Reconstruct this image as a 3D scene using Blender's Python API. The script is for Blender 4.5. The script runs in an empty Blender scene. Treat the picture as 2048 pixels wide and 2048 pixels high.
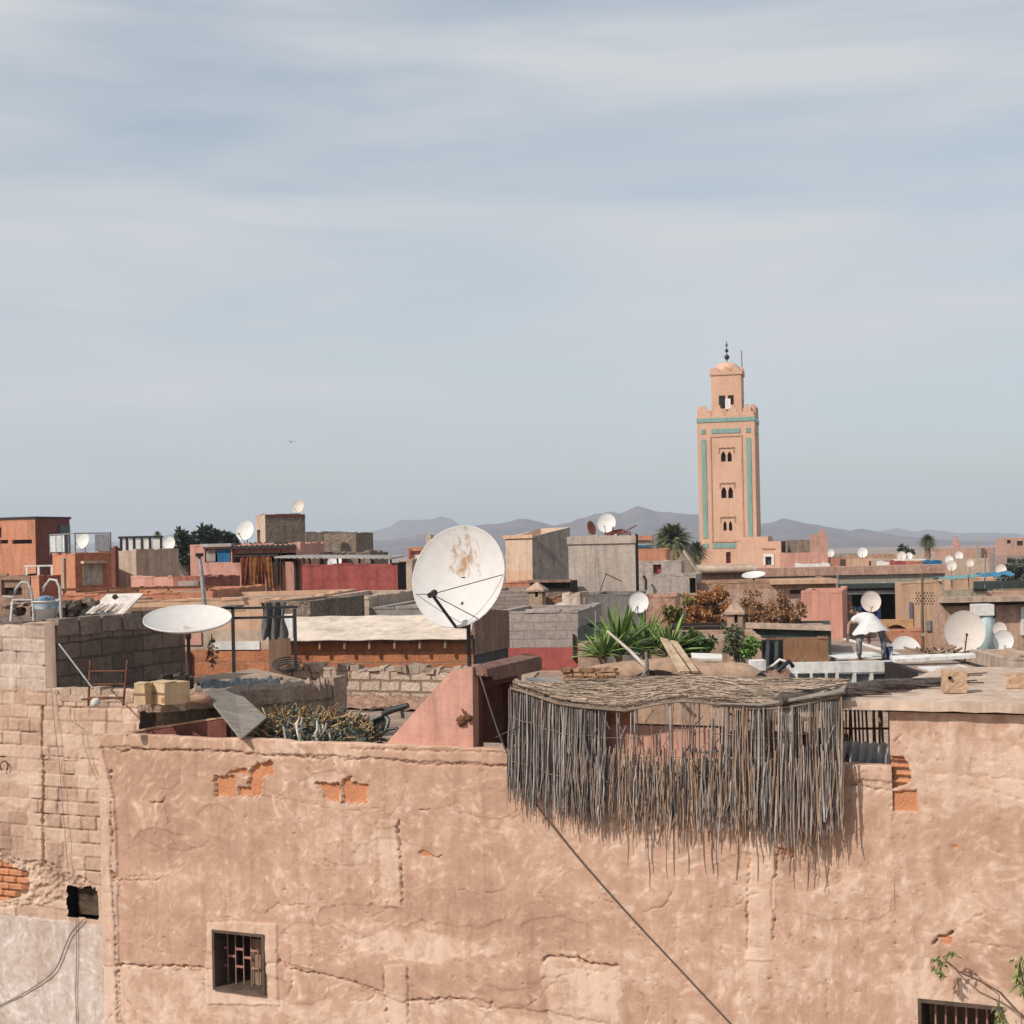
import bpy, bmesh, math, random
import numpy as np
from mathutils import Vector, Matrix, Euler
PI = math.pi
random.seed(7)
R = math.radians
SC = bpy.context.scene
COL = SC.collection

# ------------------------------------------------------------------ camera
F = 2844.0                      # focal length in photo pixels (photo 2048 px square)
HX, HY = 1024.0, 1095.0         # the eye level at the middle of the photo
ROLL = R(1.2)
EYE = 11.0
cs, sn = math.cos(ROLL), math.sin(ROLL)
cam = bpy.data.cameras.new('camera')
cam.sensor_width = 36.0
cam.lens = F / 2048 * 36
cam.shift_y = (HY - 1024) / 2048
cam.clip_start = 0.1
cam.clip_end = 20000
camo = bpy.data.objects.new('camera', cam)
COL.objects.link(camo)
camo.matrix_world = Matrix(((cs, sn, 0, 0), (0, 0, -1, 0), (-sn, cs, 0, EYE), (0, 0, 0, 1)))
SC.camera = camo

# ------------------------------------------------------------------ sky, sun, exposure
SUN_EL, SUN_AZ = R(40), R(54)   # azimuth: how far to the left of straight behind the camera
tosun = Vector((-math.sin(SUN_AZ) * math.cos(SUN_EL), -math.cos(SUN_AZ) * math.cos(SUN_EL), math.sin(SUN_EL)))
SC.view_settings.view_transform = 'Standard'
SC.view_settings.look = 'None'
SC.view_settings.exposure = 0.09
SC.view_settings.gamma = 1.0
w = bpy.data.worlds.new('World')
SC.world = w
w.use_nodes = True
N, L = w.node_tree.nodes, w.node_tree.links
bg = N['Background']
bg.inputs[1].default_value = 0.10
sky = N.new('ShaderNodeTexSky')
sky.sky_type = 'NISHITA'
sky.sun_disc = False
sky.sun_elevation = SUN_EL
sky.sun_rotation = math.atan2(tosun.x, tosun.y)
sky.air_density = 1.0
sky.dust_density = 1.5
sky.ozone_density = 1.2
tc = N.new('ShaderNodeTexCoord')
sep = N.new('ShaderNodeSeparateXYZ'); L.new(tc.outputs['Generated'], sep.inputs[0])
# long thin streaks of cirrus, seen almost edge on towards the horizon
mp = N.new('ShaderNodeMapping'); L.new(tc.outputs['Generated'], mp.inputs[0])
mp.inputs['Rotation'].default_value = (0, R(-4), 0)
mp.inputs['Scale'].default_value = (2.0, 2.0, 11.5)
mp.inputs['Location'].default_value = (0.4, 0.0, 0.35)
n1 = N.new('ShaderNodeTexNoise'); L.new(mp.outputs[0], n1.inputs['Vector'])
n1.inputs['Scale'].default_value = 1.0; n1.inputs['Detail'].default_value = 4.5
n1.inputs['Roughness'].default_value = 0.5; n1.inputs['Distortion'].default_value = 0.35
mp2 = N.new('ShaderNodeMapping'); L.new(tc.outputs['Generated'], mp2.inputs[0])
mp2.inputs['Rotation'].default_value = (0, R(8), 0)
mp2.inputs['Scale'].default_value = (4, 3.0, 30.0)
n2 = N.new('ShaderNodeTexNoise'); L.new(mp2.outputs[0], n2.inputs['Vector'])
n2.inputs['Scale'].default_value = 1.0; n2.inputs['Detail'].default_value = 6
n2.inputs['Distortion'].default_value = 0.6
mx = N.new('ShaderNodeMath'); mx.operation = 'MULTIPLY_ADD'
L.new(n2.outputs['Fac'], mx.inputs[0]); mx.inputs[1].default_value = 0.24
# the veil is thickest in a broad band a little above the horizon
zr_ = N.new('ShaderNodeMapRange'); L.new(sep.outputs['Z'], zr_.inputs['Value']); zr_.interpolation_type = 'SMOOTHSTEP'
zr_.inputs['From Min'].default_value = .06; zr_.inputs['From Max'].default_value = .16; zr_.inputs['To Min'].default_value = .0; zr_.inputs['To Max'].default_value = .10
zr2 = N.new('ShaderNodeMapRange'); L.new(sep.outputs['Z'], zr2.inputs['Value']); zr2.interpolation_type = 'SMOOTHSTEP'
zr2.inputs['From Min'].default_value = .18; zr2.inputs['From Max'].default_value = .30; zr2.inputs['To Min'].default_value = 0; zr2.inputs['To Max'].default_value = -.05
ad1 = N.new('ShaderNodeMath'); L.new(zr_.outputs[0], ad1.inputs[0]); L.new(zr2.outputs[0], ad1.inputs[1])
ad2 = N.new('ShaderNodeMath'); L.new(ad1.outputs[0], ad2.inputs[0]); L.new(n1.outputs['Fac'], ad2.inputs[1])
L.new(ad2.outputs[0], mx.inputs[2])
cr = N.new('ShaderNodeMapRange'); L.new(mx.outputs[0], cr.inputs['Value'])
cr.inputs['From Min'].default_value = 0.46; cr.inputs['From Max'].default_value = 0.82
cr.inputs['To Min'].default_value = 0.28; cr.inputs['To Max'].default_value = 0.95
# thin overcast veil: cloud colour mixed over the physical sky
skt = N.new('ShaderNodeMix'); skt.data_type = 'RGBA'; skt.blend_type = 'MULTIPLY'
skt.inputs['Factor'].default_value = 1.0
L.new(sky.outputs[0], skt.inputs['A']); skt.inputs['B'].default_value = (1.14, 1.22, 1.17, 1)
cm = N.new('ShaderNodeMix'); cm.data_type = 'RGBA'
L.new(cr.outputs[0], cm.inputs['Factor'])
L.new(skt.outputs['Result'], cm.inputs['A'])
cm.inputs['B'].default_value = (6.25, 6.45, 6.65, 1)
L.new(cm.outputs['Result'], bg.inputs[0])

sd = bpy.data.lights.new('sun', 'SUN')
sd.energy = 4.2
sd.angle = R(0.55)
sd.color = (1.0, 0.93, 0.84)
so = bpy.data.objects.new('sun', sd)
COL.objects.link(so)
so.rotation_euler = tosun.to_track_quat('Z', 'Y').to_euler()
so.location = (-20, -20, 40)

# ------------------------------------------------------------------ photo pixel -> place
def ray(px, py):
    u, v = (px - HX) / F, -(py - HY) / F
    return u * cs + v * sn, -u * sn + v * cs        # X and Z per metre of depth Y

def at(px, py, Y):
    X, Z = ray(px, py)
    return Vector((X * Y, Y, EYE + Z * Y))

# ------------------------------------------------------------------ things and parts
def tag(o, label, cat, group=None, kind=None):
    if label: o['label'] = label
    if cat: o['category'] = cat
    if group: o['group'] = group
    if kind: o['kind'] = kind
    return o

def thing(name, label, cat, loc=(0, 0, 0), rz=0, group=None):
    o = bpy.data.objects.new(name, None)
    o.empty_display_size = 0.2
    COL.objects.link(o)
    o.location = loc
    o.rotation_euler = (0, 0, rz)
    return tag(o, label, cat, group)

class MB:
    """collects faces; build() links them as one mesh object"""
    def __init__(s): s.v, s.f, s.m, s.sm = [], [], [], []
    def add(s, vs, fs, mi=0, smooth=False):
        k = len(s.v)
        s.v += [tuple(p) for p in vs]
        for f in fs:
            s.f.append([i + k for i in f]); s.m.append(mi); s.sm.append(smooth)
        return s
    def box(s, x0, x1, y0, y1, z0, z1, mi=0, j=0):
        q = lambda: random.uniform(-j, j) if j else 0
        vs = [(x + q(), y + q(), z + q()) for z in (z0, z1) for y in (y0, y1) for x in (x0, x1)]
        s.add(vs, [(0, 2, 3, 1), (4, 5, 7, 6), (0, 1, 5, 4), (2, 6, 7, 3), (0, 4, 6, 2), (1, 3, 7, 5)], mi)
        return s
    def hexa(s, b, t, mi=0):
        """b, t: four bottom and four top corners, same order"""
        s.add(list(b) + list(t), [(3, 2, 1, 0), (4, 5, 6, 7), (0, 1, 5, 4), (1, 2, 6, 5), (2, 3, 7, 6), (3, 0, 4, 7)], mi)
        return s
    def prism(s, pts, y0, y1, mi=0):
        """outline of (x, z) points, run from y0 to y1"""
        n = len(pts)
        s.add([(x, y0, z) for x, z in pts] + [(x, y1, z) for x, z in pts],
              [list(range(n)), list(range(2 * n - 1, n - 1, -1))] + [((i + 1) % n, i, i + n, (i + 1) % n + n) for i in range(n)], mi)
        return s
    def plan(s, pts, z0, z1, mi=0):
        n = len(pts)
        s.add([(x, y, z0) for x, y in pts] + [(x, y, z1) for x, y in pts],
              [list(range(n - 1, -1, -1)), list(range(n, 2 * n))] + [(i, (i + 1) % n, (i + 1) % n + n, i + n) for i in range(n)], mi)
        return s
    def tube(s, pts, r, n=6, mi=0, r1=None, smooth=True, cap=True):
        pts = [Vector(p) for p in pts]
        k = len(pts)
        rs = r if isinstance(r, (list, tuple)) else [r + ((r1 if r1 is not None else r) - r) * i / max(1, k - 1) for i in range(k)]
        vs, fs = [], []
        for i, p in enumerate(pts):
            d = (pts[min(i + 1, k - 1)] - pts[max(i - 1, 0)])
            if d.length < 1e-9: d = Vector((0, 0, 1))
            d.normalize()
            a = d.orthogonal() if abs(d.z) > .95 else d.cross(Vector((0, 0, 1)))
            a.normalize(); b = d.cross(a)
            for q in range(n):
                t = 2 * PI * q / n
                vs.append(p + (a * math.cos(t) + b * math.sin(t)) * rs[i])
        for i in range(k - 1):
            for q in range(n):
                fs.append((i * n + q, i * n + (q + 1) % n, (i + 1) * n + (q + 1) % n, (i + 1) * n + q))
        s.add(vs, fs, mi, smooth)
        if cap:
            s.add(vs[:n], [list(range(n - 1, -1, -1))], mi); s.add(vs[-n:], [list(range(n))], mi)
        return s
    def lathe(s, prof, n=24, mi=0, M=None, smooth=True):
        """profile of (r, z) turned round z, then moved by M"""
        vs, fs = [], []
        for r, z in prof:
            for q in range(n):
                t = 2 * PI * q / n
                p = Vector((r * math.cos(t), r * math.sin(t), z))
                vs.append(M @ p if M else p)
        for i in range(len(prof) - 1):
            for q in range(n):
                fs.append((i * n + q, i * n + (q + 1) % n, (i + 1) * n + (q + 1) % n, (i + 1) * n + q))
        s.add(vs, fs, mi, smooth)
        return s
    def ball(s, c, rx, ry=None, rz=None, mi=0, n=10, rough=0.0):
        ry = ry or rx; rz = rz or rx
        vs, fs = [], []
        for i in range(n + 1):
            a = PI * i / n
            for q in range(n):
                t = 2 * PI * q / n
                k = 1 + random.uniform(-rough, rough)
                vs.append((c[0] + rx * k * math.sin(a) * math.cos(t), c[1] + ry * k * math.sin(a) * math.sin(t), c[2] - rz * k * math.cos(a)))
        for i in range(n):
            for q in range(n):
                fs.append((i * n + q, i * n + (q + 1) % n, (i + 1) * n + (q + 1) % n, (i + 1) * n + q))
        s.add(vs, fs, mi, True)
        return s
    def sheet(s, P, mi=0, smooth=True, t=0.0):
        """P: rows of points; t: thickness downwards"""
        n, m = len(P), len(P[0])
        vs = [p for row in P for p in row]
        s.add(vs, [(i * m + k, i * m + k + 1, (i + 1) * m + k + 1, (i + 1) * m + k) for i in range(n - 1) for k in range(m - 1)], mi, smooth)
        if t:
            lo = [(p[0], p[1], p[2] - t) for p in vs]
            s.add(lo, [(i * m + k, (i + 1) * m + k, (i + 1) * m + k + 1, i * m + k + 1) for i in range(n - 1) for k in range(m - 1)], mi, smooth)
            rim = [(0, k) for k in range(m)] + [(i, m - 1) for i in range(1, n)] + [(n - 1, k) for k in range(m - 2, -1, -1)] + [(i, 0) for i in range(n - 2, 0, -1)]
            q = len(rim)
            s.add([vs[i * m + k] for i, k in rim] + [lo[i * m + k] for i, k in rim], [(i, (i + 1) % q, (i + 1) % q + q, i + q) for i in range(q)], mi)
        return s
    def build(s, name, mats, parent=None, loc=None, rz=None):
        me = bpy.data.meshes.new(name)
        me.from_pydata(s.v, [], s.f)
        for m in (mats if isinstance(mats, (list, tuple)) else [mats]): me.materials.append(m)
        me.polygons.foreach_set('material_index', s.m)
        me.polygons.foreach_set('use_smooth', s.sm)
        me.update()
        o = bpy.data.objects.new(name, me)
        COL.objects.link(o)
        if parent: o.parent = parent
        if loc is not None: o.location = loc
        if rz is not None: o.rotation_euler = (0, 0, rz)
        return o

# ------------------------------------------------------------------ materials
def nodes(name):
    m = bpy.data.materials.new(name)
    m.use_nodes = True
    return m, m.node_tree.nodes, m.node_tree.links, m.node_tree.nodes['Principled BSDF']

def objcoord(N, L, rnd=True):
    tc = N.new('ShaderNodeTexCoord')
    if not rnd: return tc.outputs['Object']
    oi = N.new('ShaderNodeObjectInfo')
    ad = N.new('ShaderNodeVectorMath'); ad.operation = 'MULTIPLY_ADD'
    L.new(oi.outputs['Random'], ad.inputs[0]); ad.inputs[1].default_value = (37, 53, 71)
    L.new(tc.outputs['Object'], ad.inputs[2])
    return ad.outputs[0]

def noise(N, L, vec, scale, detail=5, rough=.55, dist=0, stretch=None):
    if stretch:
        mp = N.new('ShaderNodeMapping'); L.new(vec, mp.inputs[0]); mp.inputs['Scale'].default_value = stretch
        vec = mp.outputs[0]
    n = N.new('ShaderNodeTexNoise')
    L.new(vec, n.inputs['Vector'])
    n.inputs['Scale'].default_value = scale; n.inputs['Detail'].default_value = detail
    n.inputs['Roughness'].default_value = rough; n.inputs['Distortion'].default_value = dist
    return n.outputs['Fac']

def ramp(N, L, fac, stops):
    r = N.new('ShaderNodeValToRGB')
    L.new(fac, r.inputs[0])
    e = r.color_ramp.elements
    while len(e) < len(stops): e.new(0.5)
    for k, (p, c) in enumerate(stops):
        e[k].position = p
        e[k].color = (*c, 1) if len(c) == 3 else c
    return r.outputs[0]

def mixc(N, L, fac, a, b, mode='MIX'):
    m = N.new('ShaderNodeMix'); m.data_type = 'RGBA'; m.blend_type = mode
    for s, v in (('Factor', fac), ('A', a), ('B', b)):
        if isinstance(v, (int, float)): m.inputs[s].default_value = v
        elif isinstance(v, tuple): m.inputs[s].default_value = (*v, 1)
        else: L.new(v, m.inputs[s])
    return m.outputs['Result']

def bump(N, L, bs, h, strength, dist=0.02, prev=None):
    b = N.new('ShaderNodeBump')
    L.new(h, b.inputs['Height'])
    b.inputs['Strength'].default_value = strength; b.inputs['Distance'].default_value = dist
    if prev: L.new(prev, b.inputs['Normal'])
    L.new(b.outputs[0], bs.inputs['Normal'])
    return b.outputs[0]

def isle(N, L, c, lo=.7, hi=1.25):
    """brightness varies from one loose piece of the mesh to the next"""
    g = N.new('ShaderNodeNewGeometry')
    mr = N.new('ShaderNodeMapRange'); L.new(g.outputs['Random Per Island'], mr.inputs['Value'])
    mr.inputs['To Min'].default_value = lo; mr.inputs['To Max'].default_value = hi
    h = N.new('ShaderNodeHueSaturation'); L.new(mr.outputs[0], h.inputs['Value'])
    L.new(c, h.inputs['Color'])
    return h.outputs[0]

MC = {}
def rough_mat(name, c, c2=None, scale=1.5, rough=.92, b=.5, bs=14, stain=.35, island=None, stretch=None, metal=0, spec=.25, bd=.02, streak=None):
    """weathered plain surface: two tones in large and small patches, grain in relief"""
    if name in MC: return MC[name]
    m, N, L, B = nodes(name)
    v = objcoord(N, L)
    c2 = c2 or tuple(x * .72 for x in c)
    n1 = noise(N, L, v, scale, 6, .6, .4, stretch)
    col = ramp(N, L, n1, [(.33, c2), (.62, c)])
    n2 = noise(N, L, v, scale * 7, 4, .65, 0, stretch)
    d = ramp(N, L, n2, [(.3, (1 - stain,) * 3), (.6, (1, 1, 1)), (.8, (1 + stain * .3,) * 3)])
    col = mixc(N, L, 1.0, col, d, 'MULTIPLY')
    if streak is None: streak = .28 if (not island and not stretch and not metal) else 0
    if streak:                     # rain runs and washed places, as wear of the render itself
        n3 = noise(N, L, v, 1.0, 5, .65, .2, (5, 5, .45))
        col = mixc(N, L, 1.0, col, ramp(N, L, n3, [(.32, (1 - streak,) * 3), (.52, (1, 1, 1)), (.75, (1 + streak * .4,) * 3)]), 'MULTIPLY')
    if island: col = isle(N, L, col, *island)
    L.new(col, B.inputs['Base Color'])
    B.inputs['Roughness'].default_value = rough
    B.inputs['Metallic'].default_value = metal
    B.inputs['Specular IOR Level'].default_value = spec
    if b: bump(N, L, B, noise(N, L, v, bs, 5, .6, 0, stretch), b, bd)
    MC[name] = m
    return m

def block_mat(name, c, mortar, bw=.4, bh=.2, ms=.012, var=.25, b=.8):
    """masonry of blocks laid in bond, on vertical faces"""
    if name in MC: return MC[name]
    m, N, L, B = nodes(name)
    v = objcoord(N, L, False)
    sp = N.new('ShaderNodeSeparateXYZ'); L.new(v, sp.inputs[0])
    ad = N.new('ShaderNodeMath'); L.new(sp.outputs[0], ad.inputs[0]); L.new(sp.outputs[1], ad.inputs[1])
    cb = N.new('ShaderNodeCombineXYZ'); L.new(ad.outputs[0], cb.inputs[0]); L.new(sp.outputs[2], cb.inputs[1])
    wv = N.new('ShaderNodeVectorMath'); wv.operation = 'MULTIPLY_ADD'
    nn = N.new('ShaderNodeTexNoise'); L.new(v, nn.inputs['Vector']); nn.inputs['Scale'].default_value = 4
    L.new(nn.outputs['Color'], wv.inputs[0]); wv.inputs[1].default_value = (.05, .05, 0); L.new(cb.outputs[0], wv.inputs[2])
    br = N.new('ShaderNodeTexBrick'); L.new(wv.outputs[0], br.inputs['Vector'])
    br.inputs['Scale'].default_value = 1; br.inputs['Brick Width'].default_value = bw; br.inputs['Row Height'].default_value = bh
    br.inputs['Mortar Size'].default_value = ms; br.inputs['Mortar Smooth'].default_value = .25
    br.inputs['Color1'].default_value = (*c, 1)
    br.inputs['Color2'].default_value = (*[x * (1 - var) for x in c], 1)
    br.inputs['Mortar'].default_value = (*mortar, 1)
    n2 = noise(N, L, v, 9, 6, .65)
    d = ramp(N, L, n2, [(.3, (.68,) * 3), (.6, (1, 1, 1)), (.8, (1.1,) * 3)])
    col = mixc(N, L, 1.0, br.outputs['Color'], d, 'MULTIPLY')
    L.new(col, B.inputs['Base Color'])
    B.inputs['Roughness'].default_value = .93
    B.inputs['Specular IOR Level'].default_value = .2
    iv = N.new('ShaderNodeMath'); iv.operation = 'MULTIPLY_ADD'
    L.new(br.outputs['Fac'], iv.inputs[0]); iv.inputs[1].default_value = -1.0; L.new(noise(N, L, v, 22, 4), iv.inputs[2])
    bump(N, L, B, iv.outputs[0], b, .02)
    MC[name] = m
    return m

def plain(name, c, rough=.5, metal=0, spec=.4, emit=None):
    if name in MC: return MC[name]
    m, N, L, B = nodes(name)
    v = objcoord(N, L)
    d = ramp(N, L, noise(N, L, v, 6, 4), [(.3, tuple(x * .85 for x in c)), (.7, c)])
    L.new(d, B.inputs['Base Color'])
    B.inputs['Roughness'].default_value = rough; B.inputs['Metallic'].default_value = metal
    B.inputs['Specular IOR Level'].default_value = spec
    MC[name] = m
    return m
# ------------------------------------------------------------------ palette (real-world base colours)
TAN = (.44, .275, .185)
PINK = (.56, .30, .235)
ORANGE = (.52, .235, .14)
BRICK = (.50, .19, .085)
REDW = (.36, .085, .075)
BEIGE = (.52, .40, .31)
GREY = (.36, .31, .275)
M_brick = rough_mat('fired_clay', (.56, .245, .125), (.47, .20, .105), 5, b=.6, bs=40, stain=.18, streak=0)
M_tan = rough_mat('mud_plaster', TAN, (.33, .20, .135), 1.2)
M_pink = rough_mat('pink_render', PINK, (.50, .26, .20), .9, stain=.18)
M_orange = rough_mat('orange_render', ORANGE, (.45, .19, .11), .9, stain=.2)
M_red = rough_mat('red_render', REDW, (.29, .075, .065), .9, stain=.3)
M_beige = rough_mat('beige_render', BEIGE, (.42, .31, .235), .9, stain=.25)
M_grey = rough_mat('cement_render', GREY, (.27, .235, .205), .8, stain=.3)
M_brown = rough_mat('brown_render', (.30, .19, .135), (.22, .135, .095), 1.0, stain=.3)
M_roof = rough_mat('roof_screed', (.40, .29, .22), (.29, .205, .155), .7, stain=.35)
M_white = rough_mat('old_white_paint', (.74, .72, .69), (.62, .59, .55), 1.5, b=.15, stain=.15)
M_dark = rough_mat('dark_and_shade', (.035, .025, .022), (.02, .015, .014), 2, b=.2)  # near-black: unlit interiors, and shade coloured onto some outer faces
M_maroon = rough_mat('maroon_and_shade', (.20, .07, .055), (.15, .05, .04), 1.5, stain=.25)  # maroon paint; also colours some faces that are only in shade
M_black = plain('black_paint', (.022, .021, .022), .5)
M_steel = rough_mat('grey_steel', (.33, .33, .34), (.22, .21, .2), 6, .55, .1, metal=.3, stain=.25)
M_rust = rough_mat('rusty_iron', (.20, .085, .045), (.10, .045, .03), 9, .85, .3, 60, stain=.4)
M_teal = rough_mat('glazed_teal_tile', (.19, .33, .295), (.27, .40, .365), 9, .4, .1, stain=.3)
M_wood = rough_mat('bare_wood', (.36, .25, .165), (.25, .165, .11), 3, .85, .4, 20, stain=.4, stretch=(8, 1, 1))
M_gwood = rough_mat('grey_weathered_wood', (.30, .265, .235), (.19, .165, .145), 3, .9, .5, 20, stain=.4, stretch=(1, 6, 6))
M_blue = rough_mat('blue_cloth', (.025, .16, .33), (.02, .10, .22), 4, .8, .3)
M_block = block_mat('grey_block_masonry', (.40, .345, .305), (.25, .205, .175))
M_pblock = block_mat('pale_block_masonry', (.55, .43, .345), (.27, .175, .125), .34, .165, .018, .2, 1.2)
M_obrick = block_mat('orange_brick_masonry', (.52, .205, .10), (.37, .20, .13), .3, .2, .012, .22)
M_dblock = block_mat('shaded_block_masonry', (.225, .165, .13), (.12, .088, .07), .40, .20, .012, .4, 1.5)  # tower's side wall coloured dark for the shade it stands in

# ------------------------------------------------------------------ ground, mountains, air
gm = rough_mat('dusty_earth', (.36, .25, .19), (.27, .185, .14), .02, b=.2, bs=.3)
g = MB(); g.add([(-9000, -60, 0), (9000, -60, 0), (9000, 12000, 0), (-9000, 12000, 0)], [(0, 1, 2, 3)])
g.build('ground', gm)['kind'] = 'structure'

def vnoise(x, y, seed=0):
    rng = np.random.RandomState(seed); T = rng.rand(256, 256)
    xi, yi = np.floor(x).astype(int), np.floor(y).astype(int)
    fx, fy = x - xi, y - yi
    fx, fy = fx * fx * (3 - 2 * fx), fy * fy * (3 - 2 * fy)
    a, b, c, d = T[yi % 256, xi % 256], T[yi % 256, (xi + 1) % 256], T[(yi + 1) % 256, xi % 256], T[(yi + 1) % 256, (xi + 1) % 256]
    return (a * (1 - fx) + b * fx) * (1 - fy) + (c * (1 - fx) + d * fx) * fy

def fbm(x, y, seed=0, o=4, g=.5):
    t, a, n = 0, 1, 0
    for k in range(o):
        t = t + a * vnoise(x * 2 ** k + 17 * k, y * 2 ** k + 5 * k, seed + k); n += a; a *= g
    return t / n

def mountains(name, prof, Y, depth, seed, c, c2):
    xs = np.arange(-700, 2800, 6.0)
    py = np.interp(xs, [p[0] for p in prof], [p[1] for p in prof])
    py = py + (vnoise(xs / 17 + 60, xs * 0 + 3, seed + 40) - .5) * 5 * np.clip((1092 - py) / 40, 0, 1) + (vnoise(xs / 46 + 60, xs * 0 + 3, seed + 41) - .5) * 6 * np.clip((1092 - py) / 40, 0, 1)
    ridge = np.array([[*ray(a, b)] for a, b in zip(xs, py)])
    hx, hz = ridge[:, 0] * Y, np.maximum(EYE + ridge[:, 1] * Y, 1)
    nv = 46
    V = np.linspace(0, 1, nv)
    P = []
    for v in V:
        yy = Y - depth * (1 - v) if v <= 1 else Y
        prof_ = (.12 * v + .88 * v ** 1.7)
        rn = fbm(hx / 150 + 50 + v * .8, np.full_like(hx, v * 4 + 9), seed, 5, .58)
        rid = 1 - np.abs(2 * rn - 1)
        zz = hz * prof_ * (1 - (1 - v) * 1.7 * (rid - .5)) * (.97 + .05 * vnoise(hx / 18 + 99, np.full_like(hx, v * 7 + 3), seed + 9))
        if v == 0: zz = zz * 0 - 3
        P.append([(float(a), float(yy), float(b)) for a, b in zip(hx, zz)])
    P.append([(float(a), Y + depth * .6, float(b) * .4) for a, b in zip(hx, hz)])
    P.append([(float(a), Y + depth * 1.3, -3.0) for a, b in zip(hx, hz)])
    m = rough_mat(name + '_rock', c, c2, .012, b=.0, bs=.05, stain=.3)
    o = MB().sheet(P, 0, True).build(name, m)
    o['kind'] = 'structure'

mountains('mountains', [(-700, 1128), (0, 1120), (560, 1108), (640, 1097), (745, 1083), (800, 1076), (850, 1068), (900, 1064), (960, 1054), (990, 1050), (1015, 1042),
    (1040, 1040), (1070, 1046), (1110, 1051), (1140, 1042), (1165, 1033), (1190, 1024), (1215, 1023), (1240, 1028), (1262, 1019), (1275, 1016), (1290, 1020), (1310, 1024),
    (1345, 1025), (1380, 1024), (1430, 1030), (1500, 1052), (1540, 1047), (1570, 1041), (1610, 1046), (1660, 1056), (1700, 1060), (1725, 1057), (1770, 1066), (1800, 1072), (1840, 1078),
    (1900, 1082), (2048, 1084), (2800, 1090)], 3000, 900, 3, (.15, .105, .11), (.075, .055, .062))
mountains('far_mountains', [(-700, 1110), (0, 1100), (300, 1078), (350, 1068), (420, 1080), (520, 1090), (640, 1086), (700, 1076), (740, 1066), (765, 1057), (790, 1046), (812, 1037), (830, 1038), (850, 1041), (880, 1036),
    (905, 1040), (930, 1052), (960, 1058), (1100, 1060), (1400, 1070), (1680, 1070), (1740, 1063), (1775, 1060), (1790, 1057), (1815, 1063), (1845, 1061), (1870, 1059), (1905, 1067), (1980, 1067), (2048, 1069), (2800, 1075)],
    4600, 1000, 11, (.17, .12, .105), (.10, .075, .07))

hm = bpy.data.materials.new('haze'); hm.use_nodes = True
hn, hl = hm.node_tree.nodes, hm.node_tree.links
hn.remove(hn['Principled BSDF'])
pv = hn.new('ShaderNodeVolumePrincipled')
pv.inputs['Color'].default_value = (.80, .88, 1.0, 1)
pv.inputs['Density'].default_value = 2.5e-4
hl.new(pv.outputs[0], hn['Material Output'].inputs['Volume'])
MB().box(-4600, 4600, -150, 6200, -4, 190).build('haze', hm)['kind'] = 'stuff'

# ------------------------------------------------------------------ the long wall in front
YAW = R(-23.3)
EX, EY2 = math.cos(YAW), math.sin(YAW)
BX, BY = -EY2, EX

def W(s, d, z):
    return Vector((s * EX + d * BX, 14 + s * EY2 + d * BY, z))

def hit(px, py, P, a):
    """where the sight line meets the upright plane through P that runs along angle a -> (distance along it, height)"""
    dx, dz = ray(px, py)
    ex, ey = math.cos(a), math.sin(a)
    s = (dx * P[1] - P[0]) / (ex - dx * ey)
    t = P[1] + s * ey
    return s, EYE + dz * t

def wp(px, py, off=0):
    return hit(px, py, (off * BX, 14 + off * BY), YAW)

def inpoly(S, Z, poly):
    r = np.zeros(S.shape, bool)
    n = len(poly)
    for i in range(n):
        (x1, y1), (x2, y2) = poly[i], poly[(i + 1) % n]
        c = ((y1 > Z) != (y2 > Z))
        with np.errstate(divide='ignore', invalid='ignore'):
            r ^= c & (S < (x2 - x1) * (Z - y1) / ((y2 - y1) if y2 != y1 else 1e-9) + x1)
    return r

def crack(H, S, Z, pts, w=.012, depth=.025, jit=.012, seed=1):
    """a ragged split in the plaster along a line of wall points"""
    rng = np.random.RandomState(seed)
    P = []
    for (a, b), (c, d) in zip(pts[:-1], pts[1:]):
        n = max(2, int(math.hypot(c - a, d - b) / .03))
        P += [(a + (c - a) * k / n + rng.uniform(-jit, jit), b + (d - b) * k / n + rng.uniform(-jit, jit)) for k in range(n)]
    P.append(pts[-1])
    D = np.zeros(H.shape)
    s0, z0 = S[0, 0], Z[0, 0]; rs, rz = S[0, 1] - S[0, 0], Z[1, 0] - Z[0, 0]
    for (a, b), (c, d) in zip(P[:-1], P[1:]):
        ww = w * rng.uniform(.3, 1.0)
        dp = depth * rng.uniform(.3, 2.0)
        i0, i1 = int((min(a, c) - .05 - s0) / rs), int((max(a, c) + .05 - s0) / rs) + 2
        j0, j1 = int((min(b, d) - .05 - z0) / rz), int((max(b, d) + .05 - z0) / rz) + 2
        i0, j0 = max(i0, 0), max(j0, 0)
        if i0 >= i1 or j0 >= j1: continue
        s, z = S[j0:j1, i0:i1], Z[j0:j1, i0:i1]
        if s.size == 0: continue
        l2 = (c - a) ** 2 + (d - b) ** 2 + 1e-9
        t = np.clip(((s - a) * (c - a) + (z - b) * (d - b)) / l2, 0, 1)
        q = np.hypot(s - a - t * (c - a), z - b - t * (d - b))
        D[j0:j1, i0:i1] = np.maximum(D[j0:j1, i0:i1], dp * np.exp(-(q / ww) ** 2))
    H -= D

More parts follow.
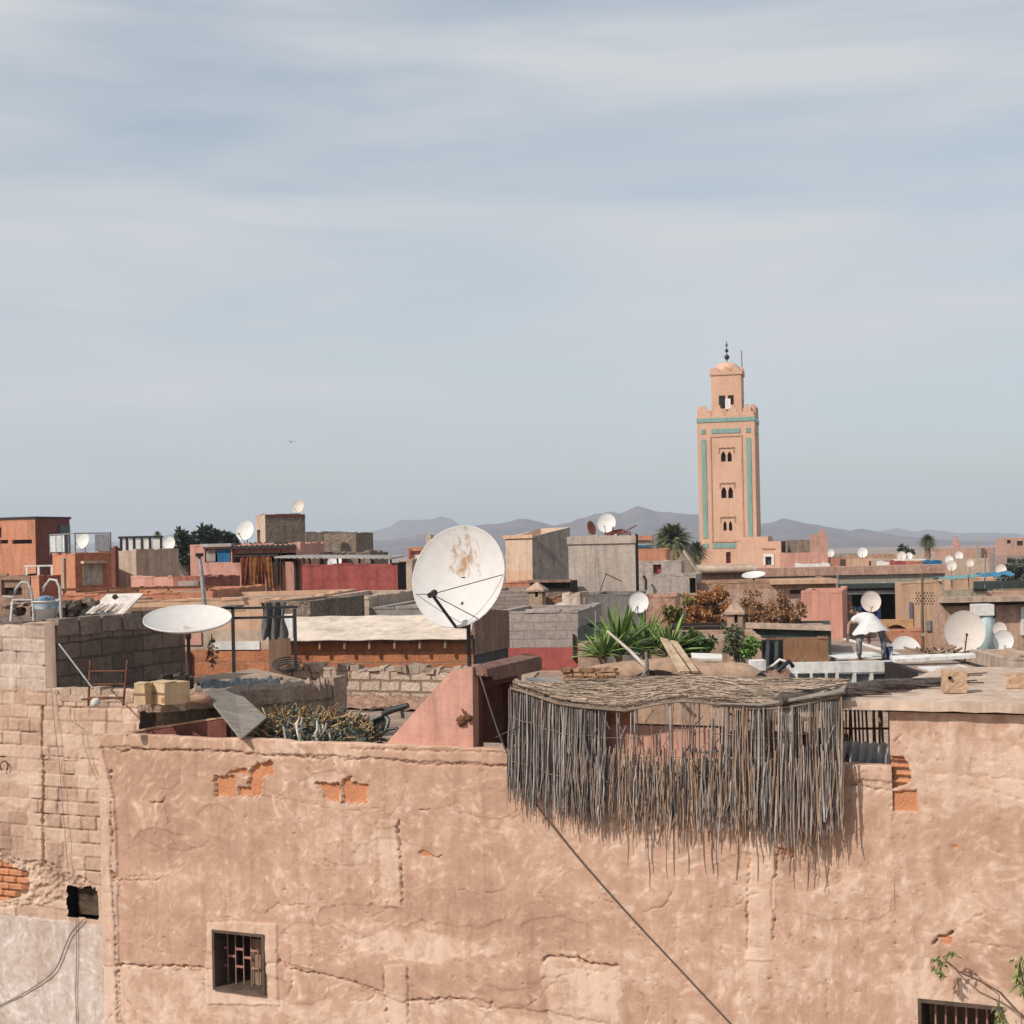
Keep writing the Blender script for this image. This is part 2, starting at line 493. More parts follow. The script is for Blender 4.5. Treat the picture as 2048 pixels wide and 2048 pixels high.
def relief(name, S, Z, H, tone, mi, mats, parent, off=0.0, keep=None, ztop=None):
    """plastered face as a fine grid standing proud of (or cut into) the wall plane"""
    nz, ns = S.shape
    Zc = Z if ztop is None else np.minimum(Z, ztop)
    V = np.stack([S, off - H, Zc], -1).reshape(-1, 3)
    idx = np.arange(nz * ns).reshape(nz, ns)
    Fq = np.stack([idx[:-1, :-1], idx[:-1, 1:], idx[1:, 1:], idx[1:, :-1]], -1)
    ok = np.ones((nz - 1, ns - 1), bool)
    if keep is not None: ok &= keep[:-1, :-1] & keep[1:, 1:] & keep[:-1, 1:] & keep[1:, :-1]
    if ztop is not None: ok &= Z[:-1, :-1] < ztop[:-1, :-1]
    Fq = Fq[ok]
    mid = mi[:-1, :-1][ok]
    if ztop is not None:                      # cap: a strip from the upper rim back into the wall
        top = []
        for i in range(ns):
            col = np.nonzero(Z[:, i] >= ztop[0, i] - 1e-9)[0]
            top.append(col[0] if len(col) else nz - 1)
        back = len(V)
        tv = [(S[top[i], i], off + .16, Zc[top[i], i] - .004) for i in range(ns)]
        V = np.vstack([V, np.array(tv)])
        cap = np.array([[idx[top[i], i], idx[top[i + 1], i + 1], back + i + 1, back + i] for i in range(ns - 1)])
        Fq = np.vstack([Fq, cap]); mid = np.concatenate([mid, np.zeros(len(cap), int)])
        tone = np.concatenate([tone.reshape(-1), np.full(ns, .55)])
    me = bpy.data.meshes.new(name)
    me.vertices.add(len(V)); me.vertices.foreach_set('co', V.astype(np.float32).ravel())
    me.loops.add(Fq.size); me.loops.foreach_set('vertex_index', Fq.astype(np.int32).ravel())
    me.polygons.add(len(Fq)); me.polygons.foreach_set('loop_start', np.arange(0, Fq.size, 4, dtype=np.int32))
    me.update(calc_edges=True)
    for m in mats: me.materials.append(m)
    me.polygons.foreach_set('material_index', mid.astype(np.int32))
    a = me.attributes.new('tone', 'FLOAT', 'POINT')
    a.data.foreach_set('value', tone.reshape(-1).astype(np.float32))
    me.validate(); me.update()
    o = bpy.data.objects.new(name, me); COL.objects.link(o); o.parent = parent
    return o

def wall_mat(name, dark, mid, pale, fine=.3):
    m, N, L, B = nodes(name)
    v = objcoord(N, L, False)
    at_ = N.new('ShaderNodeAttribute'); at_.attribute_name = 'tone'
    n1 = noise(N, L, v, 2.2, 6, .62, .6)
    a = N.new('ShaderNodeMath'); a.operation = 'MULTIPLY_ADD'
    L.new(n1, a.inputs[0]); a.inputs[1].default_value = .7; L.new(at_.outputs['Fac'], a.inputs[2])
    n2 = noise(N, L, v, 26, 5, .7)
    a2 = N.new('ShaderNodeMath'); a2.operation = 'MULTIPLY_ADD'
    L.new(n2, a2.inputs[0]); a2.inputs[1].default_value = fine; L.new(a.outputs[0], a2.inputs[2])
    s = N.new('ShaderNodeMath'); s.operation = 'SUBTRACT'; L.new(a2.outputs[0], s.inputs[0]); s.inputs[1].default_value = .35 + fine / 2
    col = ramp(N, L, s.outputs[0], [(.12, dark), (.5, mid), (.88, pale)])
    # specks of straw and stone in the mud
    vo = N.new('ShaderNodeTexVoronoi'); L.new(v, vo.inputs['Vector']); vo.inputs['Scale'].default_value = 18; vo.inputs['Randomness'].default_value = 1
    sp = ramp(N, L, vo.outputs['Distance'], [(.07, (.55, .48, .44)), (.15, (1, 1, 1))])
    col = mixc(N, L, .7, col, sp, 'MULTIPLY')
    n4 = noise(N, L, v, 1.0, 6, .7, .3, (7, 7, .7))
    col = mixc(N, L, 1.0, col, ramp(N, L, n4, [(.30, (.83, .81, .80)), (.46, (1, 1, 1)), (.74, (1.15, 1.15, 1.15))]), 'MULTIPLY')
    L.new(col, B.inputs['Base Color'])
    B.inputs['Roughness'].default_value = .95; B.inputs['Specular IOR Level'].default_value = .15
    bump(N, L, B, noise(N, L, v, 70, 6, .75), .8, .008)
    return m

M_wall = wall_mat('clay_plaster', (.375, .23, .165), (.465, .295, .212), (.61, .44, .345))
M_lwall = wall_mat('block_and_mortar', (.33, .21, .155), (.49, .34, .255), (.62, .47, .375))

RES = .0118
def grid(s0, s1, z0, z1):
    return np.meshgrid(np.arange(s0, s1, RES), np.arange(z0, z1, RES))

def plaster_relief(S, Z, seed):
    st = 0
    wsum = 0
    for q, ang in enumerate((.9, -.5, 1.5, .1)):                # trowel sweeps, a few directions in patches
        jx = (fbm(S * 3 + 11, Z * 3 + q * 7, seed + 60 + q, 2) - .5) * .35
        u, v = S * math.cos(ang) + Z * math.sin(ang), -S * math.sin(ang) + Z * math.cos(ang) + jx
        wq = np.clip(fbm(S * 1.1 + 31 * q, Z * 1.1 + 13, seed + 70 + q, 2) - .38, 0.001, 1) ** 2
        st = st + wq * fbm(u * 11 + 40, v * 27 + 40, seed + 20 + q, 3); wsum = wsum + wq
    st = st / wsum
    broad = fbm(S * .9 + 20, Z * .9 + 20, seed, 4)
    fine = fbm(S * 9 + 20, Z * 9 + 20, seed + 5, 4, .6)
    H = (broad - .5) * .04 + (fine - .5) * .011 + (st - .5) * .003
    lump = vnoise(S * 14 + 7, Z * 14 + 7, seed + 31)
    pit = np.where(lump > .86, -(lump - .86) * .05, 0)
    l2 = vnoise(S * 31 + 7, Z * 31 + 7, seed + 33)
    pit = pit + np.where(l2 > .90, -(l2 - .90) * .18, 0) * (broad > .47)
    H = H + pit
    tone = .5 + (broad - .5) * .35 + np.clip(st - .55, 0, 1) * 1.8 - np.clip(.42 - st, 0, 1) * .8 + (fine - .5) * .55
    return H, tone, st

def px_poly(pts, off=0): return [wp(a, b, off) for a, b in pts]

# ---- the clay house in the middle
CL = thing('clay_house', 'long tan clay plastered house wall with exposed bricks and barred windows, across the foreground', 'house', W(0, 0, 0), YAW)
SL, SR = wp(199, 1480)[0], wp(1784, 1530)[0]
S, Z = grid(SL, SR + .001, 5.1, 9.06)
H, tone, st = plaster_relief(S, Z, 3)
ZT = 9.0 + (fbm(S[0] * 2.5 + 10, S[0] * 0 + 3, 8, 4) - .5) * .05
ZT = np.tile(ZT, (S.shape[0], 1))
mi = np.zeros(S.shape, int)
nz_ = (fbm(S * 7, Z * 7 + 40, 77, 3) - .5) * .10
nx_ = (fbm(S * 7 + 90, Z * 7, 78, 3) - .5) * .10
# raised bands: coping, stripes of newer plaster over the joints
zc = wp(460, 1503)[1]
H += np.where(Z + nz_ * .6 > zc, .016, 0)
for poly, up, tn in (
    ([(204, 1485), (229, 1600), (236, 1800), (240, 2300), (198, 2300), (196, 1485)], .022, .24),
    ([(757, 1640), (796, 1640), (805, 1815), (765, 1815)], .010, .19),
    ([(768, 1930), (814, 1928), (818, 2300), (772, 2300)], .012, .22),
    ([(1497, 1625), (1551, 1625), (1548, 1920), (1494, 1920)], .010, .22),
    ([(415, 1845), (552, 1845), (556, 2010), (410, 2010)], .014, .24)):
    k = inpoly(S + nx_ * .35, Z + nz_ * .35, px_poly(poly))
    H += np.where(k, up, 0); tone = np.where(k, .5 + tn + (tone - .5) * .4, tone)
# older, paler plaster low down; greyer band over it; whitish scraped places
low = [(150, 1925), (330, 1935), (410, 1938), (560, 1922), (640, 1945), (700, 1962), (770, 1988), (800, 2003), (880, 2001), (960, 1996), (1000, 2018), (1090, 2018), (1150, 2040),
       (1300, 2060), (1420, 2100), (1420, 2700), (150, 2700)]
k = inpoly(S + nx_ * .8, Z + nz_ * .8, px_poly(low))
H -= np.where(k, .012, 0); tone = np.where(k, tone + .20, tone - .03)
for poly, dt in (
    ([(690, 1870), (830, 1862), (1000, 1888), (1010, 1900), (840, 1925), (700, 1905)], .26),
    ([(1085, 1935), (1240, 1940), (1240, 2120), (1100, 2120)], .34),
    ([(900, 1840), (1150, 1820), (1160, 1890), (1000, 1930), (900, 1900)], -.14),
    ([(700, 1920), (1080, 1930), (1080, 1990), (720, 1985)], -.13),
    ([(240, 1760), (420, 1840), (410, 1920), (250, 1890)], -.08),
    ([(205, 1500), (1015, 1530), (1015, 1600), (205, 1590)], -.07),
    ([(1790, 1960), (1850, 1940), (2000, 1960), (2010, 2120), (1800, 2120)], .16)):
    k = inpoly(S + nx_ * 1.6, Z + nz_ * 1.6, px_poly(poly))
    tone = np.where(k, tone + dt, tone)
# horizontal lifts of the mud coat, odd repairs, hairline cracks
tone = tone + (fbm(S * .25 + 4, Z * 3.2 + 8, 88, 3) - .5) * .35
rp = np.random.RandomState(12)
for q in range(26):
    a, b = rp.uniform(SL + .3, SR - .3), rp.uniform(6.2, 8.8); ra, rb = rp.uniform(.12, .6), rp.uniform(.06, .28)
    k = ((S - a + nx_ * .9) / ra) ** 2 + ((Z - b + nz_ * .9) / rb) ** 2 < 1
    H = np.where(k, H + rp.choice([-.006, .006]), H); tone = np.where(k, tone + rp.uniform(-.13, .13), tone)
for q in range(34):
    a, b = rp.uniform(SL + .2, SR - .6), rp.uniform(6.2, 8.9); pts = [(a, b)]
    an = rp.choice([rp.uniform(-.4, .4), rp.uniform(1.2, 1.9)])
    for j_ in range(rp.randint(3, 8)):
        an += rp.uniform(-.6, .6); pts.append((pts[-1][0] + .09 * math.cos(an), pts[-1][1] - .09 * math.sin(an)))
    crack(H, S, Z, pts, .007, .010, .010, 300 + q)
# plaster fallen off, bricks showing
bricks = ([(430, 1553), (470, 1551), (471, 1593), (430, 1594), (428, 1575)], [(450, 1549), (480, 1536), (497, 1538), (495, 1551)], [(498, 1543), (508, 1531), (545, 1519), (546, 1551), (524, 1553), (523, 1593), (477, 1594), (477, 1575), (496, 1574)],
          [(632, 1566), (679, 1565), (678, 1606), (652, 1603)], [(684, 1568), (690, 1560), (702, 1552), (701, 1566), (734, 1569), (733, 1609), (684, 1608)],
          [(1560, 1700), (1588, 1692), (1590, 1712), (1566, 1714)], [(222, 1740), (234, 1748), (236, 1760), (222, 1758)], [(836, 1701), (846, 1702), (858, 1711), (885, 1714), (860, 1716), (838, 1711)],
          [(1285, 1610), (1325, 1606), (1326, 1640), (1280, 1640)])
for n_, poly in enumerate(bricks):
    k = inpoly(S + nx_ * .22 + (vnoise(S * 45, Z * 45, 6) - .5) * .035, Z + nz_ * .22 + (vnoise(S * 45 + 9, Z * 45, 7) - .5) * .035, px_poly(poly))
    H = np.where(k, -.034 + (fbm(S * 30, Z * 30, 5, 2) - .5) * .006, H); mi = np.where(k, 1, mi)
for n_, (pts, wd, dp) in enumerate((
    ([(222, 1490), (245, 1507), (258, 1499), (340, 1500), (450, 1502), (520, 1508), (600, 1514), (640, 1517)], .012, .022),
    ([(640, 1522), (668, 1510), (690, 1520), (740, 1515), (850, 1528), (1015, 1532)], .010, .016),
    ([(700, 1497), (1015, 1505)], .012, .014),
    ([(222, 1605), (226, 1680), (222, 1730), (232, 1850), (236, 2048), (237, 2150)], .014, .03),
    ([(197, 1500), (194, 1600), (192, 1750)], .010, .02),
    ([(796, 1640), (795, 1655), (799, 1720), (803, 1790), (805, 1812)], .014, .035),
    ([(764, 1932), (768, 1960), (773, 2048)], .012, .022), ([(814, 1940), (817, 1990), (816, 2048)], .010, .02),
    ([(1497, 1640), (1499, 1700), (1494, 1800), (1497, 1900)], .010, .02),
    ([(1536, 1640), (1556, 1700), (1545, 1790), (1550, 1900)], .012, .024),
    ([(240, 1929), (300, 1934), (345, 1932), (408, 1937)], .012, .028), ([(560, 1922), (575, 1938), (640, 1950), (700, 1962), (765, 1986)], .012, .024),
    ([(808, 2003), (850, 2001), (900, 1996), (930, 2000)], .012, .026), ([(975, 2020), (985, 2005)], .012, .03),
    ([(1086, 1920), (1098, 1913), (1150, 1916), (1175, 1927), (1235, 1932)], .015, .042),
    ([(1690, 1570), (1720, 1566), (1750, 1578), (1782, 1581)], .010, .02),
    ([(300, 1604), (318, 1606), (331, 1594)], .012, .025), ([(555, 1846), (580, 1880), (585, 1960), (575, 1995)], .008, .012),
    ([(230, 1760), (290, 1763), (330, 1756)], .008, .014), ([(895, 1775), (960, 1790), (1010, 1780)], .007, .010),
    ([(840, 1619), (860, 1618)], .009, .03), ([(500, 1590), (600, 1602), (680, 1622), (760, 1618)], .006, .009))):
    crack(H, S, Z, px_poly(pts), wd, dp, .014, n_ + 1)
mi = np.where((H < -.026) & (fbm(S * 5, Z * 5, 91, 2) > .56) & (mi == 0), 1, mi)
H -= np.where(np.hypot(S - wp(221, 1544)[0], Z - wp(221, 1544)[1]) < .022, .04, 0) + np.where(np.hypot(S - wp(221, 1556)[0], Z - wp(221, 1556)[1]) < .022, .04, 0)
w1 = (*wp(430, 1864), *wp(527, 1985)); w2 = (*wp(1843, 2004), *wp(1999, 2100))
def hole_of(wn): return (S > wn[0]) & (S < wn[2]) & (Z < wn[1]) & (Z > wn[3])
keep = ~(hole_of(w1))
relief('plaster_wall', S, Z, H, tone, mi, [M_wall, M_brick], CL, 0, keep, ZT)

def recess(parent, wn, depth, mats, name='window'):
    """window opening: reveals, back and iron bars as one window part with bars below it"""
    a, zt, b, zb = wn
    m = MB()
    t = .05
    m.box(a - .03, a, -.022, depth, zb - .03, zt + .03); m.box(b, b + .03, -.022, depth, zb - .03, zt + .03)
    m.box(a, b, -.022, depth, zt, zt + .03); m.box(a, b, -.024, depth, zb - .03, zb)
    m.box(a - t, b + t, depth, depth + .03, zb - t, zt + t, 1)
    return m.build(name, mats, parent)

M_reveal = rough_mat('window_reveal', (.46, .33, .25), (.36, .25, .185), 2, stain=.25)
wo = recess(CL, w1, .42, [rough_mat('shaded_window_reveal', (.13, .09, .07), (.08, .055, .04), 2), M_dark])  # reveals coloured dark brown for the shade inside the opening
M_bar = rough_mat('pink_painted_iron', (.42, .22, .17), (.27, .13, .10), 12, .7, .2)
g = MB()
xs5 = [w1[0] + (w1[2] - w1[0]) * k for k in (.07, .24, .41, .57, .72, .86)]
for x in xs5: g.tube([(x, .17, w1[3]), (x, .17, w1[1])], .008, 6)
hz = w1[1] - w1[3]
for i, fs in ((0, (.36, .68)), (1, (.50,)), (2, (.36, .68)), (3, (.50,)), (4, (.36, .68))):
    for fr in fs:
        x0 = xs5[i - 1] if i else w1[0]
        g.box(x0, xs5[i], .163, .177, w1[1] - fr * hz - .012, w1[1] - fr * hz + .012)
g.build('bars', M_bar, wo)
g = MB(); x0 = w1[0] + (w1[2] - w1[0]) * .56
g.box(x0, w1[2] - .004, .20, .222, w1[3] + .004, w1[1] - hz * .16)
g.build('shutter', M_wood, wo)

# body of the house behind its plaster, roof terrace
bd = MB()
bd.box(SL + .02, SR, .45, .5, 5.0, 8.6)
bd.plan([(SL + .01, .06), (SR, .06), (SR, .22), (SL + .01, .22)], 8.3, 8.93)
bd.box(SL + .01, SR, .03, .5, 0, 5.12)
bd.box(SL + .01, SL + .2, .5, 6.5, 0, 8.6); bd.box(SR - .2, SR, .5, 6.5, 0, 8.6); bd.box(SL + .2, SR - .2, 6.3, 6.5, 0, 8.6)
bd.box(SL + .02, SL + .08, .06, .45, 5.12, 8.6)
bd.build('wall_core', M_tan, CL)
MB().box(SL + .02, SR - .01, .3, 6.49, 8.61, 8.70).build('roof', M_roof, CL)

# ---- the house on the right: plaster above a broken corner, concrete slab roof on it
RH = thing('plaster_house', 'sandy plastered house with thin concrete slab roof and broken brick corner, right foreground', 'house', W(0, 0, 0), YAW)
SE = 7.2
ZS = 9.50
S, Z = grid(SR - .014, SE, 5.1, ZS - .02)
H, tone, st = plaster_relief(S, Z, 3)
tone = tone + .10 * np.clip((S - SR) / .6, 0, 1)
mi = np.zeros(S.shape, int)
nx_ = (fbm(S * 7 + 90, Z * 7, 98, 3) - .5) * .10; nz_ = (fbm(S * 7, Z * 7 + 40, 97, 3) - .5) * .10
for poly, dt in (([(1800, 1480), (1900, 1460), (2100, 1500), (2100, 1600), (1900, 1620), (1810, 1560)], .16), ([(1790, 1760), (2100, 1780), (2100, 1850), (1830, 1830)], .12),
                 ([(1780, 1640), (2100, 1620), (2100, 1740), (1780, 1720)], -.10), ([(1880, 1890), (2100, 1900), (2100, 1990), (1860, 1950)], -.16), ([(1780, 1960), (1850, 1930), (2030, 1960), (2060, 2100), (1790, 2100)], .2)):
    k = inpoly(S + nx_ * 2, Z + nz_ * 2, px_poly(poly)); tone = np.where(k, tone + dt, tone)
k = inpoly(S + nx_ * .5, Z + nz_ * .5, px_poly([(1772, 1512), (1800, 1513), (1820, 1528), (1822, 1562), (1800, 1574), (1772, 1576)]))
H = np.where(k, -.05 + .03 * np.sin(Z * 2 * PI / .066) + (fbm(S * 20, Z * 20, 3, 3) - .5) * .03, H); mi = np.where(k & (np.sin(Z * 2 * PI / .066) > -.2), 1, mi)
for poly in ([(1765, 1583), (1833, 1580), (1833, 1623), (1768, 1621)], [(1878, 1870), (1905, 1874), (1904, 1893), (1882, 1886)], [(1902, 1691), (1915, 1692), (1912, 1699), (1903, 1698)]):
    k = inpoly(S + nx_ * .25, Z + nz_ * .25, px_poly(poly)); H = np.where(k, -.02, H); mi = np.where(k, 1, mi)
for n_, (pts, wd, dp) in enumerate((([(1868, 1885), (1876, 1873), (1888, 1875), (1905, 1865)], .013, .035), ([(1935, 1845), (1965, 1828)], .009, .015), ([(1925, 1885), (2060, 1900)], .008, .010),
                 ([(1790, 1485), (1803, 1470)], .009, .014), ([(1850, 1545), (2048, 1560)], .006, .008), ([(1940, 1570), (2048, 1600)], .006, .008))):
    crack(H, S, Z, px_poly(pts), wd, dp, .014, n_ + 40)
k = (S > w2[0]) & (S < w2[2]) & (Z < w2[1]) & (Z > w2[3])
relief('plaster_wall', S, Z, H, tone, mi, [M_wall, M_brick], RH, .0, ~k)
wo = recess(RH, w2, .5, [rough_mat('shaded_window_reveal', (.13, .09, .07)), M_dark])  # same reveal colour, darkened for shade
g = MB()
for q in range(7):
    x = w2[0] + (w2[2] - w2[0]) * (.16 + .135 * q)
    g.tube([(x, .12, w2[3]), (x, .12, w2[1])], .011, 6)
g.build('bars', M_bar, wo)
bd = MB()
bd.box(SR, SE, .5, .55, 5.0, ZS - .02); bd.box(SR, SE, .03, .5, 0, 5.12); bd.box(SR + .002, SR + .14, .06, .5, 5.12, ZS - .02)
bd.box(SE - .2, SE, .55, 3.6, 0, ZS - .02); bd.box(SR + .002, SR + .2, .55, 3.6, 0, ZS - .02); bd.box(SR + .2, SE - .2, 3.4, 3.6, 0, ZS - .02)
bd.build('wall_core', M_tan, RH)
s0 = wp(1672, 1421)[0]
P = []
for i in range(5):
    d = -.10 + 3.3 * i / 4
    row = []
    for q in range(25):
        s = s0 + .18 * d + (SE + .1 - s0 - .18 * d) * q / 24
        row.append((s, d + random.uniform(-.004, .004) - (.0 if i else .006 * math.sin(q * .9)), ZS + .085 + random.uniform(-.006, .006) + (.02 if i == 4 else 0)))
    P.append(row)
MB().sheet(P, 0, False, .082).build('slab', rough_mat('slab_screed', (.58, .44, .345), (.47, .345, .265), 1.0, stain=.22), RH)
SLABZ = ZS + .085

# ---- the block house on the left: tower, terrace parapet, grey foot
LH = thing('block_house', 'rough unplastered concrete block house with higher block tower on its left, left foreground', 'house', W(0, 0, 0), YAW)
OFFL = .24
sJ = wp(85, 1400, OFFL)[0]; sT = wp(278, 1400, OFFL)[0]
S, Z = grid(-10.5, sT, 5.1, 10.4)
z9, z10 = 9.455, 10.22
ZT = np.where(S[0] < sJ + .07, z10, z9) + (vnoise(S[0] * 4, S[0] * 0 + 2, 4) - .5) * .05
rowh = .157
row = np.floor((Z + .006 * np.sin(S * 3)) / rowh)
H = np.zeros(S.shape); tone = np.full(S.shape, .5)
rr = np.random.RandomState(5)
fz = (Z + .006 * np.sin(S * 3)) - row * rowh
edge = np.minimum(fz, rowh - fz)
bid = np.zeros(S.shape, int)
for r in np.unique(row):
    k = row == r
    x, cuts = -10.6 - rr.rand() * .2, []
    while x < sT + .3: cuts.append(x); x += rr.uniform(.15, .33)
    cuts = np.array(cuts)
    i = np.searchsorted(cuts, S[k])
    lo, hi = cuts[np.clip(i - 1, 0, len(cuts) - 1)], cuts[np.clip(i, 0, len(cuts) - 1)]
    edge[k] = np.minimum(edge[k], np.minimum(S[k] - lo, hi - S[k])); bid[k] = i + int(r) * 131
hsh = (np.sin(bid * 12.9898) * 43758.5453) % 1
hsh2 = (np.sin(bid * 78.233) * 12543.123) % 1
nj = fbm(S * 8, Z * 8 + 9, 61, 3)
fill = fbm(S * 2.0 + 7, Z * 2.0, 62, 3) + .03                         # where mortar was smeared over the joints
ew = edge + (nj - .5) * .016
joint = np.clip((.0115 - ew) / .007, 0, 1) * np.clip((.60 - fill) * 6, 0.12, 1)
H = hsh * .018 - joint * (.016 + .085 * np.clip(nj - .53, 0, 1) * 4) + (nj - .5) * .014 + (fbm(S * 22, Z * 22, 63, 3) - .5) * .012
tone = .48 + (hsh2 - .5) * .3 + (fill - .5) * .3 - joint * .22
mi = np.zeros(S.shape, int)
# weather-stained places and grey top courses
for poly, dt in (([(-40, 1590), (60, 1600), (70, 1700), (-40, 1710)], -.24), ([(90, 1670), (130, 1680), (130, 1740), (90, 1740)], -.22)):
    k = inpoly(S + (nj - .5) * .3, Z + (fill - .5) * .3, px_poly(poly, OFFL)); tone = np.where(k, tone + dt, tone)
k = (S < sJ + .07) & (Z > wp(40, 1378, OFFL)[1] + (nj - .5) * .1)
mi = np.where(k, 2, mi)
# fallen corner with red bricks
k = inpoly(S + (nj - .5) * .12, Z + (fill - .5) * .12, px_poly([(-40, 1715), (10, 1726), (55, 1742), (52, 1795), (-40, 1800)], OFFL))
bz = Z / .085; bx = S / .2 + .5 * (np.floor(bz) % 2)
bj = np.minimum(np.minimum(bz % 1, 1 - bz % 1) * .085, np.minimum(bx % 1, 1 - bx % 1) * .2)
out = (np.sin(np.floor(bx) * 37.7 + np.floor(bz) * 91.3) * 4375.5) % 1
H = np.where(k, np.where(bj < .010, -.09, -.02 - .06 * (out > .72)), H); mi = np.where(k & (bj >= .010), np.where(out > .72, 0, 1), mi)
k2 = inpoly(S + (nj - .5) * .25, Z + (fill - .5) * .25, px_poly([(-40, 1695), (90, 1715), (200, 1775), (130, 1790), (70, 1810), (-40, 1810)], OFFL)) & ~k
rub = fbm(S * 16, Z * 16, 64, 3, .7)
H = np.where(k2, (rub - .5) * .10 - .01, H)
# grey render at the foot
zf = wp(60, 1835, OFFL)[1] + (nj[:] - .5) * .04
k = Z < zf
hp, tp, st2 = plaster_relief(S, Z, 43)
H = np.where(k, hp * .8 + .02, H); tone = np.where(k, tp, tone); mi = np.where(k, 3, mi)
crack(H, S, Z, px_poly([(86, 1415), (84, 1480), (88, 1560), (86, 1640), (88, 1725)], OFFL), .013, .16, .004, 71)
crack(H, S, Z, px_poly([(86, 1512), (200, 1520)], OFFL), .008, .02, .008, 72)
# hole in the wall with old timber in it
hw = (*wp(134, 1772, OFFL), *wp(198, 1838, OFFL))
kk = (S + (nj - .5) * .10 > hw[0]) & (S + (nj - .5) * .05 < hw[2]) & (Z + (nj - .5) * .10 < hw[1]) & (Z + (nj - .5) * .06 > hw[3])
M_lgrey = wall_mat('grey_render_foot', (.36, .255, .20), (.50, .41, .365), (.63, .56, .525), .5)
M_ltop = wall_mat('grey_block_top', (.31, .235, .19), (.48, .385, .32), (.62, .52, .45), .45)
relief('block_wall', S, Z, H, tone, mi, [M_lwall, M_brick, M_ltop, M_lgrey], LH, OFFL, ~kk, np.tile(ZT, (S.shape[0], 1)))
g = MB()
a, zt, b, zb = hw
g.box(a - .1, b + .1, OFFL + .30, OFFL + .34, zb - .1, zt + .1, 0); g.box(a - .12, a - .07, OFFL + .06, OFFL + .3, zb - .1, zt + .1); g.box(b + .07, b + .12, OFFL + .06, OFFL + .3, zb - .1, zt + .1)
g.box(a - .07, b + .07, OFFL + .06, OFFL + .3, zt + .06, zt + .1); g.box(a - .07, b + .07, OFFL + .06, OFFL + .3, zb - .1, zb - .06)
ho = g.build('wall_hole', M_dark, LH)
g = MB(); g.box(a + .05, b + .02, OFFL + .13, OFFL + .29, zb + .0, zt - .04, j=.012)
g.build('timber_block', rough_mat('old_dark_timber', (.14, .095, .06), (.05, .035, .025), 7, b=1, bs=40, stain=.5), ho)
bd = MB()
bd.box(-10.5, sJ + .05, OFFL + .16, OFFL + 2.7, 8.0, z10 - .03)           # tower
bd.box(-10.5, sT, OFFL + .36, OFFL + .4, 0, 8.3); bd.box(-10.5, sT, OFFL + .05, OFFL + .36, 0, 5.12)
bd.box(sT - .1, sT, OFFL + .4, 4.0, 0, 8.3)
bd.build('wall_core', M_dblock, LH)
g = MB()                                                             # top course of the tower's side: loose blocks
for q in range(6):
    g.box(sJ - .12, sJ + .07, OFFL + .20 + q * .40, OFFL + .20 + q * .40 + .37, z10 - .16, z10 + .05 - (.10 if q == 5 else 0), j=.012)
g.build('top_course', rough_mat('block_course', (.30, .23, .185), (.2, .15, .12), 4, stain=.4, b=1), LH)
def toL(p): return ((p[0] * EX + (p[1] - 14) * EY2), (p[0] * BX + (p[1] - 14) * BY), p[2])
led = [toL(at(a, b, y)) for a, b, y in ((300, 1393, 15.9), (400, 1388, 16.15), (500, 1377, 16.5), (590, 1364, 16.85), (640, 1354, 17.1), (663, 1352, 17.2))]
lp = [(sT - .02, OFFL + .03)] + [(p[0], p[1]) for p in led]
endp = (lp[-1][0] + .05, lp[-1][1] + .35)
MB().plan([(sJ + .06, OFFL + .41), (sT - .05, OFFL + .41)] + [(a - .12, b + .26) for a, b in lp[1:]] + [(endp[0] - .2, endp[1]), (sJ + .06, OFFL + 4.3)], 8.85, 9.33).build('roof', M_roof, LH)
g = MB()
n_ = 40
P = []
for q in range(n_ + 1):
    t = q / n_ * (len(lp) - 1); i = min(int(t), len(lp) - 2); fr = t - i
    a = lp[i][0] + (lp[i + 1][0] - lp[i][0]) * fr; b = lp[i][1] + (lp[i + 1][1] - lp[i][1]) * fr
    j = lambda k=.012: random.uniform(-k, k)
    zt = 9.45 + j(.02)
    sb = .30 if t < 2.3 else .02
    P.append([(a + .02 - sb * .3, b + sb, 8.65), (a + .02 + j() - sb * .3, b + sb + j(), 9.20), (a + .02 + j(), b - .03 + j(), 9.24 + j()), (a + j(.02), b - .05 + j(.02), zt - .05 + j()), (a - .05, b + .03, zt + j()), (a - .14, b + .16, zt + j(.02)), (a - .17 + j(), b + .22, 9.3)])
g.sheet(P, 0, False)
ex, ey = lp[-1]
g.box(ex - .16, ex + .03, ey + .0, ey + .3, 8.65, 9.47, j=.01)
g.build('parapet', rough_mat('stony_parapet', (.42, .31, .24), (.28, .20, .15), 4, b=1.2, bs=22, stain=.45), LH)
g = MB()                                                             # parapet crown of loose stones
x = sJ + .08
while x < sT - .1:
    wdt = random.uniform(.16, .3)
    g.box(x, x + wdt - .015, OFFL - .015, OFFL + .2, z9 - .13, z9 + random.uniform(-.0, .04), j=.012); x += wdt
g.build('parapet_stones', rough_mat('parapet_stone', (.46, .33, .25), (.34, .235, .175), 4, stain=.4, island=(.8, 1.12)), LH)
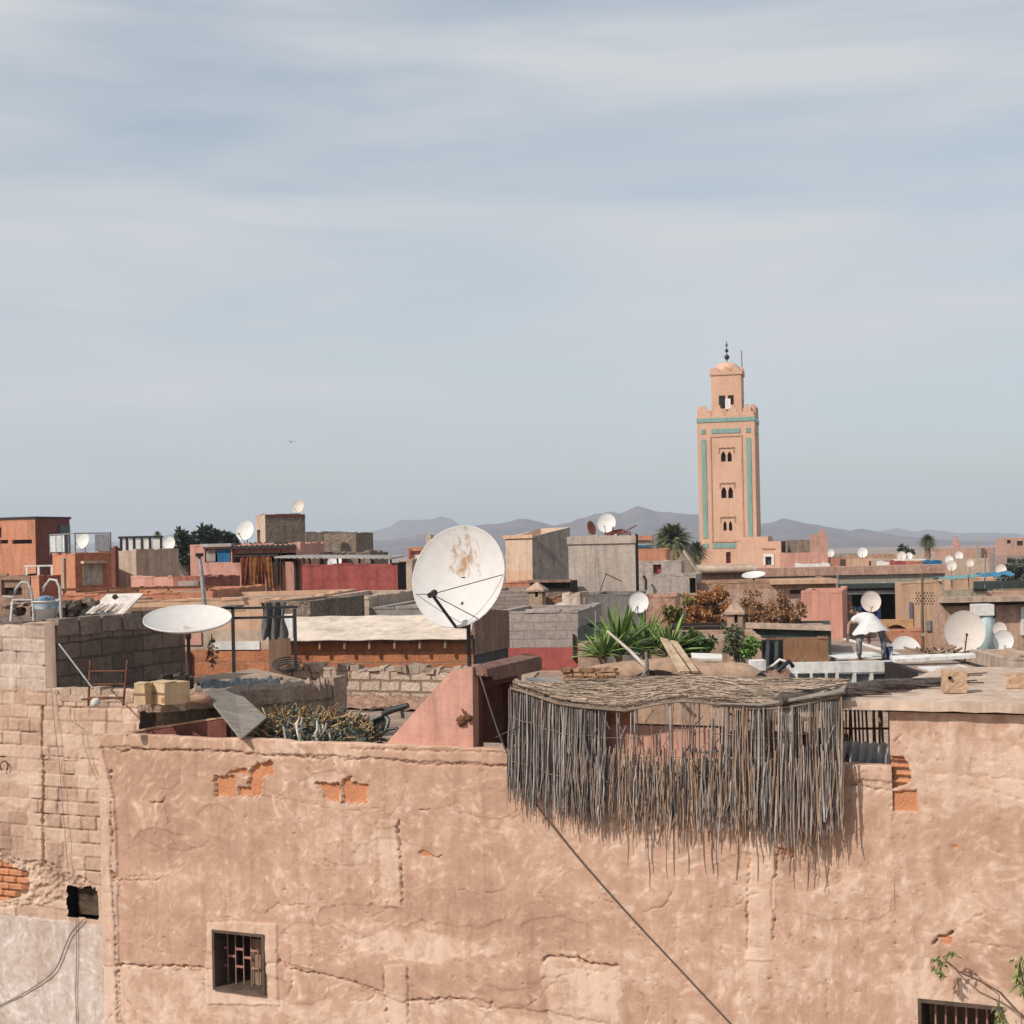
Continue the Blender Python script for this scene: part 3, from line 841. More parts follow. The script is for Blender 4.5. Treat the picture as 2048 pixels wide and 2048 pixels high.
# ------------------------------------------------------------------ satellite dishes
M_dish = None
def dish_mat(name, c, rust, where):
    """painted steel bowl with a rust stain of its own shape; where: centre of the stain in the bowl"""
    if name in MC: return MC[name]
    m, N, L, B = nodes(name)
    v = objcoord(N, L, False)
    mp = N.new('ShaderNodeMapping'); L.new(v, mp.inputs[0])
    mp.inputs['Location'].default_value = (-where[0] / where[2], -where[1] / where[3], 0); mp.inputs['Scale'].default_value = (1 / where[2], 1 / where[3], .01)
    ln = N.new('ShaderNodeVectorMath'); ln.operation = 'LENGTH'; L.new(mp.outputs[0], ln.inputs[0])
    n1 = noise(N, L, v, 16, 6, .7, .4, (1, .35, 1))
    a = N.new('ShaderNodeMath'); a.operation = 'MULTIPLY_ADD'; L.new(ln.outputs['Value'], a.inputs[0]); a.inputs[1].default_value = -.28; L.new(n1, a.inputs[2])
    k = ramp(N, L, a.outputs[0], [(.34, (0, 0, 0)), (.52, (1, 1, 1))])
    n2 = noise(N, L, v, 7, 5, .6)
    base = ramp(N, L, n2, [(.3, tuple(x * .9 for x in c)), (.6, c)])
    sp = ramp(N, L, noise(N, L, v, 40, 3, .6), [(.70, (1, 1, 1)), (.76, (.55, .33, .2))])
    base = mixc(N, L, .5, base, sp, 'MULTIPLY')
    L.new(mixc(N, L, k, base, rust), B.inputs['Base Color'])
    B.inputs['Roughness'].default_value = .6; B.inputs['Specular IOR Level'].default_value = .25
    MC[name] = m
    return m

D_stain = dish_mat('stained_white_dish', (.56, .535, .52), (.33, .20, .115), (.03, .24, .27, .46))
D_spot = dish_mat('dusty_white_dish', (.58, .55, .52), (.40, .27, .19), (.0, .0, .15, .12))
D_white = dish_mat('clean_white_dish', (.62, .60, .58), (.5, .42, .35), (5, 5, .1, .1))
D_cream = dish_mat('cream_dish', (.58, .51, .46), (.5, .36, .26), (0, -.2, .2, .2))
D_rust = dish_mat('rusted_dish', (.42, .16, .07), (.20, .06, .03), (0, .1, .5, .5))

def dish(name, label, px, py, dia, Y, n, mat, mast=.5, group=None, cat='satellite dish', roll=0.0, asp=1.08, arm=True, lnb=(0, -.38, .55), wires=False, cutbase=None):
    """px, py: middle of the bowl; dia in photo pixels; n: the way it faces; mast: length of its post below the middle"""
    c = at(px, py, Y)
    d = dia / F * Y
    base = Vector((c.x, c.y, c.z - mast))
    t = thing(name, label, cat, base, 0, group)
    zl = Vector(n).normalized()
    xl = Vector((0, 0, 1)).cross(zl)
    xl = xl.normalized() if xl.length > 1e-3 else Vector((1, 0, 0))
    yl = zl.cross(xl)
    Mr = Matrix((xl, yl, zl)).transposed().to_4x4() @ Matrix.Rotation(roll, 4, 'Z')
    M = Matrix.Translation(Vector((0, 0, mast))) @ Mr
    # bowl in its own axes so that its stains follow it
    r = d / 2; dp = d * .13
    prof = [(r * k / 10 + (1e-4 if k == 0 else 0), dp * (k / 10) ** 2 - dp) for k in range(11)]
    prof += [(r * 1.012, .006), (r * 1.014, -.012), (r * .985, -.022)] + [(r * k / 10 + (1e-4 if k == 0 else 0), dp * (k / 10) ** 2 - dp - .012) for k in range(9, -1, -1)]
    g = MB().lathe(prof, 40)
    g.v = [(a, b * asp, cc) for a, b, cc in g.v]
    o = g.build('reflector', mat, t); o.matrix_local = M
    g = MB()
    bk = M @ Vector((0, 0, -dp - .01))
    tip = Vector((0, 0, mast)) - zl * (dp + .09 * d + .02)
    foot = Vector((tip.x, tip.y, 0))
    mt_ = tip.z - .01 if zl.z > .7 else mast - .02 * d
    g.tube([foot, Vector((tip.x, tip.y, mt_))], max(.018, .022 * d), 8)
    g.build('mast', M_black if d > .8 else M_steel, t)
    g = MB()
    g.tube([bk, Vector((tip.x, tip.y, min(mt_, mast - .03 * d)))], .028 * d + .01, 6)
    g.tube([Vector((tip.x, tip.y, min(mt_, mast - .12 * d))), M @ Vector((0, -r * .55, -dp * .75))], .012 * d + .006, 6)
    g.build('bracket', M_black if d > .8 else M_steel, t)
    if arm:
        g = MB()
        tipa = M @ Vector((lnb[0] * d, lnb[1] * d, lnb[2] * d))
        root = M @ Vector((-.03 * d, -r * asp * 1.0, -.01))
        g.tube([M @ Vector((.08 * d, -r * asp * 1.0, -.06 * d)), root, tipa], .012 * d + .004, 6)
        if wires:
            g.tube([M @ Vector((-r * .92, -r * .25, .0)), tipa], .005, 5); g.tube([M @ Vector((r * .97, -r * .12, .0)), tipa], .005, 5); g.tube([M @ Vector((r * .42, -r * .95, 0)), tipa], .005, 5)
        ao = g.build('feed_arm', M_black if d > .8 else M_steel, t)
        g = MB()
        aim = (M @ Vector((0, 0, -dp * .5)) - tipa).normalized()
        g.tube([tipa - aim * .045 * d, tipa + aim * .03 * d], .024 * d + .005, 8); g.tube([tipa + aim * .03 * d, tipa + aim * .055 * d], .030 * d + .004, 8)
        g.build('feed_horn', M_black if d > .8 else M_steel, ao)
    return t

dish('satellite_dish', 'largest white satellite dish with rust streaks down its bowl, beside the pink stair hut', 916, 1152, 200, 15.4, (-.34, -.80, .30), D_stain, 1.0, asp=1.06, roll=R(8), wires=True, lnb=(-.10, -.30, .40))
dish('satellite_dish', 'white satellite dish lying almost flat, facing the sky, above the cardboard boxes', 375, 1236, 172, 15.9, (.04, -.26, .96), D_spot, .62, arm=False, asp=1.0)

# ------------------------------------------------------------------ the stair hut on the clay house
SH = thing('stair_hut', 'pink plastered stair hut with sloping back and dark doorway, on the clay house roof', 'stair hut', W(0, 0, 0), YAW)
tri = [wp(752, 1496, .12), wp(900, 1344, .12), wp(945, 1334, .12), wp(946, 1492, .12)]
tri[0] = (tri[0][0], 8.88); tri[3] = (tri[3][0], 8.88)
sR = tri[3][0]; zT = tri[2][1]
g = MB().prism(tri, .12, .26)
g.prism(tri, 1.25, 1.38)
g.build('wall', M_pink, SH)
g = MB(); g.prism([(tri[0][0] + .05, 8.88), (tri[1][0], tri[1][1] - .09), (tri[2][0] - .01, zT - .10), (tri[2][0] - .01, zT - .03), (tri[1][0], tri[1][1] - .02), (tri[0][0], 8.93)], .26, 1.25)
g.build('sloping_roof', M_pink, SH)
g = MB()
g.box(sR - .10, sR + .004, .262, .37, 8.72, zT - .05); g.box(sR - .10, sR + .004, 1.12, 1.249, 8.72, zT - .05); g.box(sR - .1, sR + .004, .37, 1.12, zT - .24, zT - .05)
g.build('door_frame', M_maroon, SH)  # shaded right side of the pink hut, coloured maroon
g = MB(); g.hexa([(sR + .006, .16, zT - .08), (sR + .16, .16, zT - .10), (sR + .20, 1.5, zT - .10), (sR + .006, 1.5, zT - .09)], [(sR + .006, .16, zT + .012), (sR + .15, .16, zT - .02), (sR + .19, 1.5, zT + .0), (sR + .006, 1.5, zT + .03)])
g.hexa([(sR + .145, .3, zT - .15), (sR + .165, .3, zT - .15), (sR + .205, 1.5, zT - .15), (sR + .185, 1.5, zT - .15)], [(sR + .145, .3, zT - .06), (sR + .165, .3, zT - .06), (sR + .205, 1.5, zT - .02), (sR + .185, 1.5, zT - .02)])
g.build('canopy', rough_mat('brown_fascia', (.27, .15, .115), (.2, .105, .08), 2, stain=.3), SH)
g = MB().box(sR - .8, sR - .105, .27, 1.24, 8.71, 8.76); g.build('floor', M_maroon, SH)
g = MB()                                   # plug of rag and wire at the jamb
a, b = wp(925, 1418, .10)
g.tube([(a, .09, b), (a + .05, .06, b - .06), (a + .11, .09, b - .10)], .012, 6); g.ball((a - .02, .10, b - .12), .05, .03, .05, rough=.4); g.ball((a + .07, .09, b - .09), .04, .03, .03, rough=.4)
g.build('hook', M_rust, SH)

# low pink parapet, inner side coloured maroon for its shade, and the back wall of the clay house roof
PW = thing('parapet_wall', 'low parapet with shade-coloured maroon inner side at left end of the clay house roof', 'wall', W(0, 0, 0), YAW)
a = SL + .26
q0 = (wp(258, 1464, .2)[0], .2); q1 = toL(at(452, 1436, 15.75)); zq = q1[2]
dq = Vector((q1[0] - q0[0], q1[1] - q0[1])).normalized(); nq = Vector((-dq.y, dq.x)) * .10
c4 = [q0, (q1[0], q1[1]), (q1[0] + nq.x, q1[1] + nq.y), (q0[0] + nq.x, q0[1] + nq.y)]
MB().hexa([(x, y, 8.6) for x, y in c4], [(x, y, z) for (x, y), z in zip(c4, (8.99, zq, zq, 8.99))]).build('wall', M_maroon, PW)
c5 = [(x + (-nq.x * .1 if i < 2 else nq.x * .1), y + (-nq.y * .1 if i < 2 else nq.y * .1)) for i, (x, y) in enumerate(c4)]
MB().hexa([(x, y, z + .002) for (x, y), z in zip(c5, (8.99, zq, zq, 8.99))], [(x, y, z + .022) for (x, y), z in zip(c5, (8.99, zq, zq, 8.99))]).build('coping', M_tan, PW)

BWd = 5.9
BW = thing('block_wall', 'pale wall of neat blocks with broken top courses behind the reed heap', 'wall', W(0, 0, 0), YAW)
s0, s1 = wp(538, 1320, BWd)[0], wp(962, 1330, BWd)[0]
MB().box(s0, s1, BWd, BWd + .2, 0, 9.18).build('wall', M_pblock, BW)
g = MB(); x = s0
while x < s1:
    wd = random.uniform(.08, .2); g.box(x, x + wd - .015, BWd - .02 + random.uniform(-.02, .03), BWd + .2, 9.183, 9.24 + random.uniform(-.02, .06), j=.02); x += wd
g.build('broken_top', rough_mat('broken_block', (.50, .39, .31), (.33, .235, .18), 5, stain=.4, island=(.75, 1.1)), BW)
g = MB(); P = []
for i in range(10):
    P.append([(s0 + (s1 - s0) * q / 40, BWd - .02 - i * .09, 8.715 + max(0, .12 * (1 - i / 9) ** 1.4 + random.uniform(-.03, .03))) for q in range(41)])
g.sheet(P, 0, False).build('rubble_slope', rough_mat('earth_rubble', (.46, .28, .2), (.3, .18, .125), 5, b=1.5, bs=30, stain=.5), BW)

# ------------------------------------------------------------------ on the clay house roof
def quad_board(name, label, cat, c4, t, mat, extra=None):
    """board from four seen corners (px, py, depth)"""
    P = [at(*c) for c in c4]
    base = sum(P, Vector()) / 4; base.z = min(p.z for p in P)
    o = thing(name, label, cat, base)
    nn = (P[1] - P[0]).cross(P[3] - P[0]).normalized() * t
    q = [p - base for p in P]
    MB().hexa([p - nn for p in q], q).build('board', mat, o)
    return o

quad_board('plank_board', 'grey weathered board leaning at a slant beside the reed heap', 'board', ((408, 1388, 15.9), (466, 1381, 16.2), (532, 1440, 15.6), (482, 1482, 15.1)), .035, M_gwood)
M_straw = rough_mat('broken_reed', (.58, .39, .19), (.38, .25, .12), 4, b=.3, stain=.4, island=(.35, 1.25))
M_debris = rough_mat('dark_litter', (.10, .11, .09), (.04, .045, .04), 5, b=.3, island=(.4, 1.8))
M_rag = rough_mat('rag', (.56, .52, .46), (.36, .35, .31), 5, b=.3, island=(.5, 1.3))
o = thing('reed_heap', 'heap of broken reeds and rags behind the wall top, between board and stair hut', 'reed heap', W(*[wp(620, 1480, 1.0)[0], 1.0, 8.7]), YAW)
sx0, sx1 = wp(495, 1470, .8)[0] , wp(745, 1470, .8)[0]
cx = (sx0 + sx1) / 2; hw_ = (sx1 - sx0) / 2
mound = lambda x: max(.10, .30 * (1 - (x / hw_) ** 4) + .30)
g = MB()
P = [[(hw_ * (q / 14 - 1), -.45 + .9 * i / 10, .0 + mound(hw_ * (q / 14 - 1)) * .8 * math.sin(PI * i / 10) * random.uniform(.7, 1.1)) for q in range(29)] for i in range(11)]
g.sheet(P, 0, False).build('litter_base', M_debris, o)
g = MB()
for k in range(760):
    x = random.uniform(-hw_, hw_); y = random.uniform(-.4, .4)
    z = mound(x) * .85 * math.cos(y * 3) * random.uniform(.75, 1.05)
    a, e = random.uniform(0, 2 * PI), random.uniform(-.2, 1.2)
    l = random.uniform(.06, .2)
    d = Vector((math.cos(a) * math.cos(e), math.sin(a) * math.cos(e), math.sin(e))) * l
    g.tube([(x, y, z), (x + d.x, y + d.y, z + d.z)], random.uniform(.004, .012), 4, (0, 1, 2, 1, 3, 0, 0)[k % 7])
g.build('reed_stalks', [M_straw, M_debris, rough_mat('rust_stalk', (.38, .19, .09), (.2, .1, .05), 4, island=(.4, 1.4)), rough_mat('grey_green_stalk', (.22, .25, .18), (.10, .12, .09), 4, island=(.4, 1.5))], o)
for cxx in (.02, .42):
    g = MB()
    for k in range(6):
        x = cxx + random.uniform(-.12, .12); y = -.35 + random.uniform(-.1, .1)
        z = mound(x) * .8 + random.uniform(-.1, .05)
        p = [Vector((x, y, z))]
        for q in range(3): p.append(p[-1] + Vector((random.uniform(-.05, .05), random.uniform(-.05, .02), random.uniform(-.12, -.03))))
        g.tube(p, [.012, .018, .014, .006], 5)
    g.build('rag', M_rag, o)
o.location = W(cx + .05, .75, 8.7)
# broken black chair
ch = thing('broken_chair', 'broken black plastic chair lying tipped on the roof beside the pink stair hut', 'chair', W(wp(770, 1465, .9)[0], .9, 8.75), YAW)
M_bpl = plain('black_plastic', (.03, .032, .034), .4)
M_gpl = plain('grey_plastic', (.16, .165, .155), .5)
def cpx(px, py, d=.9):
    s, z = wp(px, py, d); return Vector((s - wp(770, 1465, .9)[0], d - .9, z - 8.75))
g = MB()
ring = [cpx(742, 1440), cpx(768, 1428), cpx(776, 1440), cpx(772, 1462), cpx(752, 1472), cpx(742, 1462)]
g.tube(ring + ring[:1], .022, 6); g.build('seat_rim', M_gpl, ch)
g = MB(); g.add([p + Vector((0, .03, 0)) for p in ring] + [p + Vector((0, .06, 0)) for p in ring], [[0, 1, 2, 3, 4, 5], [11, 10, 9, 8, 7, 6]] + [(i + 6, (i + 1) % 6 + 6, (i + 1) % 6, i) for i in range(6)]); g.build('seat', M_bpl, ch)
g = MB(); g.tube([cpx(766, 1428), cpx(784, 1420), cpx(816, 1411)], [.035, .04, .035], 6); g.build('backrest', M_bpl, ch)
for p in ([(803, 1416), (806, 1436)], [(772, 1460), (792, 1456), (798, 1462)], [(752, 1472), (745, 1490)], [(742, 1455), (722, 1470), (712, 1490)]):
    MB().tube([cpx(*q) for q in p], .02, 6).build('leg', M_bpl, ch)
o = thing('rolled_mat', 'short beige roll of matting lying end on beside the broken chair', 'mat roll', at(722, 1438, 15.9), R(20))
MB().lathe([(.001, 0), (.055, 0), (.058, .02), (.058, .2), (.05, .21), (.001, .21)], 14, 0, Matrix.Rotation(R(82), 4, 'X')).build('roll', rough_mat('beige_mat', (.5, .4, .3), (.36, .27, .2), 6), o)
MB().tube([(.0, -.03, -.3), (-.02, .03, -.02)], .03, 6).build('stub', M_debris, o)

# ------------------------------------------------------------------ reed shelter over the wall
RS = thing('reed_shelter', 'reed shelter with sagging mat roof and long grey reed screen hung over the clay wall', 'reed shelter', W(0, 0, 0), YAW)
M_reed = rough_mat('grey_reed', (.29, .25, .23), (.17, .145, .13), 5, b=.3, stain=.45, island=(.3, 1.75), stretch=(6, 6, .6))
M_reed2 = rough_mat('brown_reed', (.40, .27, .18), (.24, .15, .10), 5, b=.3, stain=.4, island=(.5, 1.35), stretch=(6, 6, .6))
M_mat = rough_mat('reed_mat', (.42, .31, .235), (.28, .20, .15), 6, b=1.5, bs=30, stain=.5, stretch=(.6, 4, 4))
topc = [(1026, 1372), (1070, 1386), (1120, 1404), (1180, 1411), (1250, 1417), (1310, 1405), (1360, 1397), (1420, 1402), (1500, 1412), (1560, 1412), (1610, 1404), (1660, 1392), (1684, 1388)]
botc = [(1014, 1600), (1040, 1604), (1075, 1622), (1120, 1632), (1180, 1646), (1220, 1652), (1300, 1655), (1400, 1660), (1480, 1655), (1560, 1685), (1620, 1692), (1650, 1680), (1684, 1655)]
DO = -.17
def lerp_curve(c, x): return float(np.interp(x, [p[0] for p in c], [p[1] for p in c]))
g1, g2 = MB(), MB()
def stick(px, layer, long=0.0, top=None, mb=None):
    ty = lerp_curve(topc, px) + random.uniform(-4, 8) if top is None else top
    by = lerp_curve(botc, px) + random.uniform(-34, 12) + long
    d = DO + layer + random.uniform(-.012, .012)
    lean = random.uniform(-7, 7) + (px - 1350) * .004
    a, za = wp(px, ty, d); b, zb = wp(px + lean, by, d)
    k = (a + b) / 2 + random.uniform(-.018, .018)
    r = random.uniform(.0032, .0090)
    w1_, w2_ = random.uniform(-.016, .016), random.uniform(-.022, .022)
    n_ = 7; P_ = []
    for q in range(n_):
        t = q / (n_ - 1)
        P_.append((a + (b - a) * t + w1_ * math.sin(t * PI) + w2_ * math.sin(t * 2 * PI) * t + random.uniform(-.0025, .0025), d + random.uniform(-.008, .008) - .03 * t * random.random(), za + (zb - za) * t))
    mb.tube(P_, [r * random.uniform(.75, 1.1) * (1 if q < n_ - 1 else .5) for q in range(n_)], 4, smooth=False)
x = 1018.0
while x < 1686:
    dense = 1.0 if x < 1190 else (.26 if x < 1330 else (.36 if x < 1450 else .55))
    if x < 1130 or random.random() < dense: stick(x, 0, 0, None, g1)
    x += random.uniform(1.4, 3.0) if x < 1205 else random.uniform(1.8, 4.4)
for k in range(240):                           # second and third layers, thick on the left
    xx = 1020 + 190 * random.random(); stick(xx, random.choice((.035, .06)), random.uniform(-30, 6), None, g1)
for k in range(420):                            # lower half doubled everywhere: older, shorter pieces
    xx = random.uniform(1130, 1684); stick(xx, random.choice((.03, -.03)), random.uniform(-30, 10), random.uniform(1485, 1545), g1 if k % 3 else g2)
for k in range(70):
    xx = random.uniform(1450, 1684); stick(xx, random.choice((.03, -.03)), random.uniform(-20, 20), None, g2 if k % 2 else g1)
for xx in (1258, 1268, 1290, 1308, 1334, 1366, 1381, 1392, 1440, 1478, 1484, 1545, 1552, 1572, 1590, 1597, 1618, 1626, 1661):
    stick(xx, -.03, random.uniform(40, 75), random.uniform(1520, 1600), g2 if xx % 3 else g1)
for k in range(90):                             # broken, slanting bits caught in the screen
    xx = random.uniform(1025, 1680); yy = random.uniform(lerp_curve(topc, xx) + 10, lerp_curve(botc, xx) - 20); d = DO + random.uniform(-.03, .05)
    an = random.gauss(PI / 2, .45); l = random.uniform(15, 60); a, za = wp(xx, yy, d); b, zb = wp(xx + l * math.cos(an), yy + l * math.sin(an), d)
    (g1 if k % 2 else g2).tube([(a, d, za), ((a + b) / 2 + random.uniform(-.01, .01), d - .02, (za + zb) / 2), (b, d + random.uniform(-.03, .01), zb)], random.uniform(.003, .008), 4, smooth=False)
g1.build('reed_screen', M_reed, RS)
g2.build('brown_reeds', M_reed2, RS)
g = MB()
p = []
for xx in np.linspace(1022, 1684, 30):
    s, z = wp(xx, lerp_curve(topc, xx) + 4, DO); p.append((s, DO - .02, z))
g.tube(p, .014, 6)
p = []
for xx in np.linspace(1390, 1560, 12):
    s, z = wp(xx, 1500 + 4 * math.sin(xx * .05), DO + .05); p.append((s, DO + .05, z))
g.tube(p, .010, 5)
s, z = wp(1460, 1428, DO + .1); s2, z2 = wp(1535, 1454, DO + .1)
g.tube([(s, DO + .1, z), (s2, DO + .1, z2)], .011, 5)
for yo in (62, 150):                             # cords that bind the canes
    p = []
    for xx in np.linspace(1022, 1640, 44):
        s, z = wp(xx, lerp_curve(topc, xx) + yo + random.uniform(-3, 3), DO - .012); p.append((s, DO - .014 + random.uniform(-.004, .004), z))
    g.tube(p, .0035, 4)
g.build('tie_rail', rough_mat('rail_wood', (.30, .24, .19), (.2, .15, .12), 6), RS)
g = MB()
s, z = wp(1670, 1392, DO); s2, z2 = wp(1684, 1640, DO)
g.tube([(s, DO + .03, z), (s2 - .02, DO + .03, z2)], [.032, .02], 8)
g.build('post', M_gwood, RS)
s, z = wp(1022, 1368, 0); MB().tube([(s + .06, .12, 8.72), (s + .06, .12, z)], .03, 7).build('post', M_gwood, RS)
# roof mat: from the front curve back to its far edge
backc = [(1040, 1373), (1070, 1371), (1130, 1368), (1230, 1362), (1330, 1357), (1400, 1356), (1500, 1360), (1600, 1362), (1700, 1366)]
xs = np.linspace(1026, 1690, 64)
Pm = []
for i in range(13):
    fr = i / 12; rowp = []
    for q, xx in enumerate(xs):
        sf, zf = wp(xx, lerp_curve(topc, xx), DO - .03)
        xb = 1040 + (xx - 1026) * 660 / 664
        zb_ = 9.55
        rx, rz = ray(xb, lerp_curve(backc, xb)); Yb = (zb_ - EYE) / rz
        pb = toL((rx * Yb, Yb, zb_))
        bmp = .015 * math.sin(fr * PI) + random.uniform(-.012, .012)
        rowp.append((sf + (pb[0] - sf) * fr, DO - .03 + (pb[1] - DO + .03) * fr, zf + (pb[2] - zf) * fr + bmp))
    Pm.append(rowp)
MB().sheet(Pm, 0, False, .014).build('roof_mat', M_mat, RS)
g = MB()
for k in range(1500):
    i, q = random.uniform(0, 11.5), random.uniform(0, 62)
    p0 = Vector(Pm[int(i)][int(q)]).lerp(Vector(Pm[int(i) + 1][int(q) + 1]), random.random())
    a = random.gauss(-.12, .22) + (PI if random.random() < .5 else 0)
    l = random.uniform(.15, .6)
    q2 = min(63, max(0, int(q + math.cos(a) * l / .085))); i2 = min(12, max(0, int(i + math.sin(a) * l / .17)))
    p1 = Vector(Pm[i2][q2])
    p0.z += .018 + random.uniform(0, .02); p1.z += .018 + random.uniform(0, .035)
    if (p1 - p0).length > .05: g.tube([p0, p1], random.uniform(.003, .0075), 4, smooth=False)
g.build('roof_reeds', rough_mat('dry_reed', (.46, .345, .265), (.31, .225, .17), 5, b=.3, stain=.4, island=(.5, 1.2)), RS)
g = MB()                                                  # pole along the front edge on the right
p = [wp(x_, y_, DO - .05) for x_, y_ in ((1440, 1410), (1520, 1412), (1600, 1400), (1690, 1384))]
g.tube([(a, DO - .05, b + .01) for a, b in p], [.010, .014, .02, .026], 7)
g.build('edge_pole', M_gwood, RS)

o = thing('rolled_mat', 'long grey roll of reed matting lying across the slab roof edge', 'mat roll', W(0, 0, 0), YAW)
g = MB()
Y0 = 13.2
pts = [(1560, 1402, 12.72), (1620, 1394, 12.85), (1700, 1385, 12.95), (1760, 1378, 13.2), (1830, 1373, 13.5), (1895, 1366, 13.8)]
g.tube([toL(at(a, b - 2, y)) for a, b, y in pts], [.05, .062, .078, .085, .072, .05], 12)
for k in range(60):
    a, b, y = random.choice(pts[1:]); t = random.random()
    p = Vector(toL(at(a - 25 + 30 * t, b - 2 + random.uniform(-15, 8), y - .06)))
    g.tube([p, p + Vector((random.uniform(.15, .4), random.uniform(0, .1), random.uniform(-.02, .03)))], .006, 4)
g.build('roll', rough_mat('grey_mat_roll', (.24, .19, .165), (.13, .105, .09), 5, b=1.4, bs=40, stain=.5, stretch=(.5, 5, 5)), o)

# wall behind the screen and the store under the slab
o = thing('back_wall', 'low pink wall with bare brick top seen through the reed screen', 'wall', W(0, 0, 0), YAW)
sa, sb = wp(1120, 1450, .06)[0], wp(1676, 1450, .06)[0]; sm_ = wp(1440, 1450, .06)[0]
MB().box(sa, sm_, .06, .19, 8.9, 9.28, j=.004).build('wall', M_pink, o)
MB().box(sa, sa + .72, .065, .185, 9.282, 9.43).build('brick_top', M_obrick, o)
MB().box(sm_, sb, .42, .56, 8.66, 9.2).build('wall', M_pink, o)
g = MB()
for k in range(16): 
    x = random.uniform(sm_ + .05, sb - .05); g.box(x, x + random.uniform(.02, .10), .36, .42, 8.9, 9.26 + random.uniform(-.1, .2), j=.01)
g.build('hung_boards', rough_mat('dark_board', (.16, .10, .075), (.07, .05, .04), 4, island=(.5, 1.5)), o)
o = thing('reed_partition', 'brown upright reed partition in shade under the concrete slab', 'partition', W(0, 0, 0), YAW)
sa, sb = wp(1672, 1470, .9)[0], SR
g = MB()
x = sa
while x < sb + .1:
    g.tube([(x, .9 + random.uniform(-.02, .02), 8.72), (x + random.uniform(-.03, .03), .9, 9.48)], random.uniform(.007, .014), 5, smooth=False); x += random.uniform(.02, .045)
g.tube([(sa, .88, 9.2), (sb, .88, 9.22)], .012, 5); g.tube([(sa, .8, 9.49), (sb, .8, 9.40)], .03, 6)
g.build('reeds', rough_mat('rust_brown_reed', (.42, .24, .14), (.22, .11, .06), 5, island=(.4, 1.3)), o)
o = thing('hung_cloth', 'pale cloth bundled on the low wall under the concrete slab', 'cloth', W(0, 0, 0), YAW)
sa = wp(1676, 1505, .3)[0]; P = []
for i in range(9):
    P.append([(sa + (SR - .03 - sa) * q / 26, .30 + .05 * math.sin(q * 1.5 + i * .4) + .012 * i, 9.17 - .026 * i - .02 * abs(math.sin(q * .75)) ) for q in range(27)])
MB().sheet(P, 0, True, .004).build('cloth', rough_mat('pale_cloth', (.66, .66, .68), (.5, .51, .54), 3, stain=.2), o)

# ------------------------------------------------------------------ on the slab roof
ab = rough_mat('adobe_block', (.56, .38, .25), (.42, .27, .175), 4, b=.8, bs=30, stain=.3)
def adobe(label, x0, x1, y0, y1, Y, dep, rz, hole):
    p = at((x0 + x1) / 2, y1, Y); p.z = SLABZ + .006
    w_, h_ = (x1 - x0) / F * Y * .86, (y1 - y0) / F * Y * .86
    o = thing('adobe_block', label, 'block', p, rz, 'adobe blocks on the concrete slab')
    g = MB()
    n = 4
    P = [[(-w_ / 2 + w_ * q / n + random.uniform(-.008, .008), random.uniform(-.004, .004), h_ * i / n + random.uniform(-.006, .006) * (i > 0)) for q in range(n + 1)] for i in range(n + 1)]
    g.sheet(P, 0, False)
    Q = [[(a, b + dep, c) for a, b, c in r] for r in P]
    g.sheet([r[::-1] for r in Q], 0, False)
    g.sheet([P[-1], Q[-1]], 0, False); g.sheet([Q[0], P[0]], 0, False)
    g.sheet([[r[0] for r in Q], [r[0] for r in P]], 0, False); g.sheet([[r[-1] for r in P], [r[-1] for r in Q]], 0, False)
    g.build('block', ab, o)
    if hole:
        MB().lathe([(.001, 0), (.016, 0), (.017, .006), (.017, .02)], 10, 0, Matrix.Translation((-w_ * .22, -.008, h_ * .72)) @ Matrix.Rotation(R(90), 4, 'X')).build('hole', M_dark, o)
adobe('square adobe block with a round hole, standing on the slab beside the rolled mat', 1884, 1938, 1355, 1404, 12.95, .19, R(-12), True)
adobe('adobe block at the right edge of the concrete slab, cut by the picture edge', 2010, 2078, 1360, 1393, 13.2, .2, R(-20), False)
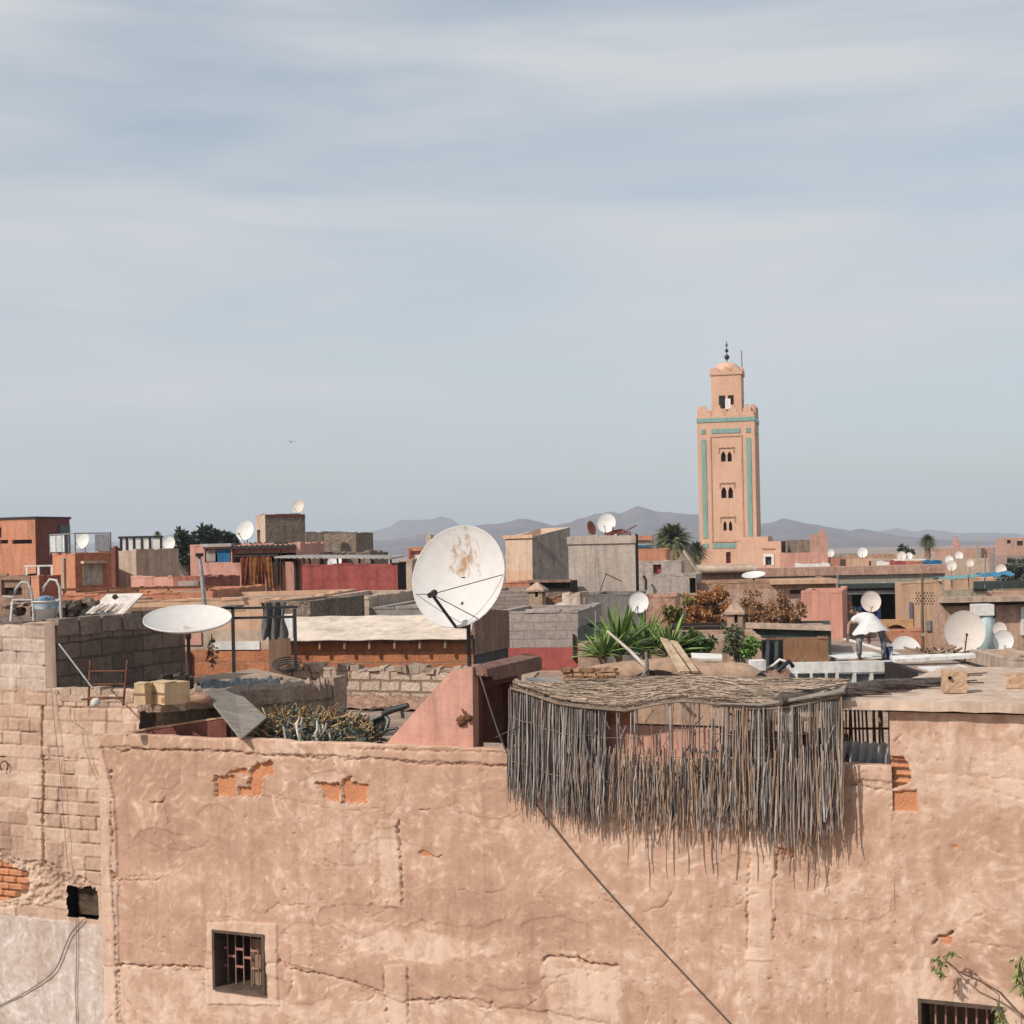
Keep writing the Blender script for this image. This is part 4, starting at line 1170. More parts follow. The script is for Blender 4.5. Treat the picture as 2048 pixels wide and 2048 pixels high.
# ------------------------------------------------------------------ houses
class House:
    """flat-roofed house: front from photo column x0 to x1 at depth Y, top edge at row yt; local x along the front, y back, z up"""
    def __init__(s, name, label, x0, x1, yt, Y, mat, a=YAW, d=4.0, xs=None, par=.4, holes=(), bands=(), side=None, cat='house', roofm=None, group=None, pt=.18, jit=.02, slope=0.0, name_wall='wall', hole_d=.25):
        P = at(x0, yt, Y)
        s.P, s.a = P, a
        ex, ey = math.cos(a), math.sin(a)
        s.w = hit(x1, yt, P, a)[0]
        zt = P.z
        if xs is not None:
            cr_ = (P.x + ex * s.w, P.y + ey * s.w, 0)
            s.d = max(.3, hit(xs, yt, cr_, a + PI / 2)[0])
        else: s.d = d
        s.zt = zt
        s.t = thing(name, label, cat, (P.x, P.y, 0), a, group)
        w, d = s.w, s.d
        J = lambda: random.uniform(-jit, jit)
        H = [(min(h[0][0], h[1][0]), max(h[0][0], h[1][0]), min(h[0][1], h[1][1]), max(h[0][1], h[1][1])) for h in [(s.p(q[0], q[1]), s.p(q[2], q[3])) for q in holes]]
        xsn = sorted({0, w, *[min(max(v, 0), w) for h in H for v in h[:2]]})
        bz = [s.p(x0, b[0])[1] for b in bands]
        zsn = sorted({0, zt, *bz, *[v for h in H for v in h[2:]]})
        g = MB()
        bm = [mat] + [b[1] for b in bands]
        for i in range(len(xsn) - 1):
            for k in range(len(zsn) - 1):
                cx, cz = (xsn[i] + xsn[i + 1]) / 2, (zsn[k] + zsn[k + 1]) / 2
                if any(h[0] < cx < h[1] and h[2] < cz < h[3] for h in H): continue
                mi = 0
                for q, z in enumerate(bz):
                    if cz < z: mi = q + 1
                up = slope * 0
                g.add([(xsn[i], 0, zsn[k]), (xsn[i + 1], 0, zsn[k]), (xsn[i + 1], 0, zsn[k + 1]), (xsn[i], 0, zsn[k + 1])], [(0, 1, 2, 3)], mi)
        for h in H:
            a0, b0, z0, z1 = h; r = hole_d
            g.add([(a0, 0, z0), (b0, 0, z0), (b0, 0, z1), (a0, 0, z1), (a0, r, z0), (b0, r, z0), (b0, r, z1), (a0, r, z1)], [(0, 4, 5, 1), (1, 5, 6, 2), (2, 6, 7, 3), (3, 7, 4, 0)], 0)
        sm = len(bm); bm.append(side or mat)  # right face; several houses darken it here to stand for shade
        zr = zt - par
        z1, z2 = zt + J() + slope, zt + J() + slope
        c = [(0, 0), (w, 0), (w, d), (0, d)]; ct = [zt, zt, z1, z2]
        g.add([(w, 0, 0), (w, d, 0), (w, d, z1), (w, 0, zt)], [(0, 1, 2, 3)], sm)
        g.add([(0, d, 0), (0, 0, 0), (0, 0, zt), (0, d, z2)], [(0, 1, 2, 3)], 0)
        g.add([(w, d, 0), (0, d, 0), (0, d, z2), (w, d, z1)], [(0, 1, 2, 3)], 0)
        q = min(pt, w * .3, d * .3)
        inn = [(q, q), (w - q, q), (w - q, d - q), (q, d - q)]
        g.add([(x, y, z) for (x, y), z in zip(c, ct)] + [(x, y, z) for (x, y), z in zip(inn, ct)] + [(x, y, zr + sl) for (x, y), sl in zip(inn, (0, 0, slope, slope))],
              [(i, (i + 1) % 4, (i + 1) % 4 + 4, i + 4) for i in range(4)] + [(i + 4, (i + 1) % 4 + 4, (i + 1) % 4 + 8, i + 8) for i in range(4)], 0)
        if Y < 100 and mat.name not in ('old_white_paint', 'black_paint', 'dark_and_shade', 'dark_green_and_shade', 'ribbed_sheet') and cat not in ('chimney', 'minaret'):
            for ax, ln, tk in ((0, w, q), (1, d, q)):            # uneven, crumbled edge of the parapet
                x_ = 0
                while x_ < ln - .05:
                    l_ = min(random.uniform(.12, .7), ln - x_); hh_ = random.uniform(-.01, .045) * min(1.6, Y / 30)
                    zz_ = zt if ax == 0 else zt + slope * (x_ + l_ / 2) / d
                    if hh_ > .008 and not slope:
                        if ax == 0: g.box(x_, x_ + l_, -.012, tk, zz_ - .03, zz_ + hh_, 0, j=.010)
                        else: g.box(w - tk, w + .010, x_, x_ + l_, zz_ - .03, zz_ + hh_, sm, j=.010)
                    x_ += l_
        g.build(name_wall, bm, s.t)
        g = MB(); g.add([(x, y, zr + sl) for (x, y), sl in zip(inn, (0, 0, slope, slope))], [(0, 1, 2, 3)]); g.build('roof', roofm or M_roof, s.t)
        s.zr = zr
        s.H = H
    def p(s, px, py, off=0):
        P = (s.P.x - math.sin(s.a) * off, s.P.y + math.cos(s.a) * off)
        return hit(px, py, P, s.a)
    def box(s, g, x0, y0, x1, y1, d0, d1, mi=0, off=0):
        a, b = s.p(x0, y0, off), s.p(x1, y1, off)
        g.box(min(a[0], b[0]), max(a[0], b[0]), d0, d1, min(a[1], b[1]), max(a[1], b[1]), mi)
        return g
    def part(s, name, x0, y0, x1, y1, d0, d1, mat):
        return s.box(MB(), x0, y0, x1, y1, d0, d1).build(name, mat, s.t)
    def pane(s, i, mat, name='window', dd=.2):
        h = s.H[i]
        return MB().box(h[0] - .02, h[1] + .02, dd, dd + .04, h[2] - .02, h[3] + .02).build(name, mat, s.t)
    def strip(s, name, pts, r, mat, d=0.0, n=5):
        q = []
        for p in pts:
            u = s.p(p[0], p[1], p[2] if len(p) > 2 else d); q.append((u[0], p[2] if len(p) > 2 else d, u[1]))
        return MB().tube(q, r, n).build(name, mat, s.t)

M_glass = plain('window_glass', (.05, .06, .07), .12, 0, .6)
M_gpane = plain('grey_glass', (.13, .16, .175), .25, 0, .6)
M_corr = rough_mat('corrugated_sheet', (.46, .43, .41), (.33, .28, .25), 3, .6, .2, metal=.2, stain=.3)
M_rough = rough_mat('rubble_wall', (.33, .255, .20), (.21, .16, .125), 5, b=1.5, bs=9, stain=.5, bd=.08)
M_peach = rough_mat('peach_render', (.58, .37, .25), (.51, .32, .215), .6, stain=.12)
M_dgreen = rough_mat('dark_green_and_shade', (.05, .065, .06), (.035, .045, .04), 2, stain=.3)
M_orug = rough_mat('orange_rug', (.36, .15, .05), (.16, .06, .02), 5, .95, .6, stain=.5)
M_tarp = rough_mat('beige_tarpaulin', (.66, .55, .455), (.56, .455, .37), 1.2, .8, .2, stain=.15)

# ---- left of the photo
h = House('roof_room', 'tall orange room with two window slits and black roof edge at the left picture edge', -40, 70, 1041, 80, M_orange, xs=139, holes=((0, 1080, 16, 1087), (24, 1080, 64, 1087), (-20, 1055, 3, 1075)), side=M_maroon, cat='rooftop room')  # right side coloured maroon to stand for its shade
for i in range(3): h.pane(i, M_dark)
g = MB(); g.box(-.05, h.w + .05, -.06, h.d + .1, h.zt, h.zt + .12); g.build('roof_edge', M_black, h.t)
MB().box(h.w, h.w + .08, h.d - .9, h.d - .05, h.zt - 2.0, h.zt - .35).build('window', M_glass, h.t)
h = House('roof_kiosk', 'small bright orange rooftop room with white window hood, below the glass railing', 105, 150, 1110, 52, M_orange, a=R(-54), xs=222, side=rough_mat('orange_shaded_side', (.45, .185, .105), (.38, .15, .085), 1), cat='rooftop room')  # window side takes a darker orange for its shade
w_, d_, zt_ = h.w, h.d, h.zt
g = MB(); g.box(w_, w_ + .02, d_ * .20, d_ * .74, zt_ - 1.10, zt_ - .34); fo = g.build('window', rough_mat('curtain', (.48, .45, .36), (.28, .28, .23), 5), h.t)
MB().box(w_, w_ + .34, d_ * .15, d_ * .82, zt_ - .33, zt_ - .24).build('window_hood', M_beige, h.t)
h.part('drain_pipe', 128, 1116, 133, 1182, -.08, -.01, M_grey)
g = MB(); 
for q in range(5):
    x = w_ + .05 - (w_ + .3) * q / 4
    g.box(x - .02, x + .02, -.02, .02, zt_, zt_ + .75)
g.box(-.25, w_ + .05, -.02, .02, zt_ + .72, zt_ + .76); g.box(w_ + .03, w_ + .07, 0, d_, zt_ + .72, zt_ + .76); g.box(w_ + .03, w_ + .07, d_ - .04, d_, zt_, zt_ + .75)
ro = g.build('railing', M_steel, h.t)
g = MB(); g.box(-.22, w_ * .55, -.005, .005, zt_ + .1, zt_ + .70); g.build('screen_panel', rough_mat('milky_panel', (.60, .62, .62), (.5, .52, .53), 2, .5), ro)
MB().box(w_ + .045, w_ + .055, d_ * .55, d_ - .06, zt_ + .1, zt_ + .70).build('screen_panel', rough_mat('milky_panel', (.6, .62, .62)), ro)
dish('satellite_dish', 'white satellite dish behind the glass railing of the orange rooftop room', 165, 1082, 31, 53, (-.35, -.85, .35), D_white, .75)
h = House('side_room', 'brownish red block standing to the right of the orange rooftop room', 196, 230, 1096, 58, M_maroon, xs=238, cat='rooftop room')
h = House('red_block', 'low red parapet block in front of the orange rooftop room', 62, 78, 1152, 44, M_orange, a=R(-50), xs=122, side=rough_mat('rust_red_render', (.34, .12, .085), (.28, .10, .07), 1), cat='roof block')
h = House('shadow_house', 'dark roof block behind the white tubes at the left picture edge', -60, 60, 1152, 47, M_brown, xs=74, side=M_dark, cat='roof block', holes=((2, 1160, 44, 1190),)); h.pane(0, M_dark, 'opening')
o = thing('roof_frame', 'white frame of old window posts on a roof at far left', 'frame', at(54, 1152, 56))
g = MB()
for q in (0, .42, .9): g.box(q * 1.1 - .04, q * 1.1 + .04, -.04, .04, -.05, .38)
g.box(-.1, 1.15, -.05, .05, .36, .42); g.build('frame', M_white, o)
h = House('pergola_house', 'pale twin pillar house carrying a dark metal frame with white panels', 237, 272, 1102, 52, M_beige, a=R(-30), d=2.2, cat='house')
o = thing('panel_frame', 'dark metal frame with white panels on top of the pale twin pillars', 'frame', at(240, 1104, 53))
g = MB(); k = 53 / F
for px in (242, 254, 268, 284, 300, 322): g.box((px - 240) * k - .04, (px - 240) * k + .04, 0, .08, -.05, .54)
g.box(-.05, 86 * k, -.02, .1, .50, .58); g.build('frame', M_black, o)
g = MB()
for a, b in ((245, 252), (258, 266), (271, 282), (288, 298), (306, 320)): g.box((a - 240) * k, (b - 240) * k, .02, .05, 0, .49)
g.build('panels', M_white, o)
g = MB(); 
h = House('rubble_hut', 'grey hut of rough rubble with a sloping right side, left of the dark trees', 268, 334, 1103, 56, M_rough, xs=340, cat='hut', par=.05)
g = MB(); z0, z1 = h.p(340, 1152)[1], h.zt; x0_, x1_ = h.w + .002, h.p(368, 1150)[0]
g.prism([(x0_, z0 - 3), (x1_, z0 - 3), (x1_, z0), (x0_, z1)], .01, h.d).build('buttress', M_rough, h.t)
dish('satellite_dish', 'white satellite dish above the rough rubble hut, beside the dark trees', 337, 1088, 29, 55, (-.3, -.88, .3), D_white, .9)
h = House('pink_wall_house', 'long low pink parapet left of the leaning pole', 262, 346, 1155, 44, M_pink, d=2.0, cat='house', holes=((280, 1172, 288, 1180), (312, 1172, 322, 1181), (328, 1172, 338, 1181)))
for i in range(3): h.pane(i, M_dark, 'opening')
h = House('red_shed', 'reddish shed with a beige blanket over its front, left of the pink rug house', 346, 402, 1156, 42, rough_mat('dull_red', (.36, .14, .10), (.28, .10, .075), 1), d=2.0, cat='shed')
h.part('blanket', 358, 1162, 398, 1176, -.04, -.01, M_grey); 

h = House('rug_house', 'pink house with a dark corrugated awning, blue cloth and orange rugs', 380, 600, 1092, 48, M_pink, a=R(-8), d=3, par=.3, holes=((409, 1098, 462, 1124), (464, 1098, 592, 1123)), hole_d=.8)
h.pane(0, M_dark, 'opening', .75); h.pane(1, M_dark, 'opening', .75)
h.part('blue_cloth', 434, 1099, 460, 1124, .03, .05, M_blue); h.part('grey_cloth', 411, 1101, 430, 1123, .04, .06, M_grey)
h.part('roof_edge', 404, 1088, 465, 1093, -.15, .3, M_corr)
xa, xb = h.p(460, 1090)[0], h.p(592, 1090)[0]
P = [[(xa + (xb - xa) * q / 50, -.30 + i * .22, h.zt - .10 + i * .055 + .03 * math.sin(q * 1.6)) for q in range(51)] for i in range(4)]
MB().sheet(P, 0, False, .03).build('awning', rough_mat('black_corrugated', (.05, .045, .042), (.03, .027, .025), 3, .7), h.t)
M_orug2 = rough_mat('red_brown_rug', (.23, .065, .03), (.12, .035, .02), 5, .95, .6, stain=.5)
for k, (pa, pb, yb, mm) in enumerate(((482, 502, 1176, M_orug2), (498, 520, 1182, M_orug), (516, 532, 1180, M_orug2), (528, 546, 1174, M_orug))):
    (x0_, z0_), (x1_, z1_) = h.p(pa, 1112), h.p(pb, yb)
    P = [[(x0_ + (x1_ - x0_) * (.5 + (q / 8 - .5) * (1 - .07 * i)) + .1 * k * i / 6 * .5, -.16 + .04 * math.sin(q * 1.4 + i * .8 + k), z0_ + (z1_ - z0_) * i / 6) for q in range(9)] for i in range(7)]
    MB().sheet(P, 0, True, .02).build('rug', mm, h.t)
h.part('rug_line', 470, 1110, 560, 1112, -.17, -.13, M_black)
for q in ((552, 1112, 559, 1168), (590, 1120, 596, 1192)): h.part('hung_dark_cloth', *q, -.14, -.02, M_black)
h.part('leaning_post', 562, 1100, 565, 1192, -.12, -.02, M_rust)
for q in ((481, 1184, 512, 1196), (542, 1184, 572, 1196)): h.part('vent', *q, -.02, -.003, M_maroon)
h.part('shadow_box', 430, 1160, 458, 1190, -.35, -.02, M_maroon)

h = House('stair_tower', 'tall rough brown stair tower with arched doorway and a dish on its roof', 511, 530, 1031, 70, M_beige, a=R(-60), xs=610, side=M_rough, par=.15, cat='tower', holes=((514, 1060, 521, 1092),))
h.pane(0, M_dark, 'doorway'); MB().box(h.w, h.w + .02, 0, h.d, h.zt - .12, h.zt + .01).build('cornice', M_maroon, h.t)
dish('satellite_dish', 'small white satellite dish on top of the rough brown stair tower', 596, 1013, 25, 71, (-.25, -.9, .3), D_cream, .6)
dish('satellite_dish', 'white satellite dish leaning left of the rough brown stair tower', 490, 1061, 39, 66, (-.3, -.86, .35), D_white, .8)
h = House('rough_house', 'long rough brown roof room right of the stair tower', 611, 650, 1066, 74, rough_mat('dark_rubble', (.16, .13, .11), (.1, .08, .07), 4, b=1, bs=8, stain=.5), a=R(-20), d=2, cat='rooftop room')
h = House('rough_room', 'lighter rubble roof room beside the dark one, right of the stair tower', 648, 712, 1067, 73, M_rough, a=R(-20), d=2, cat='rooftop room')

h = House('crimson_house', 'crimson rendered house wall under the long white canopy', 604, 795, 1131, 45, M_red, a=R(-14), xs=812, side=M_dark, d=2.5, par=.15)  # narrow right side blackened for its shade
g = MB(); h.box(g, 604, 1137, 655, 1131, -.003, .15); 
o = thing('canopy', 'long thin white sheet canopy on posts above the crimson wall', 'canopy', at(560, 1113, 46.5), R(-10))
k = 46.5 / F
P = [[(x_ * k, -.3 + y_ * .4, .0 - .10 * (x_ / 240) + .02 * math.sin(x_ * .5) + y_ * .012) for x_ in range(-6, 240, 6)] for y_ in range(5)]
MB().sheet(P, 0, False, .05).build('sheet', M_corr, o)
g = MB()
for x_ in (8, 50): g.tube([(x_ * k, 0, -1.3), (x_ * k, 0, -.02)], .03, 5)
for x_ in (0, 1): pass
g.build('posts', M_rust, o)
for x_ in (62, 120, 165, 192, 229): MB().tube([(x_ * k, .1, -.6), ((x_ - 3) * k, .1, -.06)], .035, 5).build('post', M_black, o)
h = House('dim_room', 'shaded roof room with a dark doorway under the white canopy', 606, 650, 1108, 50, M_brown, a=R(-14), d=2, holes=((610, 1112, 646, 1134),), cat='rooftop room'); h.pane(0, M_dark, 'doorway')
h = House('mud_room', 'brown mud room with white bundles under the white canopy', 652, 740, 1106, 52, M_rough, a=R(-14), d=2, cat='rooftop room')
dish('satellite_dish', 'white satellite dish half hidden behind the crimson wall under the canopy', 669, 1124, 30, 48, (-.2, -.8, .5), D_white, .6)
MB_ = None
o = thing('clay_pot', 'orange clay chimney pot behind the crimson wall under the canopy', 'chimney pot', at(689, 1129, 47)); MB().lathe([(.001, 0), (.1, 0), (.09, .2), (.1, .3), (.07, .3), (.06, .1), (.001, .1)], 12).build('pot', M_brick, o)
h = House('beige_house', 'narrow beige house edge between crimson wall and the largest dish', 797, 824, 1122, 50, M_beige, a=R(-14), d=2, bands=((1186, M_dgreen),))
h = House('red_frame_room', 'small roof room with bright red window frame left of the largest dish', 816, 850, 1096, 85, M_orange, a=R(-14), d=3, holes=((822, 1102, 846, 1116),), cat='rooftop room'); h.pane(0, M_white)
MB().box(h.H[0][0] - .12, h.H[0][0], -.04, .02, h.H[0][2], h.H[0][3] + .1).build('frame', M_red, h.t)
h = House('ochre_post', 'small ochre chimney stack just left of the largest dish top', 852, 862, 1070, 100, M_beige, a=R(-14), d=.5, cat='chimney', par=.05)

# ---- second row, left half
h = House('rail_house', 'low pink roof edge with a long rusty rail on top, left half', 118, 425, 1190, 34, M_orange, a=R(-3), d=5.5, par=.1, bands=((1203, M_dgreen),))  # dark lower band colours in the shadow strip below the edge
o = thing('rusty_rail', 'long dark rusty rail on short posts across the roofs at left', 'rail', at(118, 1182, 34.4), R(-3))
g = MB(); k = 34.4 / F; g.box(0, 310 * k, -.04, .04, -.0, .06)
for q in (10, 42, 100, 160, 222, 300): g.box(q * k - .02, q * k + .02, -.02, .02, -.12, 0)
g.build('rail', M_rust, o)
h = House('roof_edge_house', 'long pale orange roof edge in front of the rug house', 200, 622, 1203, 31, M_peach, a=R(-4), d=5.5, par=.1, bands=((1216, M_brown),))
h = House('beige_shed', 'beige roofed shed in front of the crimson wall', 615, 738, 1198, 30, M_beige, a=R(-8), d=5, par=.08, holes=((640, 1212, 718, 1232),), hole_d=.9)
h.pane(0, M_brown, 'opening', .8)
h = House('grey_roof_house', 'low grey roof behind the long beige tarpaulin, left of the dish', 738, 850, 1216, 29, M_grey, a=R(-8), d=6, par=.06)
h = House('mud_block', 'brown mud block behind the black pergola, with uneven top', 530, 620, 1203, 27, M_rough, a=R(-18), d=2.5, par=.1, cat='roof block')
h = House('orange_brick_house', 'orange hollow brick house with patchy pink and white plaster behind the black pergola', 326, 536, 1219, 21.5, M_peach, a=R(-12), d=.9, par=.1, bands=((1262, M_beige), (1300, M_obrick)))
h.part('pink_patch', 344, 1264, 404, 1290, -.025, -.003, M_pink); h.part('white_patch', 430, 1283, 520, 1299, -.02, -.003, M_white); h.part('door_recess', 345, 1304, 384, 1345, -.05, -.003, M_maroon)
h.part('white_beam', 572, 1228, 590, 1275, -.1, .02, M_white)
h = House('tarpaulin_house', 'orange brick house under a long beige tarpaulin behind the pale block wall', 470, 946, 1284, 23.4, M_brown, a=R(-10), xs=1016, side=rough_mat('shaded_sheet', (.10, .10, .11), (.06, .06, .065), 2, stain=.4), par=.1, bands=((1291, M_obrick),))  # side sheet: its shade is put into the dark colour
w_, d_, zt_ = h.w, h.d, h.zt
k0 = h.p(548, 1280)[0]
P = []
for i in range(9):
    fr = i / 8
    P.append([(k0 + (w_ - k0) * q / 36 - .28 * fr, -.22 + 1.7 * fr, zt_ + .035 + .30 * fr ** .8 - .03 * math.sin(PI * fr) * (1 + .5 * math.sin(q * .5 + fr * 2)) + .006 * math.sin(q * .7 + i)) for q in range(37)])
MB().sheet(P, 0, True, .012).build('tarpaulin', M_tarp, h.t)
g = MB()
for q in range(9): x = k0 + (w_ - k0) * q / 8; g.tube([(x, -.15, zt_ - .12), (x, -.15, zt_ + .02)], .025, 5)
g.build('rafter_ends', M_wood, h.t)
g = MB(); g.hexa([(w_ + .01, .0, zt_ - .25), (w_ + .01, d_, zt_ - .35), (w_ + .03, d_, zt_ - .35), (w_ + .03, 0, zt_ - .25)], [(w_ + .01, 0, zt_ + .5), (w_ + .01, d_, zt_ + .32), (w_ + .03, d_, zt_ + .32), (w_ + .03, 0, zt_ + .5)]); g.build('side_screen', M_brown, h.t)
h = House('crimson_foot_house', 'grey block house with crimson painted lower wall, centre', 984, 1156, 1224, 27, block_mat('mauve_grey_masonry', (.38, .315, .285), (.30, .245, .22), .42, .16, .012, .15, .5), a=R(-12), d=3, par=.12, bands=((1296, rough_mat('crimson_paint', (.42, .105, .095), (.36, .09, .08), 1, stain=.2)),))
h.part('drain_pipe', 1146, 1268, 1150, 1320, -.06, -.005, M_black)

# steel pergola on the terrace
o = thing('pergola', 'black steel pergola with two long beams behind the flat lying dish', 'pergola', at(468, 1345, 17.6))
k = 17.6 / F; X = lambda px: (px - 468) * k; Zz = lambda py: (1345 - py) * k
MB().box(X(465), X(471), -.02, .02, 0, Zz(1217)).build('post', M_black, o); MB().box(X(589), X(595), -.02, .02, 0, Zz(1220)).build('post', M_black, o)
g = MB(); g.box(X(440), X(598), -.02, .02, Zz(1219), Zz(1214)); g.box(X(455), X(592), .03, .06, Zz(1239), Zz(1234)); g.box(X(440), X(470), -.02, .7, Zz(1217), Zz(1214)); g.build('beam', M_black, o)
o = thing('hung_cloth', 'ragged dark grey cloth hanging beside the black pergola post', 'cloth', at(548, 1283, 19.5))
k = 19.5 / F; P = []
for i in range(12):
    P.append([((-25 + 50 * q / 14 + 2 * math.sin(i * .7 + q)) * k * (1 - .1 * math.sin(i * .4)), .05 * math.sin(q * 1.3 + i * .2), (78 - 6.5 * i + (random.uniform(-5, 5) if i == 11 else 0)) * k) for q in range(15)])
MB().sheet(P, 0, True, .006).build('cloth', rough_mat('dark_grey_cloth', (.15, .145, .145), (.09, .088, .088), 4, stain=.4), o)

# ---- middle of the photo
h = House('lime_house', 'cream rendered roof house with pink lower band, right of the largest dish', 1011, 1064, 1075, 60, rough_mat('cream_render', (.60, .45, .345), (.53, .38, .285), .8, stain=.2), a=R(-60), xs=1140, side=M_grey, par=.25, bands=((1141, M_peach),), slope=.35)
h.part('roof_rim', 1008, 1071, 1068, 1076, -.08, .02, M_peach)
h = House('concrete_house', 'tall grey concrete cube house carrying a white dish and rusty scrap', 1136, 1270, 1074, 52, rough_mat('raw_concrete', (.47, .39, .335), (.39, .32, .27), 1.2, stain=.22), a=R(-11), xs=1276, side=M_dark, par=.35)  # right side near-black to stand for its shade
w_, zt_ = h.w, h.zt
h.part('parapet_band', 1134, 1074, 1272, 1086, -.05, -.003, rough_mat('raw_concrete', GREY)); h.part('joint', 1190, 1090, 1191.5, 1186, -.008, .01, M_grey)
dish('satellite_dish', 'white satellite dish on the grey concrete cube house, beside rusty scrap', 1213, 1046, 37, 53.5, (-.22, -.9, .3), D_white, .75)
dish('satellite_dish', 'rust red satellite dish turned sideways on the grey concrete cube house', 1183, 1056, 27, 54, (.75, -.6, .25), D_rust, .55, arm=False)
o = thing('scrap_pipes', 'rust red scrap pipes lying on the grey concrete cube house', 'scrap metal', at(1215, 1071, 53.2)); g = MB(); k = 53.2 / F
for q in range(6): g.tube([(-5 * k + random.uniform(-.1, .1), q * .06, .03 + q * .02), ((40 + random.uniform(-10, 15)) * k, q * .1, .05 + q * .035)], .025, 5)
g.tube([(8 * k, 0, 0), (12 * k, 0, .33)], .03, 5); g.tube([(20 * k, 0, 0), (59 * k, .1, .36)], .022, 5); g.build('pipes', rough_mat('red_rust', (.26, .07, .045), (.16, .04, .03), 5), o)
o = thing('roof_antenna', 'thin bent aerial leaning in front of the grey concrete cube house', 'aerial', at(1198, 1188, 50)); k = 50 / F
MB().tube([(0, 0, 0), (16 * k, 0, 42 * k)], .015, 5).build('pole', M_black, o); MB().tube([(15 * k, 0, 40 * k), (46 * k, 0, 24 * k)], .02, 5).build('boom', M_rust, o)
def chimney(label, x0, x1, yt, yb, Y, wallm, name='vent_tower'):
    p = at((x0 + x1) / 2, yb, Y); w_ = (x1 - x0) / F * Y * .80; hh = (yb - yt) / F * Y
    o = thing(name, label, 'vent tower', (p.x, p.y, p.z - .8), R(-16))
    c = w_ * .42; zc = .8 + hh * .68
    g = MB(); zz = zc - hh * .18
    g.hexa([(-c * 1.12, -c * 1.12, 0), (c * 1.12, -c * 1.12, 0), (c * 1.12, c * 1.12, 0), (-c * 1.12, c * 1.12, 0)], [(-c, -c, zz), (c, -c, zz), (c, c, zz), (-c, c, zz)])
    b = c * .18
    for x_, y_ in ((-c, -c), (c - c * .62, -c), (c - c * .62, c - c * .62), (-c, c - c * .62)):
        g.box(x_ + .001, x_ + (c * .62 if x_ > -c else c * .95) - .001, y_ + .001, y_ + c * .62, zz, zc)
    g.build('shaft', wallm, o)
    MB().box(-c * .7, c * .7, -c * .7, c * .7, zz, zc - .01).build('flue', M_dark, o)
    q = c * 1.32
    MB().add([(-q, -q, zc), (q, -q, zc), (q, q, zc), (-q, q, zc), (-q, -q, zc + .05), (q, -q, zc + .05), (q, q, zc + .05), (-q, q, zc + .05), (0, 0, .8 + hh)], [(3, 2, 1, 0), (0, 1, 5, 4), (1, 2, 6, 5), (2, 3, 7, 6), (3, 0, 4, 7), (4, 5, 8), (5, 6, 8), (6, 7, 8), (7, 4, 8)]) if False else None
    g = MB(); g.add([(-q, -q, zc), (q, -q, zc), (q, q, zc), (-q, q, zc), (-q, -q, zc + .05), (q, -q, zc + .05), (q, q, zc + .05), (-q, q, zc + .05), (0, 0, .8 + hh)], [(3, 2, 1, 0), (0, 1, 5, 4), (1, 2, 6, 5), (2, 3, 7, 6), (3, 0, 4, 7), (4, 5, 8), (5, 6, 8), (6, 7, 8), (7, 4, 8)])
    g.build('cap', rough_mat('tan_cap', (.46, .32, .235), (.37, .25, .18), 2), o)
chimney('small tan vent tower with pyramid cap below the cream house, centre', 1054, 1096, 1163, 1224, 36, rough_mat('tan_shaft', (.44, .31, .215), (.36, .25, .17), 2))
chimney('tall tan vent tower with pyramid cap in front of the orange bush', 1450, 1495, 1198, 1292, 29, rough_mat('tan_shaft2', (.43, .29, .205), (.35, .23, .16), 2))
h = House('striped_house', 'low mauve block roof left of the small vent tower', 978, 1056, 1182, 38, block_mat('mauve_blocks', (.36, .285, .25), (.27, .2, .17), .9, .1, .01), a=R(-6), d=3, par=.06)
h = House('brown_yard', 'brown roof recess between small vent tower and white hut', 1090, 1140, 1196, 41, rough_mat('rust_brown', (.34, .17, .10), (.26, .12, .07), 2), a=R(-8), d=3, par=.1)
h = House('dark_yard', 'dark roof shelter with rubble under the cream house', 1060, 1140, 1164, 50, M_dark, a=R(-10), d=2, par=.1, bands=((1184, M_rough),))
g = MB(); h.box(g, 1056, 1160, 1142, 1164, -.2, .1); g.build('lintel', M_brown, h.t)
h = House('orange_ledge', 'orange ledge under the cream house beside the largest dish', 1006, 1070, 1165, 54, M_orange, a=R(-10), d=2, par=.1)
h = House('white_hut', 'small cream hut with little dark red window, right of the small vent tower', 1124, 1160, 1188, 32, rough_mat('cream_hut', (.58, .46, .375), (.5, .38, .3), 1.5), a=R(-35), xs=1178, side=M_beige, d=2, par=.06, cat='hut', holes=((1145, 1213, 1155, 1221),)); h.pane(0, M_maroon)
h.strip('pipe', [(1170, 1195, -.3), (1170, 1256, -.3)], .04, M_steel)
dish('satellite_dish', 'white satellite dish peeping over the grey block wall left of the cream hut', 1120, 1224, 38, 30, (-.2, -.85, .4), D_white, .5)
h = House('slate_block_wall', 'dark grey block wall behind the green yucca plants', 1176, 1275, 1189, 35, rough_mat('slate_blocks', (.22, .195, .18), (.15, .13, .12), 3, stain=.4), a=R(-11), d=2, par=.1)
h = House('fence_house', 'black fence panel left of the green yucca plants', 1155, 1200, 1256, 26.5, M_dgreen, a=R(-8), d=1.5, par=.1, bands=((1286, M_tan),))
dish('satellite_dish', 'white satellite dish on a pale pole above the green yucca plants', 1277, 1205, 40, 28, (-.15, -.92, .28), D_white, 1.0)
h = House('grey_plaster_house', 'grey plastered wall with a dark doorway, left of the orange bush', 1288, 1392, 1151, 50, rough_mat('pale_grey_render', (.43, .365, .32), (.37, .31, .27), 1.2), a=R(-12), d=2.5, par=.1, holes=((1379, 1156, 1392, 1186),)); h.pane(0, M_dark, 'doorway')
h.strip('lamp_arm', [(1292, 1180, -.3), (1292, 1160, -.3), (1287, 1152, -.3)], .05, M_black)
